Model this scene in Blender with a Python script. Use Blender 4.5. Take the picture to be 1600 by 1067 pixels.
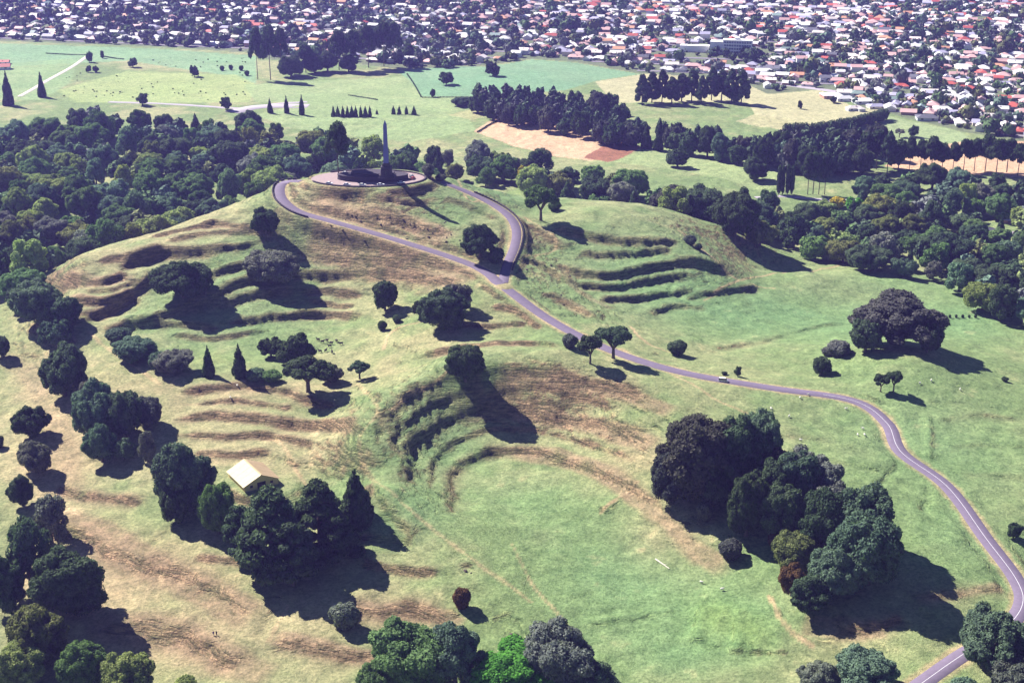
import bpy, bmesh, math, random
import numpy as np
from mathutils import Vector, Matrix

# ---------------------------------------------------------------- camera, sky, sun, exposure
scene = bpy.context.scene
for o in list(bpy.data.objects): bpy.data.objects.remove(o)
col = scene.collection
R = math.radians

cam_data = bpy.data.cameras.new('camera')
cam_data.sensor_width = 36.0
cam_data.lens = 49.455
cam_data.clip_start = 1.0
cam_data.clip_end = 30000.0
cam = bpy.data.objects.new('camera', cam_data)
cam.location = (0, 0, 260.0)
cam.rotation_euler = (R(90 - 20.3), 0, 0)
col.objects.link(cam)
scene.camera = cam

SUN_EL = R(41.5)
SUN_DIR = Vector((-0.76, 0.65, 0)).normalized()          # horizontal direction towards the sun
to_sun = Vector((SUN_DIR.x * math.cos(SUN_EL), SUN_DIR.y * math.cos(SUN_EL), math.sin(SUN_EL)))
world = bpy.data.worlds.new('World')
scene.world = world
world.use_nodes = True
wn = world.node_tree
wn.nodes.clear()
sky = wn.nodes.new('ShaderNodeTexSky')
sky.sky_type = 'NISHITA'
sky.sun_disc = False
sky.sun_elevation = SUN_EL
sky.sun_rotation = math.atan2(SUN_DIR.x, SUN_DIR.y)
sky.altitude = 250
sky.air_density = 0.6
sky.dust_density = 0.1
sky.ozone_density = 5.0
bg = wn.nodes.new('ShaderNodeBackground')
bg.inputs['Strength'].default_value = 0.05
wo = wn.nodes.new('ShaderNodeOutputWorld')
wn.links.new(sky.outputs[0], bg.inputs[0])
wn.links.new(bg.outputs[0], wo.inputs[0])

sun_data = bpy.data.lights.new('sun', 'SUN')
sun_data.energy = 5.0
sun_data.angle = R(0.5)
sun_data.color = (1.0, 0.955, 0.87)
sun = bpy.data.objects.new('sun', sun_data)
sun.rotation_euler = to_sun.to_track_quat('Z', 'Y').to_euler()
sun.location = (-300, 900, 600)
col.objects.link(sun)

scene.view_settings.view_transform = 'Standard'
scene.view_settings.look = 'None'
scene.view_settings.gamma = 1.0
scene.view_settings.use_curve_mapping = False
scene.view_settings.exposure = 1.38
scene.render.engine = 'CYCLES'
scene.render.resolution_x = 1024
scene.render.resolution_y = 682
scene.cycles.max_bounces = 5
scene.cycles.diffuse_bounces = 2
scene.cycles.volume_bounces = 0
scene.cycles.transparent_max_bounces = 6

# ---------------------------------------------------------------- survey data (metres; x across, y away from the lookout, z up)
CTRL = [
    (-73.4,809.1,62.4), (-95.1,801.3,62.4), (-56.2,804.4,62.4), (-73.4,786.5,62.0), (-77.6,836.7,62.4), (-125.3,816.0,59.6), (-137.0,809.6,57.7), (-124.2,779.2,53.0),
    (-108.4,768.9,50.1), (-63.5,746.6,43.4), (-20.6,720.4,36.8), (-3.3,693.5,33.0), (19.1,659.8,27.3), (45.7,626.7,24.4), (76.6,602.4,22.5), (115.9,589.9,19.7),
    (151.9,581.7,16.8), (162.7,561.1,15.0), (162.3,532.3,13.0), (173.7,506.4,11.0), (177.6,469.2,8.0), (177.0,426.0,5.0), (130.2,381.8,3.0), (-87.9,782.6,55.8),
    (-55.0,782.7,53.9), (-36.2,769.0,48.2), (-28.2,744.9,43.9), (-3.4,722.0,36.3), (2.9,759.5,41.6), (-1.8,786.3,47.2), (-22.6,807.8,53.9), (-41.8,816.0,59.6),
    (-150.1,803.2,53.9), (-167.3,793.5,49.2), (-184.6,785.6,44.4), (-200.5,773.4,40.6), (-216.9,764.9,37.8), (-233.0,756.8,34.9), (-242.5,732.9,31.1), (-234.5,698.1,24.4),
    (-222.4,676.9,17.8), (-124.1,747.6,34.0), (-87.4,733.4,27.3), (-51.5,719.0,28.2), (-157.6,738.1,36.8), (-173.4,727.4,29.2), (-200.3,724.4,30.2), (-207.5,696.1,21.6),
    (-179.1,688.6,20.6), (-151.4,700.9,23.5), (-118.9,708.0,21.1), (-80.5,696.8,17.8), (-160.0,659.0,14.0), (-129.6,668.3,14.0), (-97.0,667.0,14.5), (-76.2,653.9,15.9),
    (-176.8,663.1,15.9), (-201.7,660.6,16.8), (-178.9,625.9,15.0), (-149.9,612.3,15.4), (-118.4,603.2,15.9), (-93.4,593.8,15.9), (-71.4,607.1,15.9), (-64.6,667.3,17.8),
    (-48.7,673.3,22.5), (-31.4,649.0,24.4), (-12.8,665.2,25.4), (0.0,637.3,25.4), (-36.0,616.4,23.5), (-52.2,591.4,20.6), (-60.5,556.0,20.2), (-45.5,579.7,25.4),
    (-23.1,590.7,28.7), (0.0,598.7,28.7), (17.4,595.5,27.8), (51.4,582.0,24.4), (67.1,566.7,21.6), (70.2,543.2,16.8), (-31.3,576.4,14.5), (-2.9,579.8,13.0),
    (28.3,572.6,13.0), (49.4,551.8,13.0), (-37.9,539.9,6.5), (-11.1,557.2,4.5), (-23.3,510.6,3.2), (13.8,552.8,5.0), (39.8,527.5,6.5), (53.5,503.1,7.0), (13.2,524.3,2.2),
    (24.4,477.1,1.0), (34.1,435.5,-2.0), (42.0,394.8,-4.0), (0.0,502.7,1.5), (11.8,454.6,0.0), (21.9,416.3,-3.0), (67.3,468.5,3.0), (70.9,440.1,0.5), (72.0,414.7,-2.0),
    (92.6,447.6,4.0), (81.1,502.3,13.0), (99.4,491.1,13.0), (120.0,482.3,12.0), (136.9,460.6,10.0), (119.4,424.8,7.0), (100.9,418.9,3.0), (145.0,429.1,7.0),
    (125.8,396.1,2.5), (157.9,405.2,4.0), (105.4,397.7,-1.0), (97.9,566.3,18.8), (122.2,532.4,15.9), (149.8,514.0,13.0), (156.8,464.6,10.5), (-61.1,532.4,15.9),
    (-50.4,498.7,12.0), (-36.6,478.1,6.0), (-18.7,454.0,3.0), (0.0,432.2,0.0), (13.0,412.3,-3.0), (-150.4,585.7,10.5), (-114.2,577.2,11.0), (-84.8,570.1,11.0),
    (-138.0,552.9,6.5), (-106.9,531.7,4.5), (-86.7,541.0,6.0), (-68.5,523.5,5.5), (-127.7,502.7,1.5), (-99.6,487.5,1.0), (-73.3,477.1,1.0), (-47.0,454.6,0.0),
    (-174.0,530.8,-1.0), (-149.0,484.5,-3.0), (-119.1,460.7,-3.5), (-91.2,436.2,-5.0), (-68.1,434.5,-4.0), (-40.4,427.7,-5.0), (-137.8,439.5,-7.0), (-168.3,465.1,-6.0),
    (-166.5,427.4,-10.0), (-130.4,409.1,-11.0), (-97.1,406.0,-9.0), (-64.5,404.5,-8.0), (-21.6,406.8,-7.0), (-236.8,656.8,8.0), (-227.6,616.4,4.0), (-208.6,564.9,1.0),
    (-203.8,522.9,-3.0), (-188.2,562.7,2.0), (-214.2,646.4,12.0), (-165.5,575.8,8.5), (-260.0,688.8,10.0), (-201.6,491.9,-7.0), (-245.3,571.4,-2.0), (-209.1,470.3,-9.0),
    (11.4,810.9,40.6), (37.9,808.2,42.5), (60.4,803.7,40.6), (79.1,800.5,36.8), (97.1,790.8,30.6), (113.9,773.6,23.0), (128.1,766.4,13.0), (144.0,749.8,7.0),
    (21.4,750.7,33.0), (49.6,743.6,27.8), (74.3,741.2,21.1), (99.1,738.7,14.5), (34.0,708.7,24.4), (60.4,696.8,17.8), (85.3,677.8,14.0), (119.1,704.3,8.0),
    (152.4,699.8,6.0), (112.5,641.2,14.0), (145.9,621.7,15.0), (153.5,629.4,16.8), (178.9,634.2,20.6), (198.8,628.1,20.6), (176.4,600.4,20.2), (216.7,615.2,15.9),
    (235.5,598.6,13.0), (199.3,576.4,14.5), (216.8,543.1,11.0), (195.3,509.5,9.5), (206.1,481.4,7.0), (171.9,681.9,9.0), (219.2,674.4,10.0), (249.6,675.8,6.0),
    (173.8,810.0,3.0), (203.8,773.3,3.0), (234.5,750.4,3.0), (260.1,728.7,3.0), (274.2,708.1,3.0), (146.0,806.9,8.0), (275.3,664.6,5.0), (258.1,579.5,10.0),
    (209.1,449.4,3.0), (-72.0,879.0,40.599999999999994), (-72.0,914.0,19.7), (-72.0,940.0,7.0), (-10.0,894.0,29.2), (10.0,924.0,14.95), (-140.0,874.0,33.0),
    (-150.0,900.0,12.0), (-205.0,819.0,23.5), (-215.0,845.0,9.0), (-260.0,784.0,15.9), (-290.0,800.0,6.0), (-320.0,740.0,6.0), (-250.0,719.0,15.9), (-300.0,690.0,8.0),
    (-310.0,620.0,4.0), (40.0,894.0,27.299999999999997), (50.0,920.0,10.0), (95.0,884.0,23.5), (100.0,905.0,8.0), (140.0,864.0,15.9), (150.0,880.0,5.0), (175.0,800.0,9.0),
    (200.0,820.0,3.0), (30.0,859.0,36.8), (120.0,1000.0,2.0), (0.0,1000.0,2.0), (-150.0,1000.0,2.0), (-300.0,950.0,3.0), (-420.0,850.0,3.0), (-450.0,700.0,2.0),
    (-420.0,560.0,-1.0), (-350.0,480.0,-6.0), (-300.0,380.0,-12.0), (-150.0,330.0,-12.0), (0.0,320.0,-8.0), (150.0,320.0,-2.0), (300.0,340.0,0.0), (420.0,450.0,2.0),
    (450.0,600.0,3.0), (450.0,800.0,2.0), (330.0,900.0,2.0), (300.0,1020.0,1.0), (-420.0,1050.0,2.0), (0.0,1200.0,0.0), (400.0,1200.0,0.0), (-400.0,1200.0,0.0),
    (620.0,700.0,0.0), (-620.0,700.0,0.0), (620.0,1000.0,0.0), (-620.0,1000.0,0.0), (-600.0,400.0,-6.0), (600.0,400.0,0.0), (0.0,230.0,-6.0), (-300.0,230.0,-8.0),
    (300.0,230.0,-2.0),
]
SCARPS = [
    (3.0,5,[(-214.9,728.2),(-197.4,743.7),(-165.5,743.1),(-138.9,753.2)]), (3.4,5,[(-221.4,679.8),(-210.9,696.6),(-196.7,715.2),(-187.5,732.5)]),
    (3.2,5,[(-209.8,666.6),(-189.9,678.6),(-167.6,697.6),(-144.0,717.1),(-125.8,733.0)]), (3.2,4.5,[(-157.9,699.5),(-129.8,713.2),(-103.6,721.8),(-78.7,714.0)]),
    (2.8,4,[(-148.2,682.1),(-120.2,692.7),(-93.8,695.5),(-76.2,686.8)]), (2.0,4,[(-115.2,732.2),(-83.8,732.6),(-55.1,721.5),(-26.9,702.1)]),
    (1.6,4,[(-109.7,745.9),(-80.7,738.4),(-51.9,727.3)]), (2.2,5,[(-116.9,780.0),(-86.8,770.6),(-57.3,760.4),(-35.2,745.8)]),
    (1.6,4,[(-122.0,791.3),(-95.6,786.2),(-65.7,780.4),(-44.2,786.7)]), (1.8,4,[(-40.8,793.5),(-24.0,788.4),(-9.1,775.1)]),
    (2.6,4,[(-243.9,727.7),(-222.0,714.9),(-205.3,723.8)]), (2.6,4,[(-233.8,698.8),(-214.5,697.9),(-199.0,710.5)]), (1.8,4,[(-227.1,735.4),(-205.2,739.0),(-191.0,746.9)]),
    (1.8,4,[(-178.1,772.4),(-151.1,763.8),(-129.2,760.7)]), (1.6,4,[(-194.3,753.9),(-172.0,759.7),(-143.4,760.1)]),
    (2.0,4,[(-48.6,622.3),(-30.3,623.8),(-12.1,622.7),(9.1,622.7),(23.8,613.1)]), (1.6,3.5,[(-35.2,662.7),(-12.7,658.1),(9.6,659.8)]),
    (1.4,3,[(-13.0,677.9),(3.2,669.9),(15.7,648.8)]), (1.7,5,[(-56.8,528.0),(-54.9,554.0),(-42.6,577.1),(-25.9,587.8),(-2.9,593.9),(20.2,590.3),(45.7,582.2),(66.8,564.2)]),
    (1.0,3,[(-52.1,525.4),(-47.9,551.2),(-34.1,575.6),(-17.2,582.7),(5.8,586.9),(28.6,582.3),(51.9,568.3)]),
    (1.9,5,[(-42.8,505.0),(-42.0,542.6),(-28.2,569.8),(-5.7,577.2),(17.0,573.0),(41.7,560.2),(61.7,537.8)]),
    (1.0,3,[(-34.5,505.3),(-32.0,542.2),(-20.4,562.5),(0.0,568.4),(19.6,563.4),(40.9,546.3),(55.5,526.8)]),
    (1.7,4.5,[(-24.9,488.5),(-25.0,529.2),(-13.8,552.1),(2.8,554.1),(27.1,540.6),(46.7,514.2),(60.9,488.6)]),
    (1.6,4,[(-157.6,599.0),(-132.9,601.3),(-105.5,596.4),(-74.1,577.4)]), (2.6,4,[(-153.2,574.5),(-131.4,577.3),(-105.0,573.0),(-78.1,562.9),(-60.5,539.9)]),
    (2.0,3.4,[(-148.9,562.2),(-125.7,561.6),(-103.3,561.3),(-82.1,549.6)]), (1.9,3.4,[(-136.7,547.0),(-117.6,546.9),(-102.6,547.8)]),
    (1.3,3.2,[(-145.5,590.3),(-121.7,587.7),(-94.6,580.4)]), (2.8,10,[(-192.6,512.5),(-181.5,501.4),(-154.0,484.4),(-129.7,465.1),(-104.0,443.6),(-87.7,428.7)]),
    (2.6,8,[(-150.1,433.5),(-128.6,429.2),(-111.5,423.1),(-88.7,407.7)]), (1.6,3.5,[(-121.4,472.2),(-106.2,468.6),(-91.0,463.8)]),
    (2.2,6,[(-61.8,438.8),(-40.9,435.0),(-20.1,425.2)]), (2.3,6,[(-83.5,423.1),(-61.6,416.7),(-43.5,410.6)]), (1.4,3,[(-57.2,462.5),(-42.5,457.2),(-25.7,452.6)]),
    (1.4,3,[(-59.9,478.0),(-48.6,475.1),(-36.3,473.1)]), (1.6,4,[(-193.3,532.5),(-171.5,521.7),(-147.7,511.2)]),
    (2.6,5,[(22.1,781.8),(31.3,780.5),(51.3,775.1),(73.4,775.8),(98.6,787.3)]), (2.4,4,[(35.9,757.2),(52.2,759.2),(72.8,768.3),(93.8,777.0)]),
    (3.0,5,[(22.9,741.6),(45.6,736.2),(71.4,749.4),(94.4,763.9),(119.3,771.0),(128.8,771.8)]), (2.4,4,[(31.1,722.5),(52.1,726.4),(74.4,741.9),(104.8,758.3)]),
    (2.2,4,[(44.1,706.3),(58.3,715.3),(84.0,730.3),(103.0,742.1)]), (2.0,4,[(94.4,728.2),(118.4,749.3),(143.4,768.9)]), (1.6,4,[(70.8,700.1),(89.9,719.5),(107.7,722.1)]),
    (1.8,4,[(5.5,779.4),(18.2,771.5),(28.8,758.9)]), (1.8,4,[(4.2,737.5),(17.5,735.0),(30.9,717.3)]), (1.8,4,[(16.8,700.2),(29.9,691.1),(42.1,671.2)]),
    (1.1,5,[(138.9,423.1),(156.3,429.8),(176.4,436.0)]), (1.6,4,[(108.3,412.6),(120.5,409.9),(134.8,415.7)]), (0.5,3,[(183.8,561.8),(205.9,570.1),(226.3,571.3)]),
    (0.45,3,[(183.1,539.5),(200.8,544.2),(218.9,541.5)]), (0.45,3,[(93.3,535.2),(113.2,542.1),(134.2,538.9)]), (0.45,3,[(122.7,521.2),(137.9,518.9),(150.2,515.6)]),
    (0.4,3,[(181.6,515.7),(198.2,519.0),(212.7,515.5)]), (1.0,4,[(95.2,652.7),(132.0,680.7),(165.6,713.9),(184.2,720.1)]),
    (1.2,3,[(-73.2,784.7),(-59.0,789.1),(-49.0,796.1)]), (2.4,4,[(-175.9,722.0),(-155.8,726.7),(-133.5,739.0)]), (2.2,4,[(-137.9,721.8),(-115.2,732.2),(-94.0,729.4)]),
    (2.0,4,[(-202.2,675.2),(-184.0,681.1),(-164.3,680.6),(-147.1,676.2)]), (1.8,3.5,[(-125.5,706.8),(-102.3,710.5),(-81.1,702.8)]),
    (1.6,3.5,[(-227.0,707.8),(-210.6,709.5),(-199.3,719.4)]), (1.4,3,[(-205.5,763.3),(-184.5,767.7),(-163.4,772.3)]), (1.4,3,[(-175.3,670.6),(-149.0,668.5),(-125.1,680.9)]),
    (1.6,4,[(-62.1,512.8),(-49.8,491.4),(-36.4,473.8)]),
]
RIBS = [
    (-49.4,554.1,16.5,20.7,1.2), (-39.7,527.4,11.9,20.5,1.2), (-18.1,511.7,14.2,17.3,1.0), (0.0,416.7,6.6,9.6,1.0), (20.7,723.8,19.0,26.6,1.0), (42.6,681.0,14.8,20.0,1.0),
    (71.8,754.8,39.5,32.5,0.8), (-34.3,582.4,22.9,15.1,0.8), (-167.4,696.2,53.6,35.3,0.7), (-57.5,764.3,39.5,22.6,1.0), (28.8,586.7,31.7,11.3,0.6),
    (28.0,564.8,30.8,11.6,0.6), (-52.9,417.7,19.8,6.9,0.6), (-131.3,461.7,35.8,16.5,0.5), (151.6,429.0,15.6,6.1,0.8), (14.5,768.0,10.9,21.9,0.8), (-36.0,429.0,18.0,5.7,0.7),
]
RIDGES = [
    (0.9,1.6,[(-70.8,601.1),(-55.9,567.2),(-59.9,548.6)]), (0.8,1.2,[(183.6,573.7),(178.3,549.8),(171.7,525.8)]), (-0.9,1.6,[(157.5,484.5),(167.1,505.7),(174.7,519.4)]),
    (-0.9,1.4,[(144.1,501.5),(156.5,519.9),(161.2,528.1)]), (-0.8,1.6,[(-87.7,421.9),(-85.4,435.8),(-84.8,447.1)]),
    (-0.8,1.6,[(-140.4,474.8),(-138.7,483.4),(-134.1,490.9),(-132.3,500.2)]), (1.0,2,[(35.5,499.1),(43.8,509.4),(50.9,518.6)]),
    (1.2,2.2,[(69.1,434.6),(65.6,424.5),(63.1,412.9)]), (1.2,2.2,[(74.5,433.3),(71.9,422.0),(68.6,408.9)]), (1.2,2.2,[(79.8,430.8),(78.1,419.1),(75.0,405.0)]),
    (1.1,2.2,[(84.6,426.2),(84.2,416.1),(82.5,405.2)]), (1.0,2.2,[(89.6,422.6),(90.2,413.4),(89.7,403.7)]), (-0.9,2,[(-4.5,429.7),(0.0,419.9),(0.0,410.1)]),
    (-0.8,1.5,[(-16.3,450.7),(-17.0,457.6)]), (0.8,2,[(-100.7,562.3),(-94.5,548.3),(-90.0,535.6)]), (0.9,1.6,[(23.4,425.4),(42.7,429.9),(58.7,432.4)]),
]
PADS = [
    (-84.8,810.7,36.0,22.0,0.0,62.4,7.0), (-103.0,525.0,17.0,12.0,-1.0,5.2,8.0),
]
ROADS = [
    
    (2.9,[(-125.0,813.7,60.2),(-134.1,816.0,59.2),(-136.5,806.5,57.7),(-132.3,789.9,55.0),(-120.7,775.0,51.8),(-100.6,764.2,49.1),(-63.5,746.6,43.5),(-20.6,720.4,36.8),(-3.3,693.5,33.0),(19.1,659.8,27.3),(45.7,626.7,24.4),(76.6,602.4,22.5),(115.9,589.9,19.7),(151.9,581.7,16.9),(162.7,561.1,14.9),(162.5,534.9,13.0),(173.7,506.4,11.0),(177.6,469.2,8.0),(180.3,442.2,5.8),(177.0,426.0,5.0),(165.0,410.8,4.2),(146.8,396.6,3.4),(130.2,381.8,3.0),(114.6,367.9,2.4)]),
    (2.5,[(-4.7,699.8,33.8),(-2.8,722.9,36.0),(1.4,747.0,39.6),(2.5,766.0,43.5),(-1.5,782.1,47.2),(-12.0,798.3,50.6),(-26.4,808.6,54.9),(-41.7,814.4,59.6)]),
]
SUMMIT = (-84.8, 810.7, 62.4)
OBELISK = (-73.1, 801.9, 65.3)
DRY = [
    (-193.4,582.5,43.3,61.4,0.65), (-123.7,550.6,44.0,29.9,0.35), (-114.4,437.7,59.5,36.8,0.6), (-168.5,465.6,28.9,45.2,0.6), (-118.4,603.2,59.2,23.8,0.35),
    (-145.3,469.3,33.9,22.6,0.8), (-123.4,425.4,33.7,15.9,0.75), (-196.7,553.2,16.6,45.7,0.8), (-230.2,635.2,18.7,39.3,0.7), (-227.2,722.1,24.1,44.0,0.6),
    (-182.1,774.2,36.4,22.7,0.5), (-97.6,541.4,24.4,14.4,0.55), (-45.4,434.8,25.0,11.4,0.5), (-110.7,790.8,22.1,22.4,0.9), (-34.3,643.6,18.7,26.8,0.6),
    (28.6,581.4,34.3,11.1,0.35), (53.9,539.5,16.2,24.0,0.6), (64.2,484.6,19.8,23.8,0.7), (42.5,529.4,15.9,13.8,0.5), (-13.7,717.8,13.7,17.0,0.5),
    (-55.7,733.2,31.3,26.8,0.35), (-87.1,773.4,29.0,20.9,0.5), (112.6,412.9,10.8,7.8,0.7), (-9.6,664.7,19.2,17.9,0.45), (-60.2,615.5,12.0,18.3,0.5),
    (-117.1,488.0,10.0,8.0,0.5), (190.3,631.0,18.4,8.0,0.4), (-257.9,703.4,13.6,24.0,0.6), (-35.9,466.6,14.4,11.1,0.3), (-111.9,599.1,26.5,7.0,0.4),
    (267.7,826.9,31.5,12.3,0.5), (217.0,863.1,24.6,10.8,0.4),
]
BRIGHT = [
    (71.3,425.7,10.0,12.8,0.7), (83.1,416.4,6.6,9.3,0.7), (9.5,1015.3,14.2,17.1,0.5), (-146.4,639.3,12.5,9.9,0.4), (232.8,912.7,17.2,11.9,0.9),
    (-366.6,1465.7,40.0,29.0,0.5),
]
LUSH = [
    (47.1,455.7,37.7,42.3,0.95), (77.5,422.9,15.5,15.9,1.2), (5.2,513.6,23.4,25.7,0.5), (-28.5,578.5,22.8,32.7,0.6), (157.2,724.2,76.8,47.6,1.0), (71.2,746.3,53.4,52.5,0.6),
    (-158.5,702.6,50.6,47.9,0.7), (175.7,542.6,46.0,55.6,0.7), (-40.9,545.9,24.5,34.0,0.5), (246.2,729.2,28.1,32.9,0.8), (-125.5,759.4,21.5,24.3,0.4),
    (-11.7,836.5,23.4,23.5,0.7), (-39.7,488.1,14.9,24.2,0.7), (96.5,472.7,9.7,23.2,0.6), (165.6,461.8,23.7,30.8,0.6), (56.1,408.2,25.9,17.8,0.6),
    (-107.0,754.1,28.5,28.5,0.4), (228.0,795.8,45.6,28.5,0.5), (-29.6,789.0,18.5,26.9,0.5),
]
TRACKS = [
    (0.7,0.6,[(-70.8,601.1),(-57.9,558.3),(-64.3,537.9),(-50.9,504.8),(-29.3,478.3),(-9.4,454.8),(6.8,437.0)]),
    (0.7,0.65,[(0.0,474.1),(7.0,449.4),(14.7,433.3),(20.9,419.5)]), (0.75,0.95,[(-62.6,644.5),(-61.1,664.5),(-48.4,668.8),(-35.6,671.9)]),
    (0.75,0.95,[(-52.6,560.1),(-42.6,577.8),(-28.9,590.4)]), (0.75,0.95,[(51.9,627.7),(60.1,616.6),(75.8,595.3),(90.4,573.2),(105.3,559.9)]),
    (0.75,0.95,[(60.0,671.3),(65.9,646.9),(80.2,633.4)]), (0.75,0.95,[(-84.3,421.3),(-81.7,433.8),(-80.4,440.8)]),
    (0.75,0.95,[(-103.4,561.8),(-97.6,550.8),(-91.4,535.8),(-84.1,521.1)]), (0.75,0.95,[(35.5,499.0),(43.7,508.7),(50.7,515.9)]),
    (0.75,0.95,[(3.3,687.2),(16.1,667.2),(31.3,645.7)]), (0.75,0.95,[(99.4,810.9),(108.7,792.1),(124.8,770.1),(150.9,769.3)]),
    (0.75,0.95,[(7.4,792.5),(25.3,765.2),(7.0,737.9)]), (0.75,0.95,[(-163.8,607.2),(-199.0,649.9),(-213.8,669.2)]), (0.75,0.95,[(105.7,734.0),(151.3,793.2),(212.5,843.7)]),
    (0.75,0.95,[(90.7,436.0),(94.0,416.9),(100.8,406.7)]), (0.75,0.95,[(-54.8,1072.6),(-30.5,818.1),(-15.0,803.0)]),
]
BANDS = [
    (6,0.85,[(-186.5,518.1),(-171.7,503.5),(-147.4,478.5),(-118.3,456.5),(-88.0,430.7)]),
    (6,0.75,[(-151.7,439.5),(-138.6,433.5),(-119.5,428.9),(-98.2,412.4),(-79.0,401.2)]), (3.2,0.85,[(-84.6,423.1),(-61.4,415.6),(-43.4,410.0)]),
    (2.8,0.8,[(-59.4,438.5),(-36.4,434.9),(-15.6,425.7)]), (1.6,0.7,[(-121.2,471.4),(-106.1,468.3),(-90.9,463.9)]),
    (3.2,0.85,[(-8.7,591.7),(20.2,587.9),(45.6,579.5),(71.7,557.8)]), (4.5,0.85,[(-2.8,575.8),(22.6,570.2),(44.1,554.2),(61.6,536.6)]),
    (4.5,0.8,[(-2.8,553.2),(19.1,547.1),(37.2,529.2),(53.2,500.0),(67.8,472.8),(79.3,451.2)]),
    (1.5,0.7,[(-153.5,575.8),(-131.6,578.2),(-104.9,572.6),(-78.0,561.9),(-61.9,541.2)]), (1.2,0.6,[(-149.1,563.3),(-125.8,561.8),(-100.4,560.7)]),
    (1.6,0.6,[(-136.8,547.4),(-117.6,546.9),(-101.4,548.5)]), (1.2,0.5,[(-151.2,589.4),(-121.8,588.4),(-98.1,584.9)]),
    (8,0.85,[(-117.4,783.7),(-86.9,771.0),(-57.3,760.9),(-31.7,744.9)]), (13,0.8,[(-118.2,758.2),(-84.7,744.7),(-52.0,729.0),(-16.8,705.4)]),
    (4,0.7,[(-245.9,731.4),(-222.3,716.2),(-201.4,721.9)]), (3.5,0.7,[(-236.8,705.4),(-214.0,696.8),(-199.5,712.0)]), (4,0.7,[(98.4,417.3),(112.5,412.0),(126.7,408.7)]),
    (6,0.5,[(-264.4,671.5),(-233.5,635.8),(-199.8,568.9),(-180.7,516.6)]), (2.5,0.6,[(-177.5,769.4),(-150.9,762.5),(-132.8,760.5)]),
    (4,0.6,[(-128.3,810.1),(-117.0,811.2),(-102.4,815.7)]), (2,0.5,[(-33.4,625.2),(-12.1,623.7),(9.1,623.0)]), (3,0.5,[(28.2,742.6),(34.2,715.9),(53.5,695.1)]),
    (2.5,0.55,[(139.3,424.7),(156.6,430.7),(174.5,437.0)]),
]
FIELDS = [
    
    ((0.125,0.15,0.095),0.85,[(-882.4,1783.9),(-641.8,1783.9),(-431.2,1741.3),(-306.7,1700.7),(-283.5,1652.3),(-175.3,1615.5),(-114.4,1580.1),(-71.2,1571.5),(-29.1,1606.5),(22.4,1657.0),(73.8,1633.7),(141.2,1558.8),(241.6,1521.7),(260.6,1430.4),(325.3,1459.7),(339.1,1361.9),(399.6,1241.8),(447.9,1183.8),(545.0,1064.9),(1698.2,3521.9),(1235.1,3521.9),(0.0,3521.9),(-1235.1,3521.9),(-1698.2,3521.9)]),
    ((0.2,0.335,0.19),0.8,[(-793.0,1762.4),(-634.4,1762.4),(-427.6,1725.9),(-303.3,1681.0),(-272.1,1497.9),(-332.7,1563.0),(-444.1,1638.3),(-576.7,1593.2),(-711.6,1571.5)]),
    ((0.3,0.37,0.155),0.8,[(-469.1,1452.3),(-427.0,1571.5),(-302.1,1550.4),(-270.7,1490.1),(-258.6,1381.8),(-376.7,1375.1),(-428.9,1381.8)]),
    ((0.23,0.34,0.165),0.7,[(-643.8,1580.1),(-507.3,1652.3),(-467.0,1490.1),(-472.1,1398.8),(-574.1,1398.8)]),
    ((0.26,0.345,0.165),0.75,[(-284.3,1490.1),(-165.7,1521.7),(-111.6,1538.0),(-35.5,1416.2),(-38.4,1287.4),(-31.5,1244.6),(-88.4,1199.1),(-202.3,1258.5),(-241.3,1317.5),(-201.8,1381.8),(-252.3,1381.8)]),
    ((0.165,0.305,0.185),0.8,[(-128.1,1571.5),(-100.9,1593.2),(-28.9,1597.6),(22.4,1652.3),(73.6,1629.1),(140.9,1554.6),(89.1,1509.7),(52.9,1452.3),(-38.7,1416.2),(-90.3,1416.2),(-109.6,1509.7)]),
    ((0.41,0.385,0.235),0.9,[(88.9,1505.7),(148.3,1558.8),(241.6,1521.7),(260.6,1430.4),(317.1,1452.3),(334.5,1355.4),(362.2,1342.5),(292.1,1272.8),(229.2,1317.5),(233.3,1381.8),(100.9,1381.8)]),
    ((0.55,0.37,0.245),0.95,[(-34.3,1241.8),(-15.0,1305.3),(23.6,1287.4),(89.1,1209.5),(101.8,1194.0),(65.2,1126.0),(31.8,1147.1),(0.0,1181.3)]),
    ((0.26,0.115,0.075),0.95,[(59.1,1140.0),(86.4,1201.7),(109.0,1181.3),(102.1,1149.5),(77.6,1116.9)]),
    ((0.27,0.335,0.16),0.75,[(81.3,1116.9),(110.5,1173.8),(152.3,1178.8),(207.0,1116.9),(209.3,1044.5),(186.5,1024.8),(162.0,1054.6),(131.2,1086.0)]),
    ((0.27,0.34,0.18),0.8,[(321.5,1244.6),(353.2,1311.4),(398.8,1239.1),(397.9,1199.1),(327.7,1183.8)]),
    ((0.56,0.36,0.24),0.95,[(296.9,1103.5),(334.0,1166.4),(386.9,1199.1),(453.2,1199.1),(414.7,1060.7),(341.8,1081.7)]),
    ((0.38,0.35,0.185),0.6,[(-60.3,1317.5),(-34.1,1355.4),(-24.1,1317.5),(-35.6,1293.3)]),
    ((0.4,0.37,0.22),0.8,[(206.6,1287.4),(230.2,1323.7),(291.5,1269.9),(251.7,1244.6)]),
]
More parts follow.
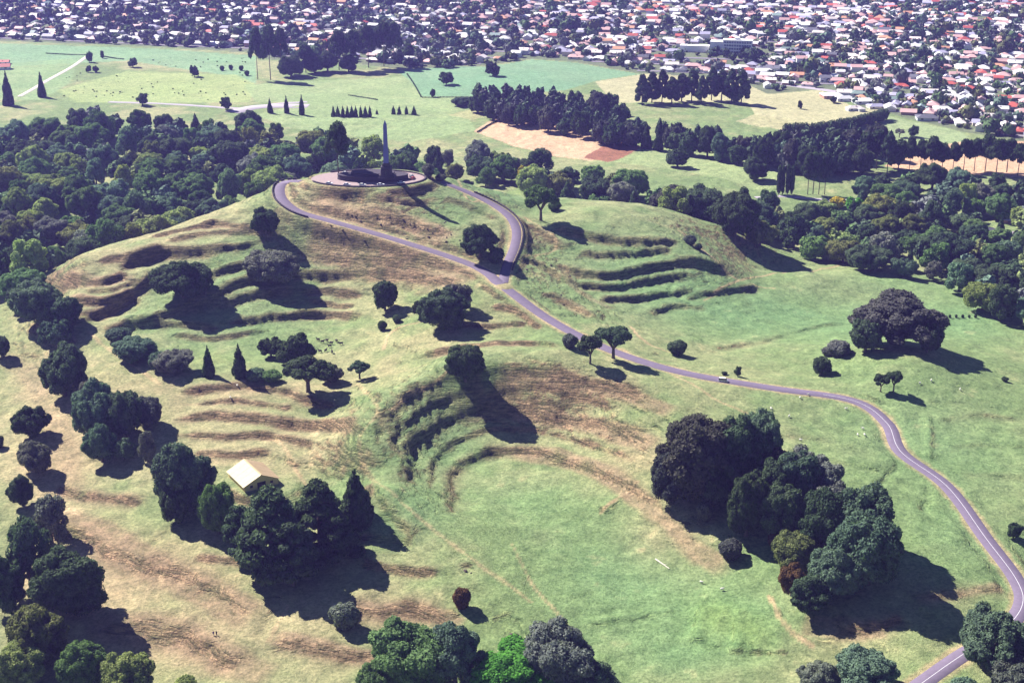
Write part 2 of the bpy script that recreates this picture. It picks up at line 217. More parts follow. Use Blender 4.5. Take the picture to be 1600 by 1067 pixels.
TREES = [
    (-200.4,517.4,6.3,12.8,'b','dk',0), (-181.3,493.0,9.1,19.6,'g','gy',1), (-178.3,456.9,10.0,28.6,'g','bl',2), (-159.3,443.4,14.2,23.3,'b','dk',3),
    (-182.9,445.7,8.1,21.8,'b','bl',4), (-162.2,417.4,12.2,19.4,'b','ol',5), (-144.4,405.7,7.7,14.6,'b','gr',6), (-166.6,402.2,8.9,14.4,'b','li',7),
    (-126.6,398.9,8.9,14.8,'b','li',8), (-108.3,397.3,4.9,6.2,'s','li',9), (-215.2,574.8,7.7,14.8,'b','dk',10), (-203.4,544.4,7.6,14.1,'b','gy',11),
    (-256.6,661.0,4.5,11.1,'b','dk',12), (-227.7,569.0,3.1,6.4,'s','dk',13), (-209.6,610.1,13.6,24.0,'b','bl',14), (-191.3,594.5,7.3,12.9,'b','gy',15),
    (-181.4,567.6,10.4,24.8,'b','bl',16), (-169.0,566.3,9.2,21.4,'b','dk',17), (-161.1,572.7,7.1,13.1,'b','pu',18), (-176.0,549.2,7.1,16.2,'b','bl',19),
    (-165.9,548.6,4.9,9.7,'b','bl',20), (-154.6,543.2,4.9,14.3,'g','gy',21), (-245.0,687.9,13.8,20.9,'b','bl',22), (-228.5,662.4,8.6,14.7,'b','bl',23),
    (-228.6,678.0,8.2,15.2,'b','dk',24), (-260.2,710.4,8.5,17.6,'b','dk',25), (-196.5,659.0,7.3,6.6,'s','bl',26), (-181.6,634.5,10.1,10.9,'b','bl',27),
    (-166.7,622.5,6.4,9.2,'s','bl',28), (-158.9,620.3,9.6,10.1,'b','gy',29), (-142.3,614.4,3.9,15.7,'c','dk',30), (-127.0,610.3,4.5,16.8,'c','dk',31),
    (-119.2,607.9,6.2,5.8,'s','bl',32), (-111.9,606.9,5.3,5.4,'s','gr',33), (-117.4,640.9,5.9,10.3,'b','dk',34), (-104.3,632.5,8.5,13.2,'b','dk',35),
    (-92.6,592.5,12.2,16.7,'o','dk',36), (-84.2,606.4,5.6,8.5,'b','gy',37), (-71.0,609.1,5.4,9.0,'o','bl',38), (-137.8,760.5,8.6,14.6,'b','dk',39),
    (-129.7,725.9,13.8,16.9,'b','gy',40), (-172.9,704.3,15.4,19.5,'b','dk',41), (-66.2,695.0,7.0,15.8,'b','dk',42), (-46.6,675.7,4.5,8.4,'b','dk',43),
    (-58.8,676.2,2.9,4.4,'s','dk',44), (-65.8,670.3,2.9,5.4,'s','dk',45), (-33.0,656.0,11.1,18.6,'b','dk',46), (-27.3,675.9,10.7,14.0,'g','gy',47),
    (-20.7,586.8,8.3,16.1,'b','dk',48), (47.0,610.2,9.5,16.7,'o','dk',49), (35.7,599.4,5.3,15.1,'o','dk',50), (27.0,616.5,4.8,6.9,'s','gy',51),
    (79.7,635.0,5.2,7.1,'s','dk',52), (104.1,603.8,2.1,5.1,'b','dk',53), (98.5,606.2,1.5,1.8,'s','dk',54), (-17.3,729.4,10.4,17.1,'b','dk',55),
    (-8.6,726.6,5.9,8.7,'s','dk',56), (16.8,793.9,11.6,21.5,'o','gr',57), (25.4,819.6,4.6,5.4,'s','gr',58), (103.7,788.2,4.1,6.1,'s','gy',59),
    (108.0,783.8,3.0,4.0,'s','dk',60), (-49.5,818.4,4.6,7.8,'s','gy',61), (-42.6,817.5,3.8,4.0,'s','gy',62), (188.5,649.5,24.1,24.1,'b','pu',63),
    (170.7,635.9,8.3,15.3,'b','dk',64), (199.5,632.7,6.7,15.7,'b','dk',65), (158.6,639.0,8.0,7.2,'s','gy',66), (153.5,640.7,3.4,4.4,'s','gy',67),
    (145.5,615.7,4.5,8.3,'b','dk',68), (166.5,588.2,3.8,8.9,'o','dk',69), (172.1,587.6,4.3,10.7,'o','dk',70), (231.2,612.5,1.8,2.4,'s','dk',71),
    (188.6,471.0,3.1,6.9,'b','dk',72), (72.3,500.1,17.0,32.2,'b','pu',73), (63.0,497.2,10.8,21.1,'b','pu',74), (78.7,492.9,9.9,21.2,'b','dk',75),
    (88.1,502.4,12.0,26.9,'b','dk',76), (108.2,484.5,11.7,22.9,'b','bl',77), (96.8,482.2,9.7,20.9,'b','dk',78), (114.9,454.5,12.0,24.5,'b','dk',79),
    (108.4,921.4,18.2,27.7,'b','pu',80), (127.2,899.3,17.8,28.0,'b','dk',81), (139.2,847.0,16.6,28.4,'b','dk',82), (162.6,900.2,13.2,25.4,'b','bl',83),
    (98.9,511.8,10.5,23.4,'b','bl',84), (104.9,502.7,8.8,15.2,'b','pu',85), (88.1,472.1,8.9,24.7,'b','dk',86), (114.4,488.9,12.7,20.4,'b','gy',87),
    (100.3,466.7,10.0,21.8,'b','dk',88), (120.1,470.5,8.3,18.2,'b','gy',89), (125.3,454.8,13.3,25.5,'b','bl',90), (125.0,434.7,12.2,25.5,'b','bl',91),
    (102.5,449.5,8.7,13.7,'b','ol',92), (97.9,463.3,3.6,6.6,'s','rs',93), (98.3,433.8,5.2,12.8,'b','rs',94), (103.4,423.5,8.1,12.2,'b','dk',95),
    (113.6,430.8,9.5,17.4,'b','bl',96), (73.9,483.8,3.9,8.4,'s','gy',97), (81.0,461.8,4.7,7.8,'s','pu',98), (-33.9,397.2,13.5,21.3,'b','gr',99),
    (-18.6,397.1,10.4,21.5,'b','bl',100), (-45.2,392.8,6.2,11.9,'b','gr',101), (0.0,392.7,13.4,13.4,'b','br',102), (15.1,394.7,12.0,19.9,'b','gy',103),
    (25.9,386.7,6.8,11.4,'b','bl',104), (98.7,384.5,8.1,10.6,'b','gy',105), (112.7,382.2,9.7,14.0,'b','bl',106), (156.2,389.7,11.8,20.9,'b','bl',107),
    (160.5,374.6,8.9,14.6,'b','gy',108), (141.3,374.5,6.0,6.6,'s','bl',109), (-129.2,504.0,11.1,28.7,'b','bl',110), (-132.3,497.5,7.8,15.6,'b','dk',111),
    (-113.8,486.3,6.9,20.1,'b','gr',112), (-88.7,461.6,16.7,34.3,'p','dk',113), (-103.1,473.6,9.2,19.5,'p','dk',114), (-72.8,472.6,14.1,29.7,'p','dk',115),
    (-80.1,451.7,13.1,25.8,'p','dk',116), (-65.1,464.6,10.0,20.2,'p','dk',117), (-60.3,485.4,8.2,22.7,'c','dk',118), (-58.4,428.4,5.6,10.0,'s','gy',119),
    (-17.7,433.9,3.2,8.6,'s','rs',120), (-103.1,818.9,8.8,29.9,'p1','dk',121), (10.7,1039.0,7.2,14.6,'b','ye',122), (234.5,985.2,6.0,7.4,'b','ye',123),
    (243.7,970.9,8.2,10.6,'b','br',124), (131.3,1097.0,8.6,14.1,'b','dk',125), (186.9,1054.2,9.3,16.4,'b','dk',126), (-485.2,1626.6,3.7,12.9,'b','dk',127),
    (-478.2,1655.0,2.2,8.2,'l','dk',128), (-466.9,1559.0,3.2,7.5,'b','dk',129), (-459.9,1559.4,3.2,7.5,'b','dk',129), (-428.0,1597.8,5.4,10.3,'b','dk',130),
    (-345.5,1536.0,5.2,12.0,'b','dk',131), (-472.9,1413.5,4.8,25.9,'c','dk',132), (-491.0,1367.7,6.2,33.9,'c','dk',133), (-359.8,1365.4,6.8,11.7,'b','dk',134),
    (-273.8,1339.5,6.7,12.7,'b','dk',135), (-229.2,1325.0,3.3,14.6,'c','dk',136), (-213.5,1325.2,3.6,17.1,'c','dk',137), (-198.3,1320.6,3.6,19.5,'c','dk',138),
    (-69.3,1481.6,8.4,13.2,'b','dk',139), (-79.1,1410.4,3.2,8.7,'b','dk',140), (-20.9,1535.6,7.6,14.5,'b','dk',141), (-48.5,1362.5,10.5,9.5,'s','dk',142),
    (277.5,1349.1,2.8,7.8,'b','dk',143), (317.1,1383.7,4.1,6.5,'b','dk',144), (339.8,1219.9,4.8,8.3,'o','gy',145), (352.7,1220.0,4.2,10.2,'b','dk',146),
    (-324.0,1579.2,3.2,6.1,'s','dk',147), (-314.7,1583.0,3.2,6.1,'s','dk',147), (-302.3,1578.0,3.2,6.1,'s','dk',147), (-290.1,1545.5,3.1,6.0,'s','dk',147),
    (-167.7,1312.5,2.7,10.9,'c','dk',148), (-163.2,1309.6,2.7,10.8,'c','dk',149), (-158.4,1309.6,2.7,10.8,'c','dk',150), (-154.0,1308.2,2.7,10.8,'c','dk',151),
    (-149.7,1307.0,2.7,10.8,'c','dk',152), (-146.1,1307.1,2.7,10.8,'c','dk',153), (-141.2,1306.1,2.7,10.8,'c','dk',154), (-137.2,1308.3,2.7,10.8,'c','dk',155),
    (-132.9,1307.4,2.7,10.8,'c','dk',156), (-127.7,1322.1,1.8,4.8,'c','dk',157), (-111.9,1320.7,2.7,8.5,'c','dk',158), (-106.4,1320.3,2.7,8.5,'c','dk',159),
    (-99.8,1320.9,2.7,8.5,'c','dk',160), (-92.4,1318.7,2.7,8.5,'c','dk',161), (-274.6,1524.2,8.3,51.5,'p1','dk',162), (-260.1,1520.2,10.3,55.5,'p1','dk',163),
    (-254.9,1562.8,9.2,46.9,'p1','dk',164), (-227.8,1561.4,10.6,31.0,'p1','dk',165), (-192.7,1576.1,12.1,41.4,'p1','dk',166), (-176.3,1576.4,13.6,41.3,'p1','dk',167),
    (-161.5,1593.4,13.0,44.7,'p1','dk',168), (-145.0,1603.1,12.3,47.9,'p1','dk',169), (-134.1,1612.0,10.2,45.3,'p1','dk',170), (-117.2,1620.9,7.3,21.9,'p1','dk',171),
    (-240.8,1538.7,11.8,22.5,'b','dk',172), (-217.8,1560.5,12.0,19.9,'b','dk',172), (-204.6,1568.4,12.7,21.4,'b','dk',172), (-181.0,1567.1,10.6,17.3,'b','dk',172),
    (197.7,1017.3,1.9,21.4,'l','dk',173), (200.7,1018.1,1.9,21.4,'l','dk',174), (204.4,1017.5,1.9,21.4,'l','dk',175), (207.8,1018.2,1.9,21.4,'l','dk',176),
    (219.6,1017.9,7.1,29.8,'p1','dk',177), (223.4,1017.9,7.1,29.8,'p1','dk',178), (227.7,1017.7,7.1,29.8,'p1','dk',179), (232.1,1018.2,7.1,29.9,'p1','dk',180),
    (233.9,730.8,0.9,2.0,'s','dk',181), (237.7,731.6,0.9,2.0,'s','dk',182), (241.2,731.5,0.9,2.0,'s','dk',183), (245.0,732.4,0.9,2.0,'s','dk',184),
    (248.7,732.8,0.9,2.0,'s','dk',185), (252.3,732.9,0.9,2.0,'s','dk',186), (255.9,733.2,0.9,2.0,'s','dk',187), (278.3,1086.0,8.8,29.0,'p1','dk',188),
    (288.2,1091.3,8.8,30.0,'p1','dk',189), (293.0,1076.1,7.9,29.8,'p1','dk',190), (304.0,1085.8,9.3,24.0,'p1','dk',191), (311.9,1083.0,7.3,27.2,'p1','dk',192),
    (321.2,1085.8,6.6,24.9,'p1','dk',193), (327.6,1078.2,9.3,28.5,'p1','dk',194), (335.6,1076.0,8.9,24.0,'p1','dk',195), (346.2,1083.3,6.9,23.3,'p1','dk',196),
    (356.0,1087.4,7.2,24.9,'p1','dk',197), (365.2,1089.4,9.2,25.3,'p1','dk',198), (372.8,1086.4,8.2,28.1,'p1','dk',199), (376.5,1071.3,9.3,27.8,'p1','dk',200),
    (389.3,1084.3,9.2,25.3,'p1','dk',201), (393.4,1071.3,7.0,24.1,'p1','dk',202), (399.6,1064.8,7.3,27.1,'p1','dk',203), (127.3,1373.0,9.8,29.3,'p','dk',204),
    (137.6,1379.2,10.2,30.6,'p','dk',205), (147.3,1378.7,9.4,32.7,'p','dk',206), (156.4,1373.0,10.6,26.4,'p','dk',207), (167.8,1388.1,10.4,26.6,'p','dk',208),
    (177.6,1387.5,9.2,31.7,'p','dk',209), (185.3,1371.3,8.3,27.9,'p','dk',210), (197.6,1390.2,8.7,33.4,'p','dk',211), (207.5,1391.1,10.6,29.6,'p','dk',212),
    (215.7,1379.7,9.5,33.3,'p','dk',213), (224.9,1376.1,10.0,33.4,'p','dk',214), (-271.7,760.9,13.4,21.9,'g','li',215), (268.6,730.2,11.6,20.4,'g','dk',216),
    (-255.3,847.0,13.4,24.8,'g','gr',217), (106.1,890.0,13.7,20.1,'g','li',218), (261.1,781.3,11.1,16.8,'g','bl',219), (183.7,881.3,11.4,22.8,'g','dk',220),
    (-292.0,939.7,13.4,23.4,'b','gr',221), (218.3,821.1,12.0,15.7,'b','dk',222), (-238.7,856.6,11.9,19.8,'g','ol',223), (-205.5,992.1,11.9,23.6,'g','bl',224),
    (-231.0,873.7,13.8,22.4,'b','li',225), (-205.0,932.2,11.6,19.6,'b','bl',226), (-87.9,1051.6,12.3,20.6,'b','gr',227), (-260.5,821.7,10.3,15.6,'b','dk',228),
    (259.7,820.7,11.7,17.5,'g','gr',229), (-257.5,928.7,13.6,25.4,'g','bl',230), (-232.0,993.1,13.8,19.4,'b','gr',231), (-219.5,1080.3,13.3,22.8,'b','dk',232),
    (-183.8,980.8,10.5,19.0,'g','gr',233), (228.7,834.1,11.6,21.2,'g','gy',234), (-177.0,1008.1,12.7,20.1,'b','li',235), (-314.7,1136.0,12.0,23.4,'g','bl',236),
    (305.9,944.3,11.1,21.6,'g','bl',237), (16.1,1011.2,13.7,20.2,'b','li',238), (-111.9,1118.5,12.7,21.8,'g','li',239), (283.6,920.6,11.4,20.1,'g','dk',240),
    (-260.0,992.0,13.4,20.0,'b','gr',241), (337.0,941.0,11.6,16.5,'b','gr',242), (294.0,823.1,10.0,16.5,'b','gr',243), (58.8,981.8,12.5,21.5,'b','dk',244),
    (-238.7,950.9,13.7,18.9,'b','bl',245), (207.6,845.9,10.1,14.9,'b','ol',246), (85.4,958.1,7.9,20.9,'c','dk',247), (314.1,1026.4,11.0,19.2,'b','dk',248),
    (191.4,853.7,8.8,15.1,'b','gr',249), (-6.2,1050.1,13.8,19.2,'b','gr',250), (-350.9,1190.5,13.6,27.1,'g','gr',251), (264.1,746.8,11.5,16.2,'b','li',252),
    (272.0,832.9,11.7,19.7,'b','dk',253), (-267.3,730.6,11.1,16.1,'b','gr',254), (-285.8,1011.5,10.6,19.7,'g','li',255), (156.5,854.5,9.3,15.6,'b','ol',256),
    (-300.0,884.5,12.4,18.8,'b','gy',257), (-340.1,940.1,11.3,19.4,'b','li',258), (-319.4,868.6,11.3,19.8,'b','ol',259), (-354.0,1172.0,13.0,19.5,'b','gr',260),
    (-358.3,1037.4,12.1,19.9,'b','gr',261), (-223.8,919.1,12.5,18.6,'b','li',262), (282.1,782.5,10.8,15.3,'b','dk',263), (198.5,1092.9,9.1,23.9,'b','dk',264),
    (76.9,974.0,12.0,20.2,'b','gy',265), (-164.9,1048.5,11.9,19.0,'b','bl',266), (86.9,1001.9,12.6,20.7,'b','gr',267), (-421.6,1174.0,13.9,23.2,'b','bl',268),
    (264.5,932.0,11.4,17.6,'g','dk',269), (169.4,1117.7,9.3,21.8,'b','bl',270), (-117.3,1045.7,8.4,20.5,'c','dk',271), (205.5,940.3,11.1,18.9,'b','dk',272),
    (-306.5,967.4,12.5,21.4,'b','gr',221), (60.0,1215.8,8.9,23.3,'b','dk',273), (86.8,1177.2,9.0,21.5,'b','dk',274), (-311.3,1029.9,10.3,18.5,'g','bl',275),
    (-271.0,1116.3,12.5,19.8,'b','dk',276), (272.0,1070.0,7.7,20.7,'b','dk',277), (-320.8,935.8,11.2,15.2,'b','li',278), (21.7,1071.5,12.9,20.7,'g','dk',279),
    (160.1,1133.1,9.4,24.1,'b','dk',280), (32.2,1243.1,8.8,23.5,'b','pu',281), (179.6,954.0,11.6,22.6,'g','dk',220), (220.7,1080.2,9.3,24.9,'b','pu',282),
    (246.6,900.2,11.8,17.6,'b','ol',283), (-328.4,955.5,11.6,18.6,'b','bl',284), (61.0,963.5,8.9,14.0,'b','gr',285), (300.1,878.7,10.6,13.5,'b','dk',286),
    (235.7,808.9,7.2,12.5,'b','bl',287), (146.7,1141.3,8.9,21.4,'b','dk',288), (-282.0,959.6,13.6,22.1,'b','bl',289), (-370.7,1070.4,13.1,22.8,'b','li',290),
    (266.0,898.2,9.6,16.5,'b','ol',291), (-20.0,1038.4,9.4,14.4,'g','gr',292), (255.5,1067.7,8.3,18.6,'b','dk',293), (40.0,987.8,7.3,17.6,'c','dk',294),
    (-221.9,890.9,12.0,15.9,'b','dk',295), (-134.8,1040.0,11.8,15.9,'b','bl',266), (331.0,1017.9,12.0,16.5,'b','bl',296), (100.4,1177.4,8.8,22.0,'b','pu',297),
    (-319.2,1080.3,11.5,20.0,'b','bl',289), (-282.0,876.8,12.9,18.4,'b','ol',298), (-329.6,1235.7,11.5,20.1,'b','gr',299), (-163.4,1135.7,12.2,20.9,'b','ol',300),
    (252.2,802.9,7.7,11.3,'g','gy',301), (-43.4,1055.2,9.6,12.9,'b','ol',302), (-383.6,1230.5,12.5,20.8,'g','dk',303), (-262.6,911.1,13.4,20.7,'b','gr',241),
    (-367.4,990.9,13.8,22.8,'b','ol',304), (-196.6,957.2,9.3,15.1,'b','gr',305), (-185.3,1035.0,13.4,20.6,'b','gr',306), (-28.5,1105.2,11.9,20.0,'b','gy',307),
    (245.4,932.1,10.9,16.1,'b','dk',308), (-62.2,1095.0,11.7,18.1,'g','dk',309), (195.5,870.1,10.7,16.9,'g','bl',310), (-275.1,934.4,11.8,19.7,'b','bl',226),
    (226.3,930.2,8.7,14.0,'b','gr',311), (230.1,876.5,9.2,17.2,'g','dk',312), (-182.2,1108.1,10.7,16.6,'b','gr',313), (256.7,950.4,11.9,18.7,'b','ol',283),
    (-231.8,1226.0,12.9,22.1,'b','dk',314), (-285.1,1094.5,10.7,20.5,'g','ol',315), (179.6,1103.6,7.5,15.1,'b','dk',316), (-147.9,1023.9,6.1,15.6,'c','dk',271),
    (-237.9,1150.3,12.4,19.6,'b','dk',317), (-24.1,1062.9,11.1,17.0,'b','dk',318), (268.9,983.5,11.7,15.8,'b','gr',319), (-32.8,1327.3,8.3,18.7,'b','dk',320),
    (-220.1,1153.0,10.0,20.1,'g','ol',321), (113.3,1169.7,5.2,22.7,'c','dk',322), (122.2,1160.0,5.4,20.8,'c','dk',322), (285.4,992.9,11.5,15.1,'b','dk',323),
    (7.8,1261.1,7.1,18.8,'b','dk',324), (-406.6,1211.7,12.9,17.5,'b','gr',260), (259.6,1007.2,9.8,15.3,'b','bl',325), (-238.4,1074.2,10.4,14.2,'b','bl',326),
    (-348.3,1082.0,11.5,16.2,'b','li',327), (-69.1,1053.9,11.0,14.0,'b','gr',328), (-260.4,1066.4,9.7,12.8,'b','gr',329), (60.8,1037.1,8.9,15.1,'b','gr',330),
    (317.5,881.5,7.2,9.8,'b','gr',331), (-151.1,1069.1,9.7,17.5,'g','dk',332), (-3.1,1269.6,7.9,18.9,'b','pu',333), (321.4,967.8,10.4,19.8,'g','li',334),
    (-290.2,775.4,10.6,19.4,'g','dk',335), (134.7,1155.2,7.5,15.9,'b','dk',336), (78.1,1190.6,8.2,20.9,'b','pu',297), (-226.0,1203.8,12.2,17.5,'b','gr',337),
    (334.1,978.3,10.9,17.1,'b','gy',338), (-388.7,1103.3,13.4,20.7,'b','dk',339), (236.0,945.2,6.8,18.0,'c','dk',340), (-277.4,1050.4,11.6,14.8,'b','gr',341),
    (301.1,911.8,8.8,11.7,'b','dk',342), (-108.0,1063.6,8.9,13.8,'g','li',343), (-198.2,1053.4,12.5,18.1,'b','gy',344), (-255.2,1175.8,12.7,17.9,'b','bl',345),
    (11.8,1048.9,10.5,18.6,'g','dk',346), (267.0,852.9,11.6,15.9,'b','dk',347), (313.9,852.7,8.1,10.1,'b','bl',348), (353.5,1001.8,9.7,17.0,'g','dk',349),
    (-403.7,1189.6,9.2,15.5,'b','dk',350), (-81.0,1070.3,12.2,19.3,'g','dk',309), (322.1,951.2,8.7,13.7,'b','gr',351), (-289.1,1117.2,13.0,21.6,'b','dk',352),
    (229.9,1069.9,10.1,22.7,'b','dk',353), (-352.5,977.6,9.6,16.7,'g','gr',354), (-16.9,1297.2,7.8,20.8,'b','dk',324), (47.5,1226.9,7.4,15.6,'b','dk',355),
    (-316.3,891.4,10.4,17.4,'g','ol',356), (351.3,985.0,9.5,14.2,'b','dk',357), (97.2,1275.4,8.4,18.3,'b','dk',358), (263.8,1082.2,10.3,22.4,'b','dk',359),
    (188.5,1124.6,8.2,20.2,'b','pu',360), (76.1,1277.1,8.5,22.8,'b','pu',361), (-375.9,1168.0,11.8,15.2,'b','gr',260), (-327.8,975.6,12.9,17.6,'b','li',362),
    (-203.0,1201.7,8.4,15.3,'g','gr',363), (21.4,1265.8,7.5,17.9,'b','dk',364), (-307.4,1232.8,9.8,16.1,'b','dk',365), (-58.3,1076.5,6.3,15.1,'c','dk',366),
    (-332.8,1056.5,10.3,15.6,'g','li',367), (218.6,951.1,9.1,14.6,'b','li',368), (34.3,1009.4,9.2,15.7,'b','ol',369), (-200.5,1092.8,11.5,17.2,'b','li',235),
    (210.8,916.8,9.1,13.6,'b','ol',370), (299.4,807.8,8.4,11.2,'b','dk',371), (257.1,868.9,7.9,10.8,'b','gr',372), (-257.7,890.7,12.9,19.7,'b','dk',295),
    (-330.6,1027.3,9.3,13.6,'b','gr',373), (341.6,920.8,7.0,13.9,'g','li',374), (-239.9,1040.3,8.2,13.3,'b','dk',375), (279.7,969.0,9.3,14.6,'b','gr',376),
    (262.2,1121.2,9.4,24.8,'b','dk',377), (-206.7,1177.9,8.3,13.3,'b','ol',378), (-354.6,1130.2,9.0,13.8,'b','bl',379), (-398.5,1088.0,9.7,14.5,'b','gr',380),
    (-279.2,1229.7,7.0,19.0,'c','dk',381), (-334.4,893.2,12.1,18.4,'b','gy',257), (93.5,1321.3,8.9,20.6,'b','dk',382), (253.6,990.0,6.0,13.3,'c','dk',340),
    (-291.8,1167.5,12.5,18.8,'b','gy',383), (-273.3,1184.1,9.7,15.0,'g','gr',384), (-342.3,922.0,7.7,16.2,'c','dk',385), (-150.8,1117.2,12.8,18.8,'b','gr',306),
    (41.2,1027.3,9.3,14.5,'g','dk',386), (274.3,876.3,10.8,13.8,'b','gr',387), (134.9,1173.6,8.5,20.1,'b','pu',388), (-337.1,999.3,10.3,16.4,'b','li',278),
    (257.9,884.6,9.0,11.9,'b','dk',389), (-169.5,1025.1,9.5,13.3,'b','gy',390), (-279.4,1068.3,10.5,16.6,'b','li',391), (-320.8,908.5,9.6,16.3,'b','li',392),
    (-194.6,1017.8,11.4,16.3,'b','li',391), (-269.2,859.5,12.8,18.5,'g','gy',393), (-252.1,1113.7,8.6,12.9,'b','li',394), (-259.2,1150.1,8.5,13.5,'b','dk',395),
    (-363.9,1108.0,9.6,16.4,'b','bl',396), (292.2,1009.1,8.9,15.2,'b','dk',397), (284.5,724.8,10.8,16.0,'b','bl',398), (-264.2,1089.0,9.4,13.4,'b','bl',326),
    (-51.1,1110.3,8.1,12.3,'g','gy',399), (-217.5,946.1,10.2,17.1,'b','dk',400), (-364.5,1148.9,8.9,15.0,'g','bl',401), (-378.6,1186.5,10.2,17.2,'b','gr',402),
    (304.9,896.3,9.3,12.7,'b','gr',403), (298.2,1136.1,10.4,27.3,'b','pu',404), (-354.7,1009.6,10.1,13.5,'b','li',278), (273.0,1018.0,8.8,14.1,'b','dk',397),
    (-29.8,1081.9,8.0,17.3,'c','dk',366), (-249.0,1019.1,9.5,14.4,'b','gr',329), (-220.0,967.6,9.2,15.1,'b','gr',305), (324.6,902.7,4.2,11.6,'c','dk',405),
    (79.0,1300.8,9.2,23.4,'b','pu',406), (-301.7,1072.9,9.0,13.8,'b','dk',407), (-382.0,1134.7,11.5,14.8,'b','dk',339), (-262.3,1200.5,10.4,19.1,'g','gr',408),
    (298.3,765.8,10.4,19.6,'g','dk',216), (270.4,796.4,11.0,14.8,'b','dk',263), (61.3,1338.1,8.8,19.2,'b','dk',409), (273.1,1130.4,10.3,24.4,'b','pu',410),
    (-279.4,814.3,9.7,13.7,'b','gr',254), (243.4,824.6,4.5,13.1,'c','dk',411), (219.7,1126.7,9.5,21.7,'b','dk',412), (-216.8,1030.0,9.8,17.0,'b','dk',413),
    (-297.2,918.2,8.1,10.3,'b','gr',414), (-9.3,1097.9,8.9,13.8,'b','li',415), (327.7,860.2,9.9,14.8,'b','gr',403), (-269.8,1020.6,9.7,16.0,'b','gr',416),
    (213.6,864.5,8.9,13.8,'b','li',417),
]
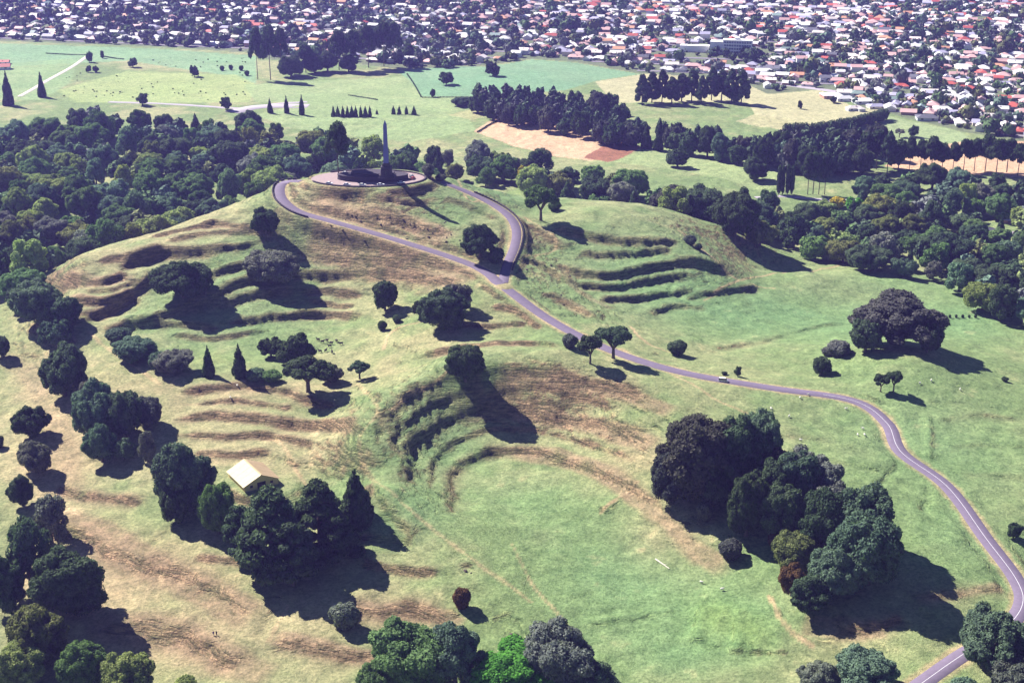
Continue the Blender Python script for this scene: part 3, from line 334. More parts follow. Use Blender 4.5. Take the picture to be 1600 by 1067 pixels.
WOOD_MASS = [
    (216.0,1081.3,9.3,19.0,'pu'), (249.7,1117.2,9.8,21.0,'dk'), (293.3,840.5,8.0,13.2,'ol'), (281.6,1152.4,10.2,24.2,'dk'), (232.9,1132.2,10.4,21.3,'pu'),
    (-296.5,825.4,11.0,20.7,'dk'), (-230.2,1057.5,8.4,11.6,'ol'), (-304.3,857.6,10.9,16.7,'dk'), (-417.5,1116.1,13.7,19.5,'gr'), (344.5,904.0,11.0,13.8,'li'),
    (289.6,955.0,11.1,14.7,'gy'), (243.2,1072.2,9.5,21.8,'dk'), (-278.2,832.6,8.5,11.7,'li'), (276.8,816.9,8.9,11.8,'bl'), (-273.1,784.7,9.1,17.5,'bl'),
    (-197.2,1122.6,9.6,15.7,'dk'), (254.4,842.6,4.5,11.9,'dk'), (-8.9,1286.7,7.8,17.3,'pu'), (-3.4,1369.7,8.0,18.1,'pu'), (312.7,924.4,7.2,10.7,'dk'),
    (311.1,987.9,8.2,13.5,'bl'), (353.0,960.0,7.9,12.6,'dk'), (-291.0,1214.8,10.3,14.9,'dk'), (185.7,938.1,8.2,13.9,'ol'), (25.4,1350.7,8.6,17.7,'dk'),
    (-243.7,1132.7,6.8,15.7,'dk'), (281.4,901.5,7.4,11.6,'dk'), (-282.2,909.6,5.5,14.2,'dk'), (-303.4,1103.2,8.1,11.0,'ol'), (316.6,1007.7,7.7,10.6,'bl'),
    (212.8,887.8,7.9,12.2,'li'), (40.5,1309.6,7.8,19.1,'dk'), (-395.9,1159.9,9.5,13.6,'ol'), (-81.6,1116.9,8.2,14.4,'gr'), (214.7,1107.5,7.6,18.4,'bl'),
    (295.8,930.8,8.1,13.3,'gr'), (9.9,1308.6,8.4,20.8,'dk'), (-232.4,1092.7,12.2,17.7,'gr'), (197.0,1107.1,8.8,20.4,'dk'), (44.5,1339.5,8.6,17.7,'dk'),
    (133.6,917.1,8.3,12.5,'gr'), (37.4,1259.9,8.8,21.5,'pu'), (9.5,1274.7,8.9,20.4,'dk'), (-315.1,1154.3,13.0,21.6,'gr'), (299.9,974.7,8.9,11.9,'dk'),
    (85.1,1263.5,7.1,15.6,'dk'), (57.8,1308.2,8.1,18.2,'dk'), (-117.7,1084.6,11.1,15.0,'li'), (235.1,913.7,8.6,11.8,'dk'), (371.5,1004.7,4.6,11.8,'dk'),
    (227.3,899.3,7.8,11.7,'gr'), (74.3,1203.3,5.0,22.3,'dk'), (1.2,1322.8,9.1,18.6,'dk'), (-314.1,1007.2,8.2,14.2,'gr'), (296.4,859.1,7.5,10.6,'gr'),
    (49.3,1253.7,8.2,17.4,'pu'), (-333.3,1118.0,11.5,14.8,'gy'), (-352.8,1058.5,8.4,11.5,'gr'), (24.9,1280.6,8.7,20.5,'pu'), (220.4,1094.6,9.0,23.7,'dk'),
    (75.4,1025.2,8.1,10.7,'ol'), (-248.1,975.0,8.8,14.6,'bl'), (-290.2,748.1,10.1,13.6,'dk'), (143.6,1187.0,9.1,18.7,'dk'), (-31.5,1372.2,8.7,18.3,'dk'),
    (-240.1,893.2,13.9,19.9,'ol'), (295.4,1030.1,8.0,11.9,'gr'), (-179.5,1127.6,9.0,13.0,'ol'), (-319.1,1208.7,8.9,13.1,'bl'), (-15.6,1338.8,8.3,19.6,'dk'),
    (-336.3,1097.6,10.0,12.7,'dk'), (-15.6,1319.1,8.8,19.2,'dk'), (249.5,1084.0,9.2,21.5,'dk'), (-258.4,1042.5,5.1,11.9,'dk'), (-288.0,1140.0,13.5,18.5,'gr'),
    (-352.5,1213.0,13.9,19.3,'dk'), (299.4,783.6,8.9,12.7,'li'), (89.2,1222.4,7.3,18.9,'dk'), (66.4,1290.1,7.4,18.4,'dk'), (273.4,1110.3,10.0,20.7,'pu'),
    (-215.3,1134.9,8.6,12.9,'gy'), (243.3,857.3,7.1,10.4,'dk'), (66.5,1238.2,8.6,20.4,'dk'), (7.6,1344.8,7.5,19.7,'dk'), (-255.5,1221.0,8.4,12.3,'bl'),
    (334.4,996.6,9.5,14.7,'dk'), (245.5,1151.6,8.9,18.3,'dk'), (262.1,1102.6,10.0,20.1,'dk'), (-191.5,1149.6,8.8,11.1,'ol'), (-30.6,1348.6,8.9,18.1,'pu'),
    (-127.7,1068.5,12.7,22.0,'bl'), (52.8,1239.4,8.1,18.0,'dk'), (-375.0,1248.4,12.2,18.6,'gy'), (266.5,1152.4,8.8,21.2,'dk'), (58.9,1275.2,7.1,16.7,'dk'),
    (234.1,1084.7,8.3,21.6,'dk'), (-417.1,1135.1,11.2,17.1,'ol'), (-91.8,1099.2,8.9,13.3,'bl'), (-293.1,1196.3,11.3,14.9,'bl'), (-341.1,1148.9,8.2,11.6,'gr'),
    (234.7,1098.7,9.5,21.2,'dk'), (197.0,890.3,11.0,16.2,'gr'), (368.1,978.4,10.0,12.7,'dk'), (12.9,1364.3,7.1,17.5,'dk'), (74.8,1223.0,7.8,18.6,'dk'),
    (21.0,1332.2,4.2,17.2,'dk'), (-300.5,1047.5,10.1,12.6,'gr'), (-136.1,1132.1,11.6,16.2,'ol'), (-367.7,1089.0,9.5,14.1,'bl'), (126.3,1185.0,5.3,20.4,'dk'),
    (6.7,1292.5,9.2,19.5,'pu'), (49.4,1293.9,7.5,15.2,'dk'), (101.8,1293.3,7.5,15.5,'dk'), (36.3,1325.6,7.2,18.1,'pu'), (223.9,1142.4,9.1,20.9,'pu'),
    (272.5,765.8,7.8,12.0,'bl'), (-18.3,1361.1,7.7,18.9,'pu'), (102.1,972.7,8.0,14.8,'gr'), (180.9,909.1,5.6,11.8,'dk'), (-375.2,1013.1,12.7,19.7,'dk'),
    (158.0,883.9,10.7,15.1,'gr'), (-355.0,1244.9,9.2,12.8,'dk'), (-210.3,1108.8,5.6,15.4,'dk'), (-359.3,951.5,11.6,15.4,'gr'), (316.3,822.9,7.2,10.5,'li'),
    (205.2,1117.3,8.5,20.2,'dk'), (41.4,1356.0,7.8,17.3,'dk'), (80.8,1336.4,9.3,20.0,'dk'), (248.5,1100.3,9.1,18.9,'dk'), (-257.2,951.9,13.0,17.7,'gr'),
    (110.7,1203.3,8.0,17.9,'dk'), (-400.2,1127.9,9.6,16.4,'gr'), (-129.3,1113.5,9.7,13.4,'gr'), (-175.2,1172.9,8.7,11.7,'gy'), (-98.1,1080.0,8.7,12.8,'gr'),
    (167.7,1154.3,9.1,19.4,'dk'), (-159.9,1154.3,10.9,18.4,'gr'), (-180.4,1058.7,11.0,14.8,'gr'), (333.4,878.6,7.7,11.2,'dk'), (25.5,1303.8,8.3,18.2,'pu'),
    (248.6,1133.6,7.8,18.0,'pu'), (233.2,1111.8,8.7,20.0,'dk'), (-19.5,1311.8,7.3,14.7,'pu'), (157.4,1171.2,4.9,18.0,'dk'), (112.2,1189.6,4.6,18.7,'dk'),
    (-284.2,1032.9,8.4,13.0,'li'), (148.1,899.4,12.1,19.4,'gr'), (-389.4,1057.0,8.0,13.7,'ol'), (-374.8,1045.7,8.6,10.9,'bl'), (226.4,853.0,8.8,11.9,'gr'),
    (93.1,1188.9,8.0,19.5,'pu'), (179.5,1138.9,7.4,14.9,'dk'), (-381.4,1204.7,10.5,14.1,'dk'), (-336.9,874.7,12.5,18.9,'gr'), (26.1,1037.3,8.1,12.0,'dk'),
    (122.4,937.7,9.5,16.2,'bl'), (43.2,1048.4,8.5,11.0,'dk'), (281.5,707.9,9.7,19.4,'li'), (90.7,1207.7,8.6,18.0,'dk'), (301.0,1096.9,9.2,24.7,'dk'),
    (-333.6,853.6,11.6,19.8,'bl'), (-234.9,1179.1,5.7,14.3,'dk'), (283.9,746.5,7.8,12.0,'gy'), (1.0,1305.9,7.7,15.5,'dk'), (-175.5,1083.4,8.4,11.4,'ol'),
    (-431.2,1153.6,10.4,17.6,'ol'), (-315.5,832.8,8.7,13.2,'dk'), (-30.6,1328.0,7.7,17.7,'dk'), (-371.3,967.8,10.7,16.8,'dk'), (-305.0,987.0,8.7,13.2,'bl'),
    (1.4,1082.5,9.2,11.5,'gy'), (-254.9,870.3,8.9,16.3,'gr'), (169.1,917.2,11.2,14.9,'gy'), (-425.8,1195.9,11.6,16.4,'gr'), (261.1,913.5,7.0,10.1,'li'),
    (274.1,947.1,7.9,11.9,'ol'), (355.3,934.4,8.7,10.9,'gy'), (132.0,1196.7,7.8,15.8,'dk'), (76.1,1317.1,8.7,18.6,'pu'),
]
TREE_LABELS = [
    ('dark rounded tree alone below the two stacked round trees', ''), ('feathery grey-purple tree at the upper end of the cluster below the dry banks', ''),
    ('tall loose blue-green tree in the cluster below the dry banks', ''), ('broad dome-shaped dark tree bulging out of its cluster onto dry grass', ''),
    ('blue-green tree behind the broad dome-shaped dark tree and the loose tall one', ''), ('olive green tree below the broad dome-shaped dark tree', ''),
    ('rich green round tree between the olive and the lime green trees', ''), ('lime green tree tucked in below the olive tree', ''),
    ('yellowish green tree standing apart on the dry grass', ''), ('low yellow-green shrub on the dry lower slope', ''),
    ('upper of two stacked dark round trees on the dry slope', ''), ('lower of two stacked round trees, grey-topped', ''),
    ('dark tree on the dry grass outside the trees below the crest', ''), ('small dark bush beside the two stacked round trees', ''),
    ('large blue-green tree at the head of the diagonal tree chain', ''), ('small grey-green tree wedged in the diagonal tree chain', ''),
    ('tall blue-green tree in the middle of the diagonal tree chain', ''), ('dark tree in the middle of the diagonal tree chain', ''),
    ('purple-grey domed tree at the side of the diagonal tree chain', ''), ('pale-topped tree at the foot of the diagonal tree chain', ''),
    ('small round tree at the foot of the diagonal tree chain', ''), ('thin grey gum with sparse leaves at the foot of the diagonal tree chain', ''),
    ('large blue-green tree below the dry crest', ''), ('pale-crowned tree at the lower tip of the trees below the dry crest', ''),
    ('dark tree tucked behind the pale-crowned tree', ''), ('dark tree on the outer side of the trees below the dry crest', ''),
    ('low spreading bush at the upper end of the crater rim hedge', ''), ('blue-green rounded tree on the low crater rim', ''),
    ('small bush joining two rounded trees on the low crater rim', ''), ('grey-blue rounded tree on the low crater rim', ''),
    ('slim upright dark tree on the crater rim beside the rounded trees', ''), ('taller upright dark tree on the crater rim beside low bushes', ''),
    ('low pale bush at the foot of the upright rim tree', ''), ('low green bush beneath the dark rim clump', ''), ('dark ragged tree on top of the rim clump', ''),
    ('dark green tree in the rim clump above the spreading tree', ''), ('spreading flat-topped tree with bare trunk on the crater rim', ''),
    ('rounded tree beside the spreading rim tree', ''), ('small leaning tree alone on the pale grass', ''), ('dark tree on the slope just below the looping road', ''),
    ('wide grey-blue tree on the inner crater slope', ''), ('wide dark tree casting a long shadow down the crater', ''),
    ('upright dark tree at the foot of the brown slope', ''), ('small round tree beside the dark knoll tree', ''),
    ('tiny bush near the foot of the brown slope, beside the upright dark tree', ''), ('tiny bush beside the curved farm track', ''),
    ('large dark tree on the knoll above the curved farm track', ''), ('feathery grey-blue tree behind the dark knoll tree', ''),
    ('tall round tree on the crater rim with a long black shadow', ''), ('wind-shaped dark tree with bare trunks beside the road', ''),
    ('narrower dark tree leaning out beside the wind-shaped roadside tree', ''), ('pale grey bush at the edge of the road', ''),
    ('pointed dark bush on the green flat above the road', ''), ('tiny round tree above the road bend', ''), ('tiny low bush above the road beside the tiny round tree', ''),
    ('dark tree in the fork of the two roads', ''), ('dark bush mostly standing in for shadow in the point of the road fork', ''), ('open-crowned tree on thin trunks beyond the upper road', ''),  # the bush in the fork's point is added, mostly in place of shadow
    ('low green bush behind the open-crowned tree', ''), ('pale grey bush on the end of the terraced ridge', ''), ('small dark bush on the tip of the terraced ridge', ''),
    ('grey bush at the edge of the summit terrace', ''), ('low bush behind the summit terrace beside the road', ''),
    ('huge purplish dome-shaped tree crowning the grassy knoll', ''), ('dark shoulder tree between the trailing bush and the huge dome-shaped tree', ''),
    ('dark tree between the huge dome-shaped tree and the dotted row of bushes', ''), ('low trailing bush beside the huge dome-shaped tree', ''),
    ('small bush at the tail of the low trailing bush', ''), ('small ragged tree below the tail of the low trailing bush', ''),
    ('smaller of two lollipop trees above the road bend', ''), ('larger of two lollipop trees above the road bend', ''), ('tiny dark bush on the shoulder of the knoll', ''),
    ('small round tree beside the descending road', ''), ('giant dark tree at the head of the grove below the road', ''),
    ('dark tree leaning over brown grass under the giant grove tree', ''), ('shadowed tree behind the pale bush in the grove', ''),
    ('deep shaded tree joining the giant dark tree to the rest of the grove', ''), ('blue-green tree filling the heart of the grove', ''),
    ('dark tree between the two deep green trees of the grove', ''), ('dark tree in the thick of the lower grove', ''),
    ('broad dark tree rising behind the tip of the terraced ridge', ''), ('large dark tree beside the broad one behind the ridge tip', ''),
    ('large dark tree at the shadowed end of the hill wood', ''), ('blue-green tree ending the hill wood on the green flat', ''),
    ('blue-green tree beside the giant dark grove tree', ''), ('purple-grey tree in the grove behind the blue-green tree', ''),
    ('deep green tree at the edge of the grove above the red path', ''), ('broad grey-green tree in the middle of the grove', ''),
    ('deep green tree in front of the broad grey-green grove tree', ''), ('grey-green tree behind the tallest grove trees', ''),
    ('great blue-green tree at the lower end of the grove', ''), ('great dark tree at the outer corner of the grove', ''),
    ('olive green tree on the inner edge of the grove', ''), ('small rusty bush at the edge of the grove', ''), ('rust-brown tree on the inner edge of the grove', ''),
    ('dark round tree at the tip of the grove', ''), ('blue-green tree in the lower grove between rust and dark trees', ''),
    ('pale grey bush below the giant grove tree', ''), ('round grey bush alone beside the grove path', ''),
    ('large dark green tree at the mouth of the breached crater', ''), ('blue-green tree beside the large dark green tree at the crater mouth', ''),
    ('smaller green tree at the outer side of the crater mouth group', ''), ('vivid bright green low-spreading tree', ''),
    ('dark grey-green tree behind the vivid green tree', ''), ('small blue-green tree beside the dark grey-green tree', ''), ('grey-green tree below the grove tip', ''),
    ('blue-green tree beside the lower road', ''), ('large blue-green tree at the road corner', ''), ('bluish tree beside the large road corner tree', ''),
    ('low bush at the verge of the lower road', ''), ('tall rounded blue-green tree beside the cream-roofed shed', ''),
    ('dark lower tree at the foot of the tall rounded shed tree', ''), ('tall green tree in front of the cream-roofed shed', ''),
    ('great layered pine in the middle of the shed grove', ''), ('slimmer layered pine beside the great pine', ''), ('broad dark pine beyond the shed', ''),
    ('dark pine at the lower end of the shed grove', ''), ('small shadowy pine on the outer edge of the shed grove', ''),
    ('steep pointed conifer apart from the shed grove', ''), ('round grey bush below the shed grove', ''), ('dark rusty bush above the crater mouth', ''),
    ('lone pine with bare trunk on the summit terrace', ''), ('bright yellow tree at the edge of the wood behind the hill', ''),
    ('yellow tree among the garden trees of the far wood', ''), ('bright green tree beside the garden lawn in the far wood', ''),
    ('round dark tree on the pale paddock beyond the wood', ''), ('round dark tree beside the row of slim poplars', ''), ('tall oval tree beside the pale farm lane', ''),
    ('slim dark tree beyond the pale farm lane', ''), ('one of a pair of small trees below the pale farm lane', 'pair below the farm lane'),
    ('round tree alone on the bright far field', ''), ('dark conical tree on the yellow-green far field', ''),
    ('tall dark spire conifer at the end of the pale farm lane', ''), ('tallest dark spire conifer beside the orange roof', ''),
    ('dark round tree on the road behind the wood', ''), ('dark tree at the bend of the road behind the wood', ''), ('shortest spire conifer by the lavender car park', ''),
    ('middle spire conifer by the lavender car park', ''), ('tallest spire conifer by the lavender car park', ''), ('round tree on the teal field', ''),
    ('small tree below the teal field fence', ''), ('tree against the far edge of the teal field', ''), ('bushy clump beside the tan mound', ''),
    ('small tree alone on the beige field', ''), ('bush near the white roofs on the beige field', ''), ('sparse grey tree beside the dark conifer hedge field', ''),
    ('dark oval tree next to the sparse grey tree', ''), ('bush among pale stones on the far green field', 'bushes on the far field'),
    ('ninth conifer of the close row, counted from the loose four', 'conifer row on the pale field'),
    ('eighth conifer of the close row, counted from the loose four', 'conifer row on the pale field'),
    ('seventh conifer of the close row, counted from the loose four', 'conifer row on the pale field'),
    ('sixth conifer of the close row, counted from the loose four', 'conifer row on the pale field'),
    ('fifth conifer of the close row, counted from the loose four', 'conifer row on the pale field'),
    ('fourth conifer of the close row, counted from the loose four', 'conifer row on the pale field'),
    ('third conifer of the close row, counted from the loose four', 'conifer row on the pale field'),
    ('second conifer of the close row, counted from the loose four', 'conifer row on the pale field'),
    ('first conifer of the close row, counted from the loose four', 'conifer row on the pale field'), ('tiny conifer just past the end of the close conifer row', ''),
    ('first conifer of the loose four, counted from the close row', 'four loose conifers on the pale field'),
    ('second conifer of the loose four, counted from the close row', 'four loose conifers on the pale field'),
    ('third conifer of the loose four, counted from the close row', 'four loose conifers on the pale field'),
    ('fourth conifer of the loose four, counted from the close row', 'four loose conifers on the pale field'),
    ('tenth tall bare-trunked pine on the far field edge, counted from the teal field', 'tall pines on the far field edge'),
    ('ninth tall bare-trunked pine on the far field edge, counted from the teal field', 'tall pines on the far field edge'),
    ('eighth tall bare-trunked pine on the far field edge, counted from the teal field', 'tall pines on the far field edge'),
    ('seventh tall bare-trunked pine on the far field edge, counted from the teal field', 'tall pines on the far field edge'),
    ('sixth tall bare-trunked pine on the far field edge, counted from the teal field', 'tall pines on the far field edge'),
    ('fifth tall bare-trunked pine on the far field edge, counted from the teal field', 'tall pines on the far field edge'),
    ('fourth tall bare-trunked pine on the far field edge, counted from the teal field', 'tall pines on the far field edge'),
    ('third tall bare-trunked pine on the far field edge, counted from the teal field', 'tall pines on the far field edge'),
    ('second tall bare-trunked pine on the far field edge, counted from the teal field', 'tall pines on the far field edge'),
    ('first tall bare-trunked pine on the far field edge, counted from the teal field', 'tall pines on the far field edge'),
    ('dark leafy tree under the tall far pines', 'leafy trees under the far pines'),
    ('fourth slim poplar in the row, counted from the paddock pines', 'row of slim poplars'),
    ('third slim poplar in the row, counted from the paddock pines', 'row of slim poplars'),
    ('second slim poplar in the row, counted from the paddock pines', 'row of slim poplars'),
    ('first slim poplar in the row, counted from the paddock pines', 'row of slim poplars'),
    ('first bare-trunked paddock pine, counted from the poplars', 'pines shading the pale paddock'),
    ('second bare-trunked paddock pine, counted from the poplars', 'pines shading the pale paddock'),
    ('third bare-trunked paddock pine, counted from the poplars', 'pines shading the pale paddock'),
    ('fourth bare-trunked paddock pine, counted from the poplars', 'pines shading the pale paddock'),
    ('first bush of the dotted row, counted from the huge dome-shaped tree', 'dotted row of bushes on the green flat'),
    ('second bush of the dotted row, counted from the huge dome-shaped tree', 'dotted row of bushes on the green flat'),
    ('third bush of the dotted row, counted from the huge dome-shaped tree', 'dotted row of bushes on the green flat'),
    ('fourth bush of the dotted row, counted from the huge dome-shaped tree', 'dotted row of bushes on the green flat'),
    ('fifth bush of the dotted row, counted from the huge dome-shaped tree', 'dotted row of bushes on the green flat'),
    ('sixth bush of the dotted row, counted from the huge dome-shaped tree', 'dotted row of bushes on the green flat'),
    ('seventh bush of the dotted row, counted from the huge dome-shaped tree', 'dotted row of bushes on the green flat'),
    ('first bare-trunked pine before the peach field, counted from the hedge clump', 'pines before the peach field'),
    ('second bare-trunked pine before the peach field, counted from the hedge clump', 'pines before the peach field'),
    ('third bare-trunked pine before the peach field, counted from the hedge clump', 'pines before the peach field'),
    ('fourth bare-trunked pine before the peach field, counted from the hedge clump', 'pines before the peach field'),
    ('fifth bare-trunked pine before the peach field, counted from the hedge clump', 'pines before the peach field'),
    ('sixth bare-trunked pine before the peach field, counted from the hedge clump', 'pines before the peach field'),
    ('seventh bare-trunked pine before the peach field, counted from the hedge clump', 'pines before the peach field'),
    ('eighth bare-trunked pine before the peach field, counted from the hedge clump', 'pines before the peach field'),
    ('ninth bare-trunked pine before the peach field, counted from the hedge clump', 'pines before the peach field'),
    ('tenth bare-trunked pine before the peach field, counted from the hedge clump', 'pines before the peach field'),
    ('eleventh bare-trunked pine before the peach field, counted from the hedge clump', 'pines before the peach field'),
    ('twelfth bare-trunked pine before the peach field, counted from the hedge clump', 'pines before the peach field'),
    ('thirteenth bare-trunked pine before the peach field, counted from the hedge clump', 'pines before the peach field'),
    ('fourteenth bare-trunked pine before the peach field, counted from the hedge clump', 'pines before the peach field'),
    ('fifteenth bare-trunked pine before the peach field, counted from the hedge clump', 'pines before the peach field'),
    ('sixteenth bare-trunked pine before the peach field, counted from the hedge clump', 'pines before the peach field'),
    ('first tall dark pine on the beige field, counted from the teal field', 'shelter belt on the beige field'),
    ('second tall dark pine on the beige field, counted from the teal field', 'shelter belt on the beige field'),
    ('third tall dark pine on the beige field, counted from the teal field', 'shelter belt on the beige field'),
    ('fourth tall dark pine on the beige field, counted from the teal field', 'shelter belt on the beige field'),
    ('fifth tall dark pine on the beige field, counted from the teal field', 'shelter belt on the beige field'),
    ('sixth tall dark pine on the beige field, counted from the teal field', 'shelter belt on the beige field'),
    ('seventh tall dark pine on the beige field, counted from the teal field', 'shelter belt on the beige field'),
    ('eighth tall dark pine on the beige field, counted from the teal field', 'shelter belt on the beige field'),
    ('ninth tall dark pine on the beige field, counted from the teal field', 'shelter belt on the beige field'),
    ('tenth tall dark pine on the beige field, counted from the teal field', 'shelter belt on the beige field'),
    ('eleventh tall dark pine on the beige field, counted from the teal field', 'shelter belt on the beige field'),
    ('tall pale green loose tree in the hill wood, above the crest trees', 'wood behind the hill'),
    ('tall dark green loose tree in the flat-side wood, above the dotted row of bushes', 'wood along the green flat'),
    ('tall fresh green loose tree in the hill wood, above the crest trees', 'wood behind the hill'),
    ('squat pale green loose tree in the hill wood, at its blunt end', 'wood behind the hill'),
    ('squat blue-green loose tree in the flat-side wood, above the dotted row of bushes', 'wood along the green flat'),
    ('tall dark green loose tree in the flat-side wood, below the poplars', 'wood along the green flat'),
    ('large tall fresh green tree in the hill wood, in its pale green heart', 'wood behind the hill'),
    ('large squat dark green tree in the flat-side wood, on the green flat side', 'wood along the green flat'),
    ('tall olive loose tree in the hill wood, behind the dry crest', 'wood behind the hill'),
    ('tall blue-green loose tree in the hill wood, in its shadowy depths', 'wood behind the hill'),
    ('large tall pale green tree in the hill wood, behind the dry crest', 'wood behind the hill'),
    ('large tall blue-green tree in the hill wood, behind the dry crest', 'wood behind the hill'),
    ('large tall fresh green tree in the hill wood, behind the obelisk', 'wood behind the hill'),
    ('squat dark green tree in the hill wood, above the crest trees', 'wood behind the hill'),
    ('squat fresh green loose tree in the flat-side wood, in front of the garden drive', 'wood along the green flat'),
    ('tall blue-green loose tree in the hill wood, behind the dry crest', 'wood behind the hill'),
    ('large squat fresh green tree in the hill wood, in its shadowy depths', 'wood behind the hill'),
    ('large tall dark green tree in the hill wood, in its shadowy depths', 'wood behind the hill'),
    ('tall fresh green loose tree in the hill wood, in its shadowy depths', 'wood behind the hill'),
    ('tall grey-green loose tree in the flat-side wood, in front of the garden drive', 'wood along the green flat'),
    ('large squat pale green tree in the hill wood, by the lone pine', 'wood behind the hill'),
    ('tall blue-green loose tree in the hill wood, below the yellow-green far field', 'wood behind the hill'),
    ('tall blue-green loose tree in the flat-side wood, below the peach field pines', 'wood along the green flat'),
    ('large squat pale green tree in the hill wood, round the yellow tree', 'wood behind the hill'),
    ('tall pale green loose tree in the hill wood, behind the obelisk', 'wood behind the hill'),
    ('tall dark green loose tree in the flat-side wood, below the peach field pines', 'wood along the green flat'),
    ('large squat fresh green tree in the hill wood, behind the dry crest', 'wood behind the hill'),
    ('large squat fresh green tree in the flat-side wood, beyond the garden drive', 'wood along the green flat'),
    ('tall fresh green tree in the flat-side wood, above the dotted row of bushes', 'wood along the green flat'),
    ('large tall dark green tree in the hill wood, past the open-crowned tree', 'wood behind the hill'),
    ('large squat blue-green tree in the hill wood, behind the dry crest', 'wood behind the hill'),
    ('squat olive tree in the flat-side wood, on the green flat side', 'wood along the green flat'),
    ('dark green conifer in the hill wood, beyond the terraced ridge', 'wood behind the hill'),
    ('tall dark green tree in the flat-side wood, below the peach field pines', 'wood along the green flat'),
    ('small tall fresh green tree in the flat-side wood, on the green flat side', 'wood along the green flat'),
    ('large squat fresh green tree in the hill wood, below the grassy gap', 'wood behind the hill'),
    ('tall fresh green loose tree in the hill wood, below the end of the farm lane', 'wood behind the hill'),
    ('large squat pale green tree in the flat-side wood, above the dotted row of bushes', 'wood along the green flat'),
    ('large tall dark green tree in the flat-side wood, in front of the garden drive', 'wood along the green flat'),
    ('squat fresh green tree in the hill wood, above the crest trees', 'wood behind the hill'),
    ('tall pale green loose tree in the hill wood, in its pale green heart', 'wood behind the hill'),
    ('tall olive tree in the hill wood, at its blunt end', 'wood behind the hill'),
    ('large squat grey-green tree in the hill wood, above the crest trees', 'wood behind the hill'),
    ('tall pale green tree in the hill wood, in its outer depths', 'wood behind the hill'),
    ('tall olive tree in the hill wood, above the crest trees', 'wood behind the hill'),
    ('large squat fresh green tree in the hill wood, below the end of the farm lane', 'wood behind the hill'),
    ('large tall fresh green tree in the hill wood, in its outer depths', 'wood behind the hill'),
    ('large squat pale green tree in the hill wood, behind the dry crest', 'wood behind the hill'),
    ('squat dark green tree in the flat-side wood, above the dotted row of bushes', 'wood along the green flat'),
    ('tall dark green tree in the bare-field belt, at its poplar end', 'belt by the bare field'),
    ('large tall grey-green tree in the hill wood, beyond the terraced ridge', 'wood behind the hill'),
    ('large squat blue-green tree in the hill wood, by the lone pine', 'wood behind the hill'),
    ('large tall fresh green tree in the hill wood, beyond the terraced ridge', 'wood behind the hill'),
    ('large tall blue-green tree in the hill wood, below the end of the farm lane', 'wood behind the hill'),
    ('squat dark green loose tree in the flat-side wood, beside the garden lawn', 'wood along the green flat'),
    ('rounded blue-green tree in the bare-field belt, above the pale paddock', 'belt by the bare field'),
    ('dark green conifer in the hill wood, by the lone pine', 'wood behind the hill'),
    ('tall dark green tree in the flat-side wood, below the poplars', 'wood along the green flat'),
    ('small tall dark green tree in the bare-field belt, along the peach bare field', 'belt by the bare field'),
    ('rounded dark green tree in the bare-field belt, beside the brown ploughed patch', 'belt by the bare field'),
    ('tall blue-green loose tree in the hill wood, in its pale green heart', 'wood behind the hill'),
    ('large squat dark green tree in the hill wood, below the yellow-green far field', 'wood behind the hill'),
    ('small tall dark green tree by the conifer hedge, on its peach field side', 'clump by the conifer hedge'),
    ('squat pale green tree in the hill wood, in its outer depths', 'wood behind the hill'),
    ('squat dark green loose tree in the hill wood, round the yellow tree', 'wood behind the hill'),
    ('tall dark green tree in the bare-field belt, above the pale paddock', 'belt by the bare field'),
    ('small tall purplish tree in the bare-field belt, along the peach bare field', 'belt by the bare field'),
    ('tall purplish tree by the conifer hedge, on its poplar side', 'clump by the conifer hedge'),
    ('large squat olive tree in the flat-side wood, beside the garden lawn', 'wood along the green flat'),
    ('large squat blue-green tree in the hill wood, in its outer depths', 'wood behind the hill'),
    ('small squat fresh green tree in the hill wood, past the open-crowned tree', 'wood behind the hill'),
    ('squat dark green tree in the flat-side wood, round the garden drive', 'wood along the green flat'),
    ('small tall blue-green tree in the flat-side wood, in front of the garden drive', 'wood along the green flat'),
    ('small rounded dark green tree in the bare-field belt, above the pale paddock', 'belt by the bare field'),
    ('large tall blue-green tree in the hill wood, in its pale green heart', 'wood behind the hill'),
    ('large tall pale green tree in the hill wood, in its outer depths', 'wood behind the hill'),
    ('tall olive tree in the flat-side wood, in front of the garden drive', 'wood along the green flat'),
    ('squat fresh green loose tree in the hill wood, below the grassy gap', 'wood behind the hill'),
    ('small rounded dark green tree by the conifer hedge, in its middle', 'clump by the conifer hedge'),
    ('dark green conifer in the hill wood, past the open-crowned tree', 'wood behind the hill'),
    ('large squat dark green tree in the hill wood, behind the dry crest', 'wood behind the hill'),
    ('large squat blue-green tree in the flat-side wood, below the peach field pines', 'wood along the green flat'),
    ('small tall purplish tree in the bare-field belt, beside the brown ploughed patch', 'belt by the bare field'),
    ('large squat olive tree in the hill wood, above the crest trees', 'wood behind the hill'),
    ('large tall fresh green tree in the hill wood, below the yellow-green far field', 'wood behind the hill'),
    ('large tall olive tree in the hill wood, by the lone pine', 'wood behind the hill'),
    ('squat grey-green loose tree in the flat-side wood, above the dotted row of bushes', 'wood along the green flat'),
    ('squat olive tree in the hill wood, below the grassy gap', 'wood behind the hill'),
    ('tall dark green loose tree in the hill wood, below the end of the farm lane', 'wood behind the hill'),
    ('large tall olive tree in the hill wood, in its outer depths', 'wood behind the hill'),
    ('tall fresh green tree in the hill wood, in its shadowy depths', 'wood behind the hill'),
    ('large squat fresh green tree in the hill wood, by the lone pine', 'wood behind the hill'),
    ('large tall grey-green tree in the hill wood, below the grassy gap', 'wood behind the hill'),
    ('squat dark green tree in the flat-side wood, beside the garden lawn', 'wood along the green flat'),
    ('squat dark green loose tree in the hill wood, behind the obelisk', 'wood behind the hill'),
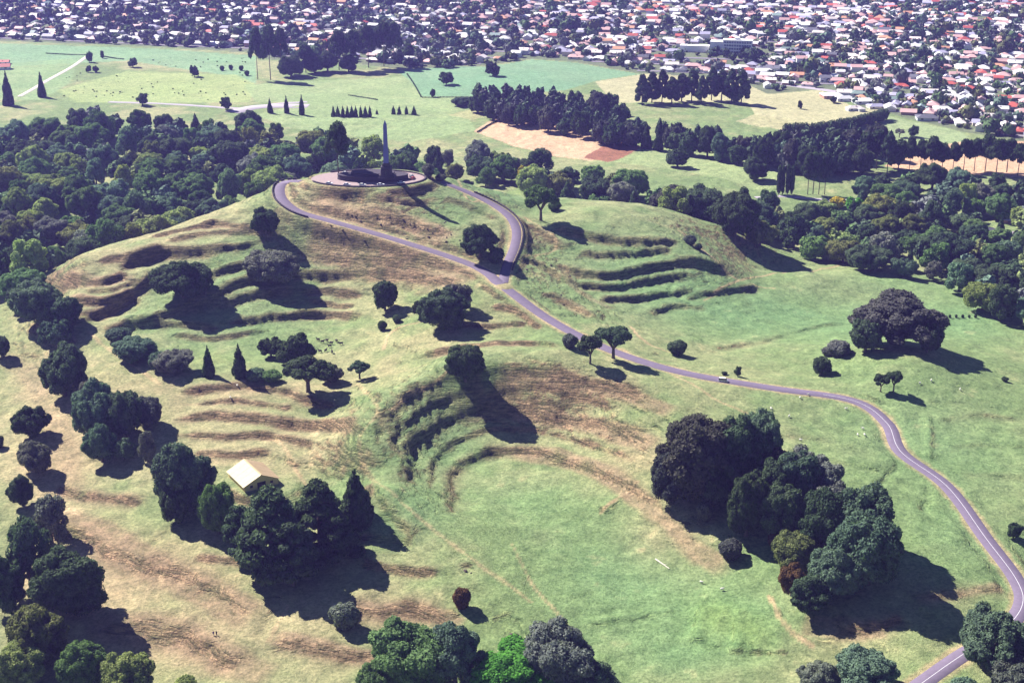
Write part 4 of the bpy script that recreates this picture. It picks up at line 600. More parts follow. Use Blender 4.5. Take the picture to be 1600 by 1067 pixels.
    ('squat blue-green loose tree in the flat-side wood, on the green flat side', 'wood along the green flat'),
    ('small tall fresh green tree in the flat-side wood, beside the garden lawn', 'wood along the green flat'),
    ('tall dark green loose tree in the flat-side wood, beside the garden lawn', 'wood along the green flat'),
    ('squat fresh green tree in the hill wood, by the lone pine', 'wood behind the hill'),
    ('large tall dark green tree in the hill wood, below the spire conifers', 'wood behind the hill'),
    ('tall olive loose tree in the hill wood, below the yellow-green far field', 'wood behind the hill'),
    ('small squat dark green tree in the bare-field belt, at its poplar end', 'belt by the bare field'),
    ('large squat dark green tree in the hill wood, in its shadowy depths', 'wood behind the hill'),
    ('squat dark green tree in the hill wood, below the grassy gap', 'wood behind the hill'),
    ('large squat fresh green tree in the flat-side wood, below the peach field pines', 'wood along the green flat'),
    ('small rounded dark green tree in the bare-field belt, at its mound end', 'belt by the bare field'),
    ('tall olive loose tree in the hill wood, below the spire conifers', 'wood behind the hill'),
    ('dark green conifer in the bare-field belt, beside the brown ploughed patch', 'belt by the bare field'),
    ('large squat dark green tree in the flat-side wood, below the peach field pines', 'wood along the green flat'),
    ('small tall dark green tree in the bare-field belt, at its mound end', 'belt by the bare field'),
    ('squat blue-green tree in the flat-side wood, below the peach field pines', 'wood along the green flat'),
    ('squat blue-green tree in the hill wood, in its shadowy depths', 'wood behind the hill'),
    ('large squat pale green tree in the hill wood, in its pale green heart', 'wood behind the hill'),
    ('squat fresh green tree in the hill wood, behind the obelisk', 'wood behind the hill'),
    ('squat fresh green tree in the hill wood, in its shadowy depths', 'wood behind the hill'),
    ('small tall fresh green tree in the hill wood, past the open-crowned tree', 'wood behind the hill'),
    ('small squat fresh green tree in the flat-side wood, round the garden drive', 'wood along the green flat'),
    ('tall dark green loose tree in the hill wood, by the lone pine', 'wood behind the hill'),
    ('small rounded purplish tree in the bare-field belt, at its mound end', 'belt by the bare field'),
    ('tall pale green loose tree in the flat-side wood, below the peach field pines', 'wood along the green flat'),
    ('tall dark green loose tree in the hill wood, above the crest trees', 'wood behind the hill'),
    ('small squat dark green tree in the bare-field belt, above the pale paddock', 'belt by the bare field'),
    ('large squat fresh green tree in the hill wood, below the spire conifers', 'wood behind the hill'),
    ('squat grey-green tree in the flat-side wood, beyond the garden drive', 'wood along the green flat'),
    ('large squat dark green tree in the hill wood, below the end of the farm lane', 'wood behind the hill'),
    ('dark green conifer in the flat-side wood, beside the garden lawn', 'wood along the green flat'),
    ('large squat fresh green tree in the hill wood, in its pale green heart', 'wood behind the hill'),
    ('small squat dark green tree in the flat-side wood, round the garden drive', 'wood along the green flat'),
    ('squat pale green loose tree in the hill wood, behind the obelisk', 'wood behind the hill'),
    ('large squat grey-green tree in the hill wood, in its shadowy depths', 'wood behind the hill'),
    ('large squat blue-green tree in the hill wood, below the yellow-green far field', 'wood behind the hill'),
    ('tall dark green loose tree in the hill wood, round the yellow tree', 'wood behind the hill'),
    ('large squat dark green tree in the flat-side wood, in front of the garden drive', 'wood along the green flat'),
    ('small squat blue-green tree in the flat-side wood, round the garden drive', 'wood along the green flat'),
    ('tall dark green loose tree in the flat-side wood, beyond the garden drive', 'wood along the green flat'),
    ('tall dark green tree in the hill wood, below the end of the farm lane', 'wood behind the hill'),
    ('small squat fresh green tree in the flat-side wood, beyond the garden drive', 'wood along the green flat'),
    ('large tall dark green tree in the hill wood, below the yellow-green far field', 'wood behind the hill'),
    ('rounded dark green tree by the conifer hedge, in its middle', 'clump by the conifer hedge'),
    ('tall fresh green loose tree in the hill wood, in its outer depths', 'wood behind the hill'),
    ('small squat dark green tree in the bare-field belt, along the peach bare field', 'belt by the bare field'),
    ('tall olive loose tree in the hill wood, above the crest trees', 'wood behind the hill'),
    ('squat dark green tree in the flat-side wood, beyond the garden drive', 'wood along the green flat'),
    ('small squat dark green tree by the teal field, at the beige field end', 'trees by the teal field'),
    ('squat dark green tree by the conifer hedge, in its middle', 'clump by the conifer hedge'),
    ('small rounded purplish tree in the bare-field belt, at its poplar end', 'belt by the bare field'),
    ('small tall purplish tree by the teal field, at the beige field end', 'trees by the teal field'),
    ('large squat pale green tree in the hill wood, in its outer depths', 'wood behind the hill'),
    ('tall fresh green loose tree in the hill wood, below the spire conifers', 'wood behind the hill'),
    ('small rounded dark green tree in the bare-field belt, along the peach bare field', 'belt by the bare field'),
    ('tall dark green tree in the hill wood, below the yellow-green far field', 'wood behind the hill'),
    ('dark green conifer in the hill wood, below the grassy gap', 'wood behind the hill'),
    ('squat pale green loose tree in the hill wood, in its pale green heart', 'wood behind the hill'),
    ('tall pale green tree in the flat-side wood, beside the garden lawn', 'wood along the green flat'),
    ('tall olive tree in the hill wood, past the open-crowned tree', 'wood behind the hill'),
    ('squat olive tree in the flat-side wood, beside the garden lawn', 'wood along the green flat'),
    ('small squat dark green tree in the flat-side wood, above the dotted row of bushes', 'wood along the green flat'),
    ('small squat fresh green tree in the flat-side wood, in front of the garden drive', 'wood along the green flat'),
    ('squat fresh green tree in the hill wood, in its pale green heart', 'wood behind the hill'),
    ('tall pale green loose tree in the flat-side wood, beyond the garden drive', 'wood along the green flat'),
    ('small tall dark green tree in the hill wood, in its shadowy depths', 'wood behind the hill'),
    ('squat fresh green tree in the flat-side wood, below the peach field pines', 'wood along the green flat'),
    ('tall dark green tree by the conifer hedge, in its middle', 'clump by the conifer hedge'),
    ('small squat olive tree in the hill wood, below the spire conifers', 'wood behind the hill'),
    ('small squat blue-green tree in the hill wood, below the end of the farm lane', 'wood behind the hill'),
    ('squat fresh green tree in the hill wood, in its outer depths', 'wood behind the hill'),
    ('dark green conifer in the hill wood, below the yellow-green far field', 'wood behind the hill'),
    ('small rounded dark green tree by the teal field, at the beige field end', 'trees by the teal field'),
    ('large squat grey-green tree in the hill wood, below the yellow-green far field', 'wood behind the hill'),
    ('squat fresh green loose tree in the hill wood, below the yellow-green far field', 'wood behind the hill'),
    ('dark green conifer in the hill wood, in its outer depths', 'wood behind the hill'),
    ('squat dark green loose tree in the hill wood, past the open-crowned tree', 'wood behind the hill'),
    ('squat fresh green tree in the flat-side wood, in front of the garden drive', 'wood along the green flat'),
    ('small rounded purplish tree in the bare-field belt, above the pale paddock', 'belt by the bare field'),
    ('squat dark green tree in the flat-side wood, in front of the garden drive', 'wood along the green flat'),
    ('squat grey-green tree in the hill wood, by the lone pine', 'wood behind the hill'),
    ('squat pale green tree in the hill wood, in its shadowy depths', 'wood behind the hill'),
    ('tall pale green tree in the hill wood, above the crest trees', 'wood behind the hill'),
    ('squat grey-green loose tree in the hill wood, above the crest trees', 'wood behind the hill'),
    ('small squat pale green tree in the hill wood, in its shadowy depths', 'wood behind the hill'),
    ('small squat dark green tree in the hill wood, below the yellow-green far field', 'wood behind the hill'),
    ('tall blue-green tree in the hill wood, below the end of the farm lane', 'wood behind the hill'),
    ('small tall dark green tree in the flat-side wood, below the peach field pines', 'wood along the green flat'),
    ('squat blue-green tree in the flat-side wood, above the dotted row of bushes', 'wood along the green flat'),
    ('squat grey-green loose tree in the hill wood, below the grassy gap', 'wood behind the hill'),
    ('tall dark green tree in the hill wood, behind the dry crest', 'wood behind the hill'),
    ('tall blue-green loose tree in the hill wood, below the end of the farm lane', 'wood behind the hill'),
    ('tall fresh green tree in the hill wood, below the end of the farm lane', 'wood behind the hill'),
    ('squat fresh green tree in the flat-side wood, round the garden drive', 'wood along the green flat'),
    ('tall purplish tree by the conifer hedge, on its peach field side', 'clump by the conifer hedge'),
    ('dark green conifer in the flat-side wood, round the garden drive', 'wood along the green flat'),
    ('tall purplish tree by the teal field, at the beige field end', 'trees by the teal field'),
    ('small squat dark green tree in the hill wood, in its pale green heart', 'wood behind the hill'),
    ('tall fresh green loose tree in the hill wood, below the yellow-green far field', 'wood behind the hill'),
    ('small squat dark green tree by the teal field, mid-way along', 'trees by the teal field'),
    ('rounded purplish tree by the conifer hedge, in its middle', 'clump by the conifer hedge'),
    ('dark green conifer in the flat-side wood, in front of the garden drive', 'wood along the green flat'),
    ('rounded dark green tree by the conifer hedge, on its poplar side', 'clump by the conifer hedge'),
    ('tall dark green tree in the hill wood, in its shadowy depths', 'wood behind the hill'),
    ('small squat fresh green tree in the hill wood, in its pale green heart', 'wood behind the hill'),
    ('small squat pale green tree in the hill wood, below the grassy gap', 'wood behind the hill'),
    ('tall fresh green tree in the hill wood, in its pale green heart', 'wood behind the hill'),
    ('small squat pale green tree in the flat-side wood, on the green flat side', 'wood along the green flat'),
]
PARK_EDGE = [
    (-892.8,1805.9), (-641.8,1783.9), (-431.2,1741.3), (-306.7,1700.7), (-285.0,1661.8), (-176.2,1624.5), (-115.0,1588.8), (-71.3,1575.8), (-29.1,1611.0), (22.5,1661.8),
    (74.0,1638.3), (141.6,1563.0), (242.2,1525.7), (261.2,1434.0), (326.1,1463.4), (339.8,1365.2), (400.5,1244.6), (448.7,1186.3), (549.9,1075.3),
]
SCRUB = [
    (-375.0,1469.8,1.1), (-301.9,1393.8,0.8), (-473.9,1550.7,1.0), (-336.1,1472.3,0.5), (-384.4,1460.8,1.1), (-478.8,1526.1,0.9), (-337.0,1491.7,0.9), (-276.7,1401.7,0.5),
    (-279.0,1425.6,0.9), (-415.0,1525.8,0.5), (-396.5,1548.2,0.4), (-450.5,1445.9,1.1), (-312.2,1433.7,1.0), (-417.7,1447.7,0.6), (-344.0,1433.4,0.8), (-418.5,1413.7,1.0),
    (-300.8,1561.7,1.1), (-331.6,1419.5,1.1), (-464.4,1506.2,0.8), (-430.6,1477.1,0.4), (-318.6,1501.9,0.4), (-419.3,1500.5,0.6), (-351.3,1458.3,1.1), (-364.5,1427.4,0.9),
    (-293.7,1433.3,1.0), (-452.3,1418.4,1.1), (-412.1,1421.0,0.8), (-293.8,1484.6,0.6), (-334.0,1515.5,1.1), (-290.1,1422.6,1.1), (-426.8,1445.7,0.9), (-380.0,1407.3,1.1),
    (-480.1,1520.6,0.9), (-319.1,1432.2,0.6), (-407.9,1437.7,1.1), (-319.5,1442.2,1.2), (-399.5,1440.4,0.7), (-417.0,1448.0,0.9), (-403.6,1452.2,0.5), (-380.9,1489.0,0.9),
    (-270.5,1423.8,1.1), (-401.7,1440.9,1.2), (-399.8,1431.8,0.6), (-384.1,1466.5,0.4), (-295.1,1545.6,1.0), (-408.5,1430.6,0.8), (-338.2,1443.6,0.9), (-390.8,1480.0,0.6),
    (-377.1,1499.2,0.9), (-449.3,1448.6,1.0), (-387.8,1501.7,0.6), (-383.8,1439.0,0.5), (-349.1,1540.9,1.1), (-339.3,1430.4,1.0), (-279.0,1422.4,0.8), (-368.6,1424.7,0.6),
    (-275.4,1440.5,1.1), (-429.3,1445.1,1.0), (-437.9,1436.0,0.6), (-446.9,1471.0,0.6), (-377.9,1487.9,0.5), (-285.4,1506.2,0.9), (-313.3,1418.2,0.4), (-342.1,1539.8,0.6),
    (-429.6,1534.6,1.2), (-472.9,1534.2,0.8), (-433.0,1453.9,1.1), (-359.7,1418.6,0.5), (-403.4,1418.9,0.8), (-407.5,1474.8,0.4), (-405.3,1630.7,0.7), (-316.2,1659.3,0.8),
    (-399.2,1659.6,0.6), (-394.1,1611.3,0.9), (-339.4,1598.5,0.4), (-405.8,1625.7,0.6), (-329.7,1636.2,1.0), (-389.3,1612.2,0.5), (-334.9,1608.8,1.1), (-380.8,1603.7,0.9),
    (-352.3,1600.0,1.1), (-363.2,1603.7,0.6), (-341.0,1660.8,0.7), (-356.1,1632.9,1.0), (-326.6,1611.3,0.6), (-416.0,1642.4,1.1), (-387.5,1644.2,0.5), (-354.3,1652.2,1.2),
    (-311.1,1635.4,0.9), (-340.8,1637.1,1.1), (-367.7,1648.9,1.0), (-315.4,1664.2,0.5), (-307.1,1631.1,1.2), (-308.3,1665.6,0.5),
]
SHEEP = [
    (128.5,579.8), (132.9,583.5), (119.9,559.7), (150.4,552.6), (146.9,546.9), (149.8,546.7), (120.9,538.1), (68.7,448.4), (75.2,441.5), (192.1,598.3), (186.1,595.5),
    (-127.9,590.4), (-126.8,601.9), (73.1,532.6), (204.1,593.3), (147.5,572.2), (113.2,566.0), (100.6,547.8),
]
CATTLE = [
    (-97.5,663.6), (-94.8,660.2), (-92.9,662.5), (-90.2,658.8), (-87.9,661.1), (-85.1,656.7), (-98.1,650.6), (-94.4,647.0), (-91.6,647.4), (-88.2,644.8), (-90.5,653.9),
]
HEDGES = [
    (5.5,11,[(242.7,1220.8),(271.3,1228.8),(305.2,1253.7),(345.8,1294.3)]), (0.8,1.6,[(-115.1,1548.6),(-102.0,1476.7),(-91.3,1410.8)]),
    (0.8,1.5,[(-30.7,1237.0),(-23.1,1259.4),(-14.1,1285.4)]), (0.7,1.4,[(-553.0,1684.3),(-521.2,1674.5),(-498.6,1674.5)]),
    (0.7,1.4,[(-480.8,1664.9),(-462.0,1650.7),(-451.1,1646.0)]), (0.6,1.3,[(-89.8,1407.3),(-38.5,1407.3)]), (0.6,1.4,[(-164.7,1417.8),(-133.4,1393.5)]),
]
FAR_ROADS = [
    (3,[(-397.3,1381.8),(-338.3,1371.8),(-259.0,1348.9),(-231.8,1371.8),(-201.8,1381.8)]), (2.2,[(-496.9,1416.2),(-496.5,1497.9),(-496.1,1588.8),(-498.8,1661.8)]),
    (5,[(258.0,1538.0),(284.3,1490.1),(328.8,1444.9),(369.1,1395.4),(392.0,1361.9),(425.5,1269.9)]), (9,[(-266.5,1329.9),(-247.8,1355.4),(-217.8,1361.9),(-197.9,1361.9)]),
    (3,[(294.1,932.5),(315.4,916.5),(340.4,900.9),(361.5,888.8)]), (2.5,[(179.3,1009.5),(203.6,1013.3),(245.9,991.0),(248.1,961.0)]),
]
VALLEY_HOUSES = [
    (310.2,916.5,0.3,2), (314.8,900.9,0.1,5), (344.6,932.5,-0.2,4), (252.8,991.0,0.4,0), (-569.4,1580.1,0.2,3), (-579.9,1615.5,0.1,3), (321.2,1409.2,0.1,0),
    (331.0,1395.4,0.15,0), (346.9,1381.8,0.1,0), (328.4,1342.5,0.2,1), (353.1,1355.4,0.1,4),
]
SHED = (-106.6, 524.1)
BLOCK = (256.4, 1671.3)
WALKERS = (-103.7, 425.1)
LOG = [(53.7, 465.8), (58.2, 458.9)]
ROADSIDE_VAN = (96.1, 593.7)

ROCKS = [
    (-94.0,768.9,0.5), (-86.8,754.2,0.4), (-90.7,771.2,0.9), (-88.5,769.9,0.8), (-81.4,747.8,0.8), (-89.1,762.1,0.4), (-73.5,761.7,0.8), (-94.1,754.8,0.8),
    (-85.2,767.3,0.8), (-101.2,758.7,0.6), (-47.1,755.4,0.6), (-67.8,762.5,0.5), (-57.1,760.8,0.7), (-37.5,767.0,0.7), (-61.2,760.6,0.7), (-61.1,763.6,0.9),
    (-40.5,758.3,0.5), (-50.2,775.8,0.7), (-51.3,758.0,0.5), (-58.0,771.8,0.4), (-58.2,749.6,0.9), (-60.5,760.3,0.4), (-36.0,748.3,0.5), (-46.1,750.2,1.0),
    (-38.0,765.2,0.6), (-36.1,743.1,0.9), (-33.7,750.8,0.7), (-40.2,753.2,0.4), (-28.7,744.3,0.7), (-44.0,752.9,0.5), (-37.5,739.6,0.4), (-36.0,747.2,0.6), (22.4,745.6,0.6),
    (17.8,735.0,0.6), (21.3,735.6,0.9), (31.6,730.1,0.9), (12.2,715.4,0.5), (24.1,716.5,0.5), (25.6,698.8,0.8), (26.1,691.4,0.4), (33.3,705.3,0.4), (33.2,684.4,0.6),
    (28.5,693.8,0.4), (26.7,691.0,0.9), (10.9,736.8,0.6), (7.9,723.0,1.0), (7.6,733.8,0.7), (3.8,730.8,0.8), (-17.2,454.7,0.8), (-17.0,454.4,0.9), (-15.0,453.2,0.5),
    (-17.2,454.1,0.4), (1.7,419.4,0.9), (-2.5,418.5,0.9), (-0.4,418.3,0.4), (-0.2,420.3,0.9), (-0.7,417.4,0.9),
]

# ---------------------------------------------------------------- terrain
def _hash(ix, iy, seed):
    n = (ix.astype(np.int64) * 374761393 + iy.astype(np.int64) * 668265263 + seed * 1442695041) & 0x7fffffff
    n = ((n ^ (n >> 13)) * 1274126177) & 0x7fffffff
    n = (n ^ (n >> 16)) & 0x7fffffff
    return n / float(0x7fffffff)

def vnoise(x, y, seed=0):
    x = np.asarray(x, float); y = np.asarray(y, float)
    ix = np.floor(x); iy = np.floor(y)
    fx = x - ix; fy = y - iy
    fx = fx * fx * fx * (fx * (fx * 6 - 15) + 10); fy = fy * fy * fy * (fy * (fy * 6 - 15) + 10)
    a = _hash(ix, iy, seed); b = _hash(ix + 1, iy, seed)
    c = _hash(ix, iy + 1, seed); d = _hash(ix + 1, iy + 1, seed)
    return (a * (1 - fx) + b * fx) * (1 - fy) + (c * (1 - fx) + d * fx) * fy * 1.0

def fbm(x, y, seed=0, octv=4):
    s = 0; a = 0.5; t = 0
    for k in range(octv):
        s = s + a * vnoise(x * 2 ** k + 17.3 * k, y * 2 ** k - 9.1 * k, seed + k); t += a; a *= 0.55
    return s / t

def smooth(a, b, x):
    t = np.clip((x - a) / (b - a), 0, 1)
    return t * t * (3 - 2 * t)

def axis(parts):
    out = [parts[0][0]]
    for a, b, s0, s1 in parts:
        x = out[-1]
        while x < b - 1e-6:
            f = (x - a) / (b - a)
            x = min(b, x + s0 + (s1 - s0) * f)
            out.append(x)
    return np.array(out)

XS_R = axis([(0, 260, 1.0, 1.05), (260, 520, 1.1, 4), (520, 1000, 4, 12), (1000, 9000, 20, 900)])
XS = np.concatenate([-XS_R[:0:-1], XS_R])
YS = axis([(-900, 330, 90, 6), (330, 400, 4, 1.2), (400, 860, 1.15, 1.3), (860, 1480, 1.8, 3.6), (1480, 2500, 5, 14), (2500, 14000, 40, 1200)])

def tps_fit(P, Z, lam=0.0006):
    S = 300.0
    Q = P / S
    d = np.sqrt(((Q[:, None, :] - Q[None, :, :]) ** 2).sum(-1))
    K = np.where(d > 1e-9, d * d * np.log(d + 1e-12), 0) + lam * np.eye(len(P))
    A = np.zeros((len(P) + 3, len(P) + 3)); A[:-3, :-3] = K
    A[:-3, -3] = 1; A[:-3, -2:] = Q; A[-3, :-3] = 1; A[-2:, :-3] = Q.T
    w = np.linalg.solve(A, np.concatenate([Z, [0, 0, 0]]))
    return Q, w, S

def tps_eval(fit, X, Y):
    Q, w, S = fit
    x = X.ravel() / S; y = Y.ravel() / S
    out = np.full(x.shape, w[-3]) + w[-2] * x + w[-1] * y
    for k in range(len(Q)):
        r2 = (x - Q[k, 0]) ** 2 + (y - Q[k, 1]) ** 2
        out += w[k] * 0.5 * r2 * np.log(r2 + 1e-12)
    return out.reshape(X.shape)

def resample(pts, step):
    """Catmull-Rom through pts, resampled evenly"""
    P = np.asarray(pts, float)
    Pe = np.vstack([2 * P[0] - P[1], P, 2 * P[-1] - P[-2]])
    out = []
    for i in range(len(P) - 1):
        p0, p1, p2, p3 = Pe[i:i + 4]
        n = 24
        t = np.linspace(0, 1, n, endpoint=False)[:, None]
        out.append(0.5 * ((2 * p1) + (-p0 + p2) * t + (2 * p0 - 5 * p1 + 4 * p2 - p3) * t ** 2 + (-p0 + 3 * p1 - 3 * p2 + p3) * t ** 3))
    out = np.vstack(out + [P[-1:]])
    L = np.concatenate([[0], np.cumsum(np.sqrt(((out[1:, :2] - out[:-1, :2]) ** 2).sum(1)))])
    s = np.linspace(0, L[-1], max(2, int(L[-1] / step) + 1))
    return np.stack([np.interp(s, L, out[:, k]) for k in range(out.shape[1])], 1)

def line_field(X, Y, pts, reach):
    """signed distance (positive to the left of travel), arc fraction and index for grid nodes near a polyline"""
    lo = pts[:, :2].min(0) - reach; hi = pts[:, :2].max(0) + reach
    i0, i1 = np.searchsorted(XS, [lo[0], hi[0]]); j0, j1 = np.searchsorted(YS, [lo[1], hi[1]])
    if i1 <= i0 or j1 <= j0: return None
    x = X[j0:j1, i0:i1]; y = Y[j0:j1, i0:i1]
    best = np.full(x.shape, 1e9); sgn = np.zeros(x.shape); arc = np.zeros(x.shape)
    n = len(pts) - 1
    for k in range(n):
        a = pts[k, :2]; b = pts[k + 1, :2]; d = b - a; L2 = (d ** 2).sum() + 1e-9
        # only the part of the block near this segment
        m0, m1 = np.searchsorted(XS[i0:i1], [min(a[0], b[0]) - reach, max(a[0], b[0]) + reach])
        n0, n1 = np.searchsorted(YS[j0:j1], [min(a[1], b[1]) - reach, max(a[1], b[1]) + reach])
        if m1 <= m0 or n1 <= n0: continue
        xs = x[n0:n1, m0:m1]; ys = y[n0:n1, m0:m1]
        t = np.clip(((xs - a[0]) * d[0] + (ys - a[1]) * d[1]) / L2, 0, 1)
        ex = xs - a[0] - t * d[0]; ey = ys - a[1] - t * d[1]
        dist = np.sqrt(ex * ex + ey * ey)
        m = dist < best[n0:n1, m0:m1]
        best[n0:n1, m0:m1][m] = dist[m]
        sgn[n0:n1, m0:m1][m] = np.sign(d[0] * ey - d[1] * ex)[m]
        arc[n0:n1, m0:m1][m] = ((k + t) / n)[m]
    return (slice(j0, j1), slice(i0, i1)), best * np.where(sgn == 0, 1, sgn), arc

def build_terrain():
    X, Y = np.meshgrid(XS, YS)
    P = np.array([c[:2] for c in CTRL]); Zc = np.array([c[2] for c in CTRL])
    fit = tps_fit(P, Zc)
    Z = np.zeros_like(X)
    ii = np.where(np.abs(XS) < 640)[0]; jj = np.where((YS > 200) & (YS < 1300))[0]
    sub = (slice(jj[0], jj[-1] + 1), slice(ii[0], ii[-1] + 1))
    z = tps_eval(fit, X[sub], Y[sub])
    # fade to the plain outside the volcano's reach
    f = smooth(640, 480, np.abs(X[sub])) * smooth(1250, 1020, Y[sub]) * smooth(220, 300, Y[sub])
    Z[sub] = z * f
    hill = smooth(900, 700, np.hypot(X * 0.9, (Y - 600)))
    # broad and middling undulation
    Z += (fbm(X / 60, Y / 60, 3, 4) - 0.5) * 3.2 * hill + (fbm(X / 300, Y / 300, 8, 3) - 0.5) * 6 * (1 - hill)
    scarp = np.zeros_like(Z); rough = np.zeros_like(Z)
    wob = (fbm(X / 30, Y / 30, 21, 3) - 0.5)
    for (A, w, pts) in SCARPS:
        p = resample(pts, 5.0)
        r = line_field(X, Y, p, w * 3.6)
        if r is None: continue
        s, d, arc = r
        d = d + wob[s] * w * 1.5
        q = d / w
        env = smooth(0, 0.14, arc) * smooth(1, 0.86, arc) * (np.abs(d) < w * 3.4)
        env = env * (0.80 + 0.42 * smooth(0.25, 0.7, fbm(X[s] / 26, Y[s] / 26, 33, 3)))
        Z[s] += A * 1.15 * np.sign(q) * (1 - np.exp(-np.abs(q) / 0.48)) * np.exp(-np.abs(q) / 1.25) * env
        scarp[s] = np.maximum(scarp[s], min(1.0, A / 2.3) * np.exp(-0.5 * ((d) / (w * 0.6)) ** 2) * env)
    for (A, w, pts) in RIDGES:      # low banks (positive) and hollows (negative)
        p = resample(pts, 4.0)
        r = line_field(X, Y, p, w * 3.2)
        if r is None: continue
        s, d, arc = r
        d = d + wob[s] * w * 1.0
        Z[s] += A * np.exp(-0.5 * (d / w) ** 2) * smooth(0, 0.12, arc) * smooth(1, 0.88, arc)
    # small lumps and hoof-worn ground
    Z += (fbm(X / 9, Y / 9, 40, 3) - 0.5) * 1.5 * hill
    # terracettes: stock paths that follow the contours of steep ground
    gy, gx = np.gradient(Z, YS, XS)
    sl = np.hypot(gx, gy)
    steep = smooth(0.26, 0.5, sl) * hill
    ph = Z / 1.75 + (fbm(X / 14, Y / 14, 51, 3) - 0.5) * 3.0
    tri = np.abs((ph % 1.0) * 2 - 1) * 2 - 1
    ph2 = Z / 2.6 + (X * 0.11 - Y * 0.05) + (fbm(X / 9, Y / 9, 57, 3) - 0.5) * 2.5
    tri2 = np.abs((ph2 % 1.0) * 2 - 1) * 2 - 1
    Z += steep * (0.15 * tri + 0.20 * tri2) * smooth(0.30, 0.62, fbm(X / 30, Y / 30, 61, 3))
    # tussocky, trampled banks
    for (cx, cy, rx, ry, a) in RIBS:
        i0, i1 = np.searchsorted(XS, [cx - 2.2 * rx, cx + 2.2 * rx]); j0, j1 = np.searchsorted(YS, [cy - 2.2 * ry, cy + 2.2 * ry]); s = (slice(j0, j1), slice(i0, i1))
        x, y = X[s], Y[s]
        e = a * np.exp(-((x - cx) / rx) ** 2 - ((y - cy) / ry) ** 2) * smooth(0.10, 0.3, sl[s])
        n1 = 1 - 2 * np.abs(fbm((x * 0.9 + y * 0.3) / 3.4, (y - 0.3 * x) / 10.0, 71, 2) - 0.5)
        n2 = 1 - 2 * np.abs(fbm(x / 3.2, y / 3.8, 77, 2) - 0.5)
        Z[s] += e * ((n1 - 0.75) * 1.5 + (n2 - 0.75) * 0.9)
    # flat shelves: the summit terrace and building pads
    for (cx, cy, ra, rb, ang, zz, bl) in PADS:
        c, s_ = math.cos(ang), math.sin(ang)
        u = (X - cx) * c + (Y - cy) * s_; v = -(X - cx) * s_ + (Y - cy) * c
        r = np.hypot(u / ra, v / rb)
        k = smooth(1 + bl / ra, 1, r)
        Z = Z * (1 - k) + zz * k
    # road bench
    roadd = np.full(Z.shape, 1e3)
    for (hw, pts) in ROADS:
        p = resample(pts, 3.0)
        r = line_field(X, Y, p, 16)
        s, d, arc = r
        zr = np.interp(arc * (len(p) - 1), np.arange(len(p)), p[:, 2])
        a = np.abs(d)
        k = smooth(hw + 7, hw + 1.6, a)
        Z[s] = np.where(a < 15, Z[s] * (1 - k) + (zr - 0.14) * k, Z[s])
        roadd[s] = np.minimum(roadd[s], a - hw)
    return X, Y, Z, scarp, steep, roadd

TX, TY, TZ, SCARP, STEEP, ROADD = build_terrain()

def ground_z(x, y):
    i = int(np.clip(np.searchsorted(XS, x) - 1, 0, len(XS) - 2)); j = int(np.clip(np.searchsorted(YS, y) - 1, 0, len(YS) - 2))
    fx = (x - XS[i]) / (XS[i + 1] - XS[i]); fy = (y - YS[j]) / (YS[j + 1] - YS[j])
    return float((TZ[j, i] * (1 - fx) + TZ[j, i + 1] * fx) * (1 - fy) + (TZ[j + 1, i] * (1 - fx) + TZ[j + 1, i + 1] * fx) * fy)


# ---------------------------------------------------------------- helpers
def new_mat(name, rough=0.9, spec=0.2):
    m = bpy.data.materials.new(name); m.use_nodes = True
    nt = m.node_tree; b = nt.nodes['Principled BSDF']
    b.inputs['Roughness'].default_value = rough
    b.inputs['Specular IOR Level'].default_value = spec
    return m, nt, b

def N(nt, kind, **kw):
    n = nt.nodes.new(kind)
    for k, v in kw.items():
        if k in n.inputs: n.inputs[k].default_value = v
        else: setattr(n, k, v)
    return n

def mixc(nt, a, b, fac, mode='MIX'):
    n = nt.nodes.new('ShaderNodeMix'); n.data_type = 'RGBA'; n.blend_type = mode
    for s, v in ((6, a), (7, b), (0, fac)):
        if hasattr(v, 'is_linked') or isinstance(v, bpy.types.NodeSocket): nt.links.new(v, n.inputs[s])
        else: n.inputs[s].default_value = v if s == 0 else (*v, 1)
    return n.outputs[2]

def noise(nt, scale, detail=4, rough=0.6, coord=None):
    n = N(nt, 'ShaderNodeTexNoise', Scale=scale, Detail=detail, Roughness=rough)
    if coord is not None: nt.links.new(coord, n.inputs['Vector'])
    return n.outputs['Fac']

def ramp(nt, fac, a, b):
    n = N(nt, 'ShaderNodeMapRange'); n.interpolation_type = 'SMOOTHSTEP'
    n.inputs[1].default_value = a; n.inputs[2].default_value = b
    nt.links.new(fac, n.inputs[0]); return n.outputs[0]

def math_n(nt, op, a, b=None):
    n = nt.nodes.new('ShaderNodeMath'); n.operation = op
    for i, v in enumerate((a, b)):
        if v is None: continue
        if isinstance(v, bpy.types.NodeSocket): nt.links.new(v, n.inputs[i])
        else: n.inputs[i].default_value = v
    return n.outputs[0]

def speckled(name, colr, scale=2.0, amount=0.35, rough=0.9, bump=0.0, spec=0.2):
    """plain procedural material: one colour broken up by noise"""
    m, nt, b = new_mat(name, rough, spec)
    tc = N(nt, 'ShaderNodeTexCoord'); f = noise(nt, scale, 5, 0.65, tc.outputs['Object'])
    c = mixc(nt, tuple(v * (1 - amount) for v in colr), tuple(min(1, v * (1 + amount)) for v in colr), f)
    nt.links.new(c, b.inputs['Base Color'])
    if bump:
        bp = N(nt, 'ShaderNodeBump', Strength=0.6, Distance=bump); nt.links.new(f, bp.inputs['Height']); nt.links.new(bp.outputs[0], b.inputs['Normal'])
    return m

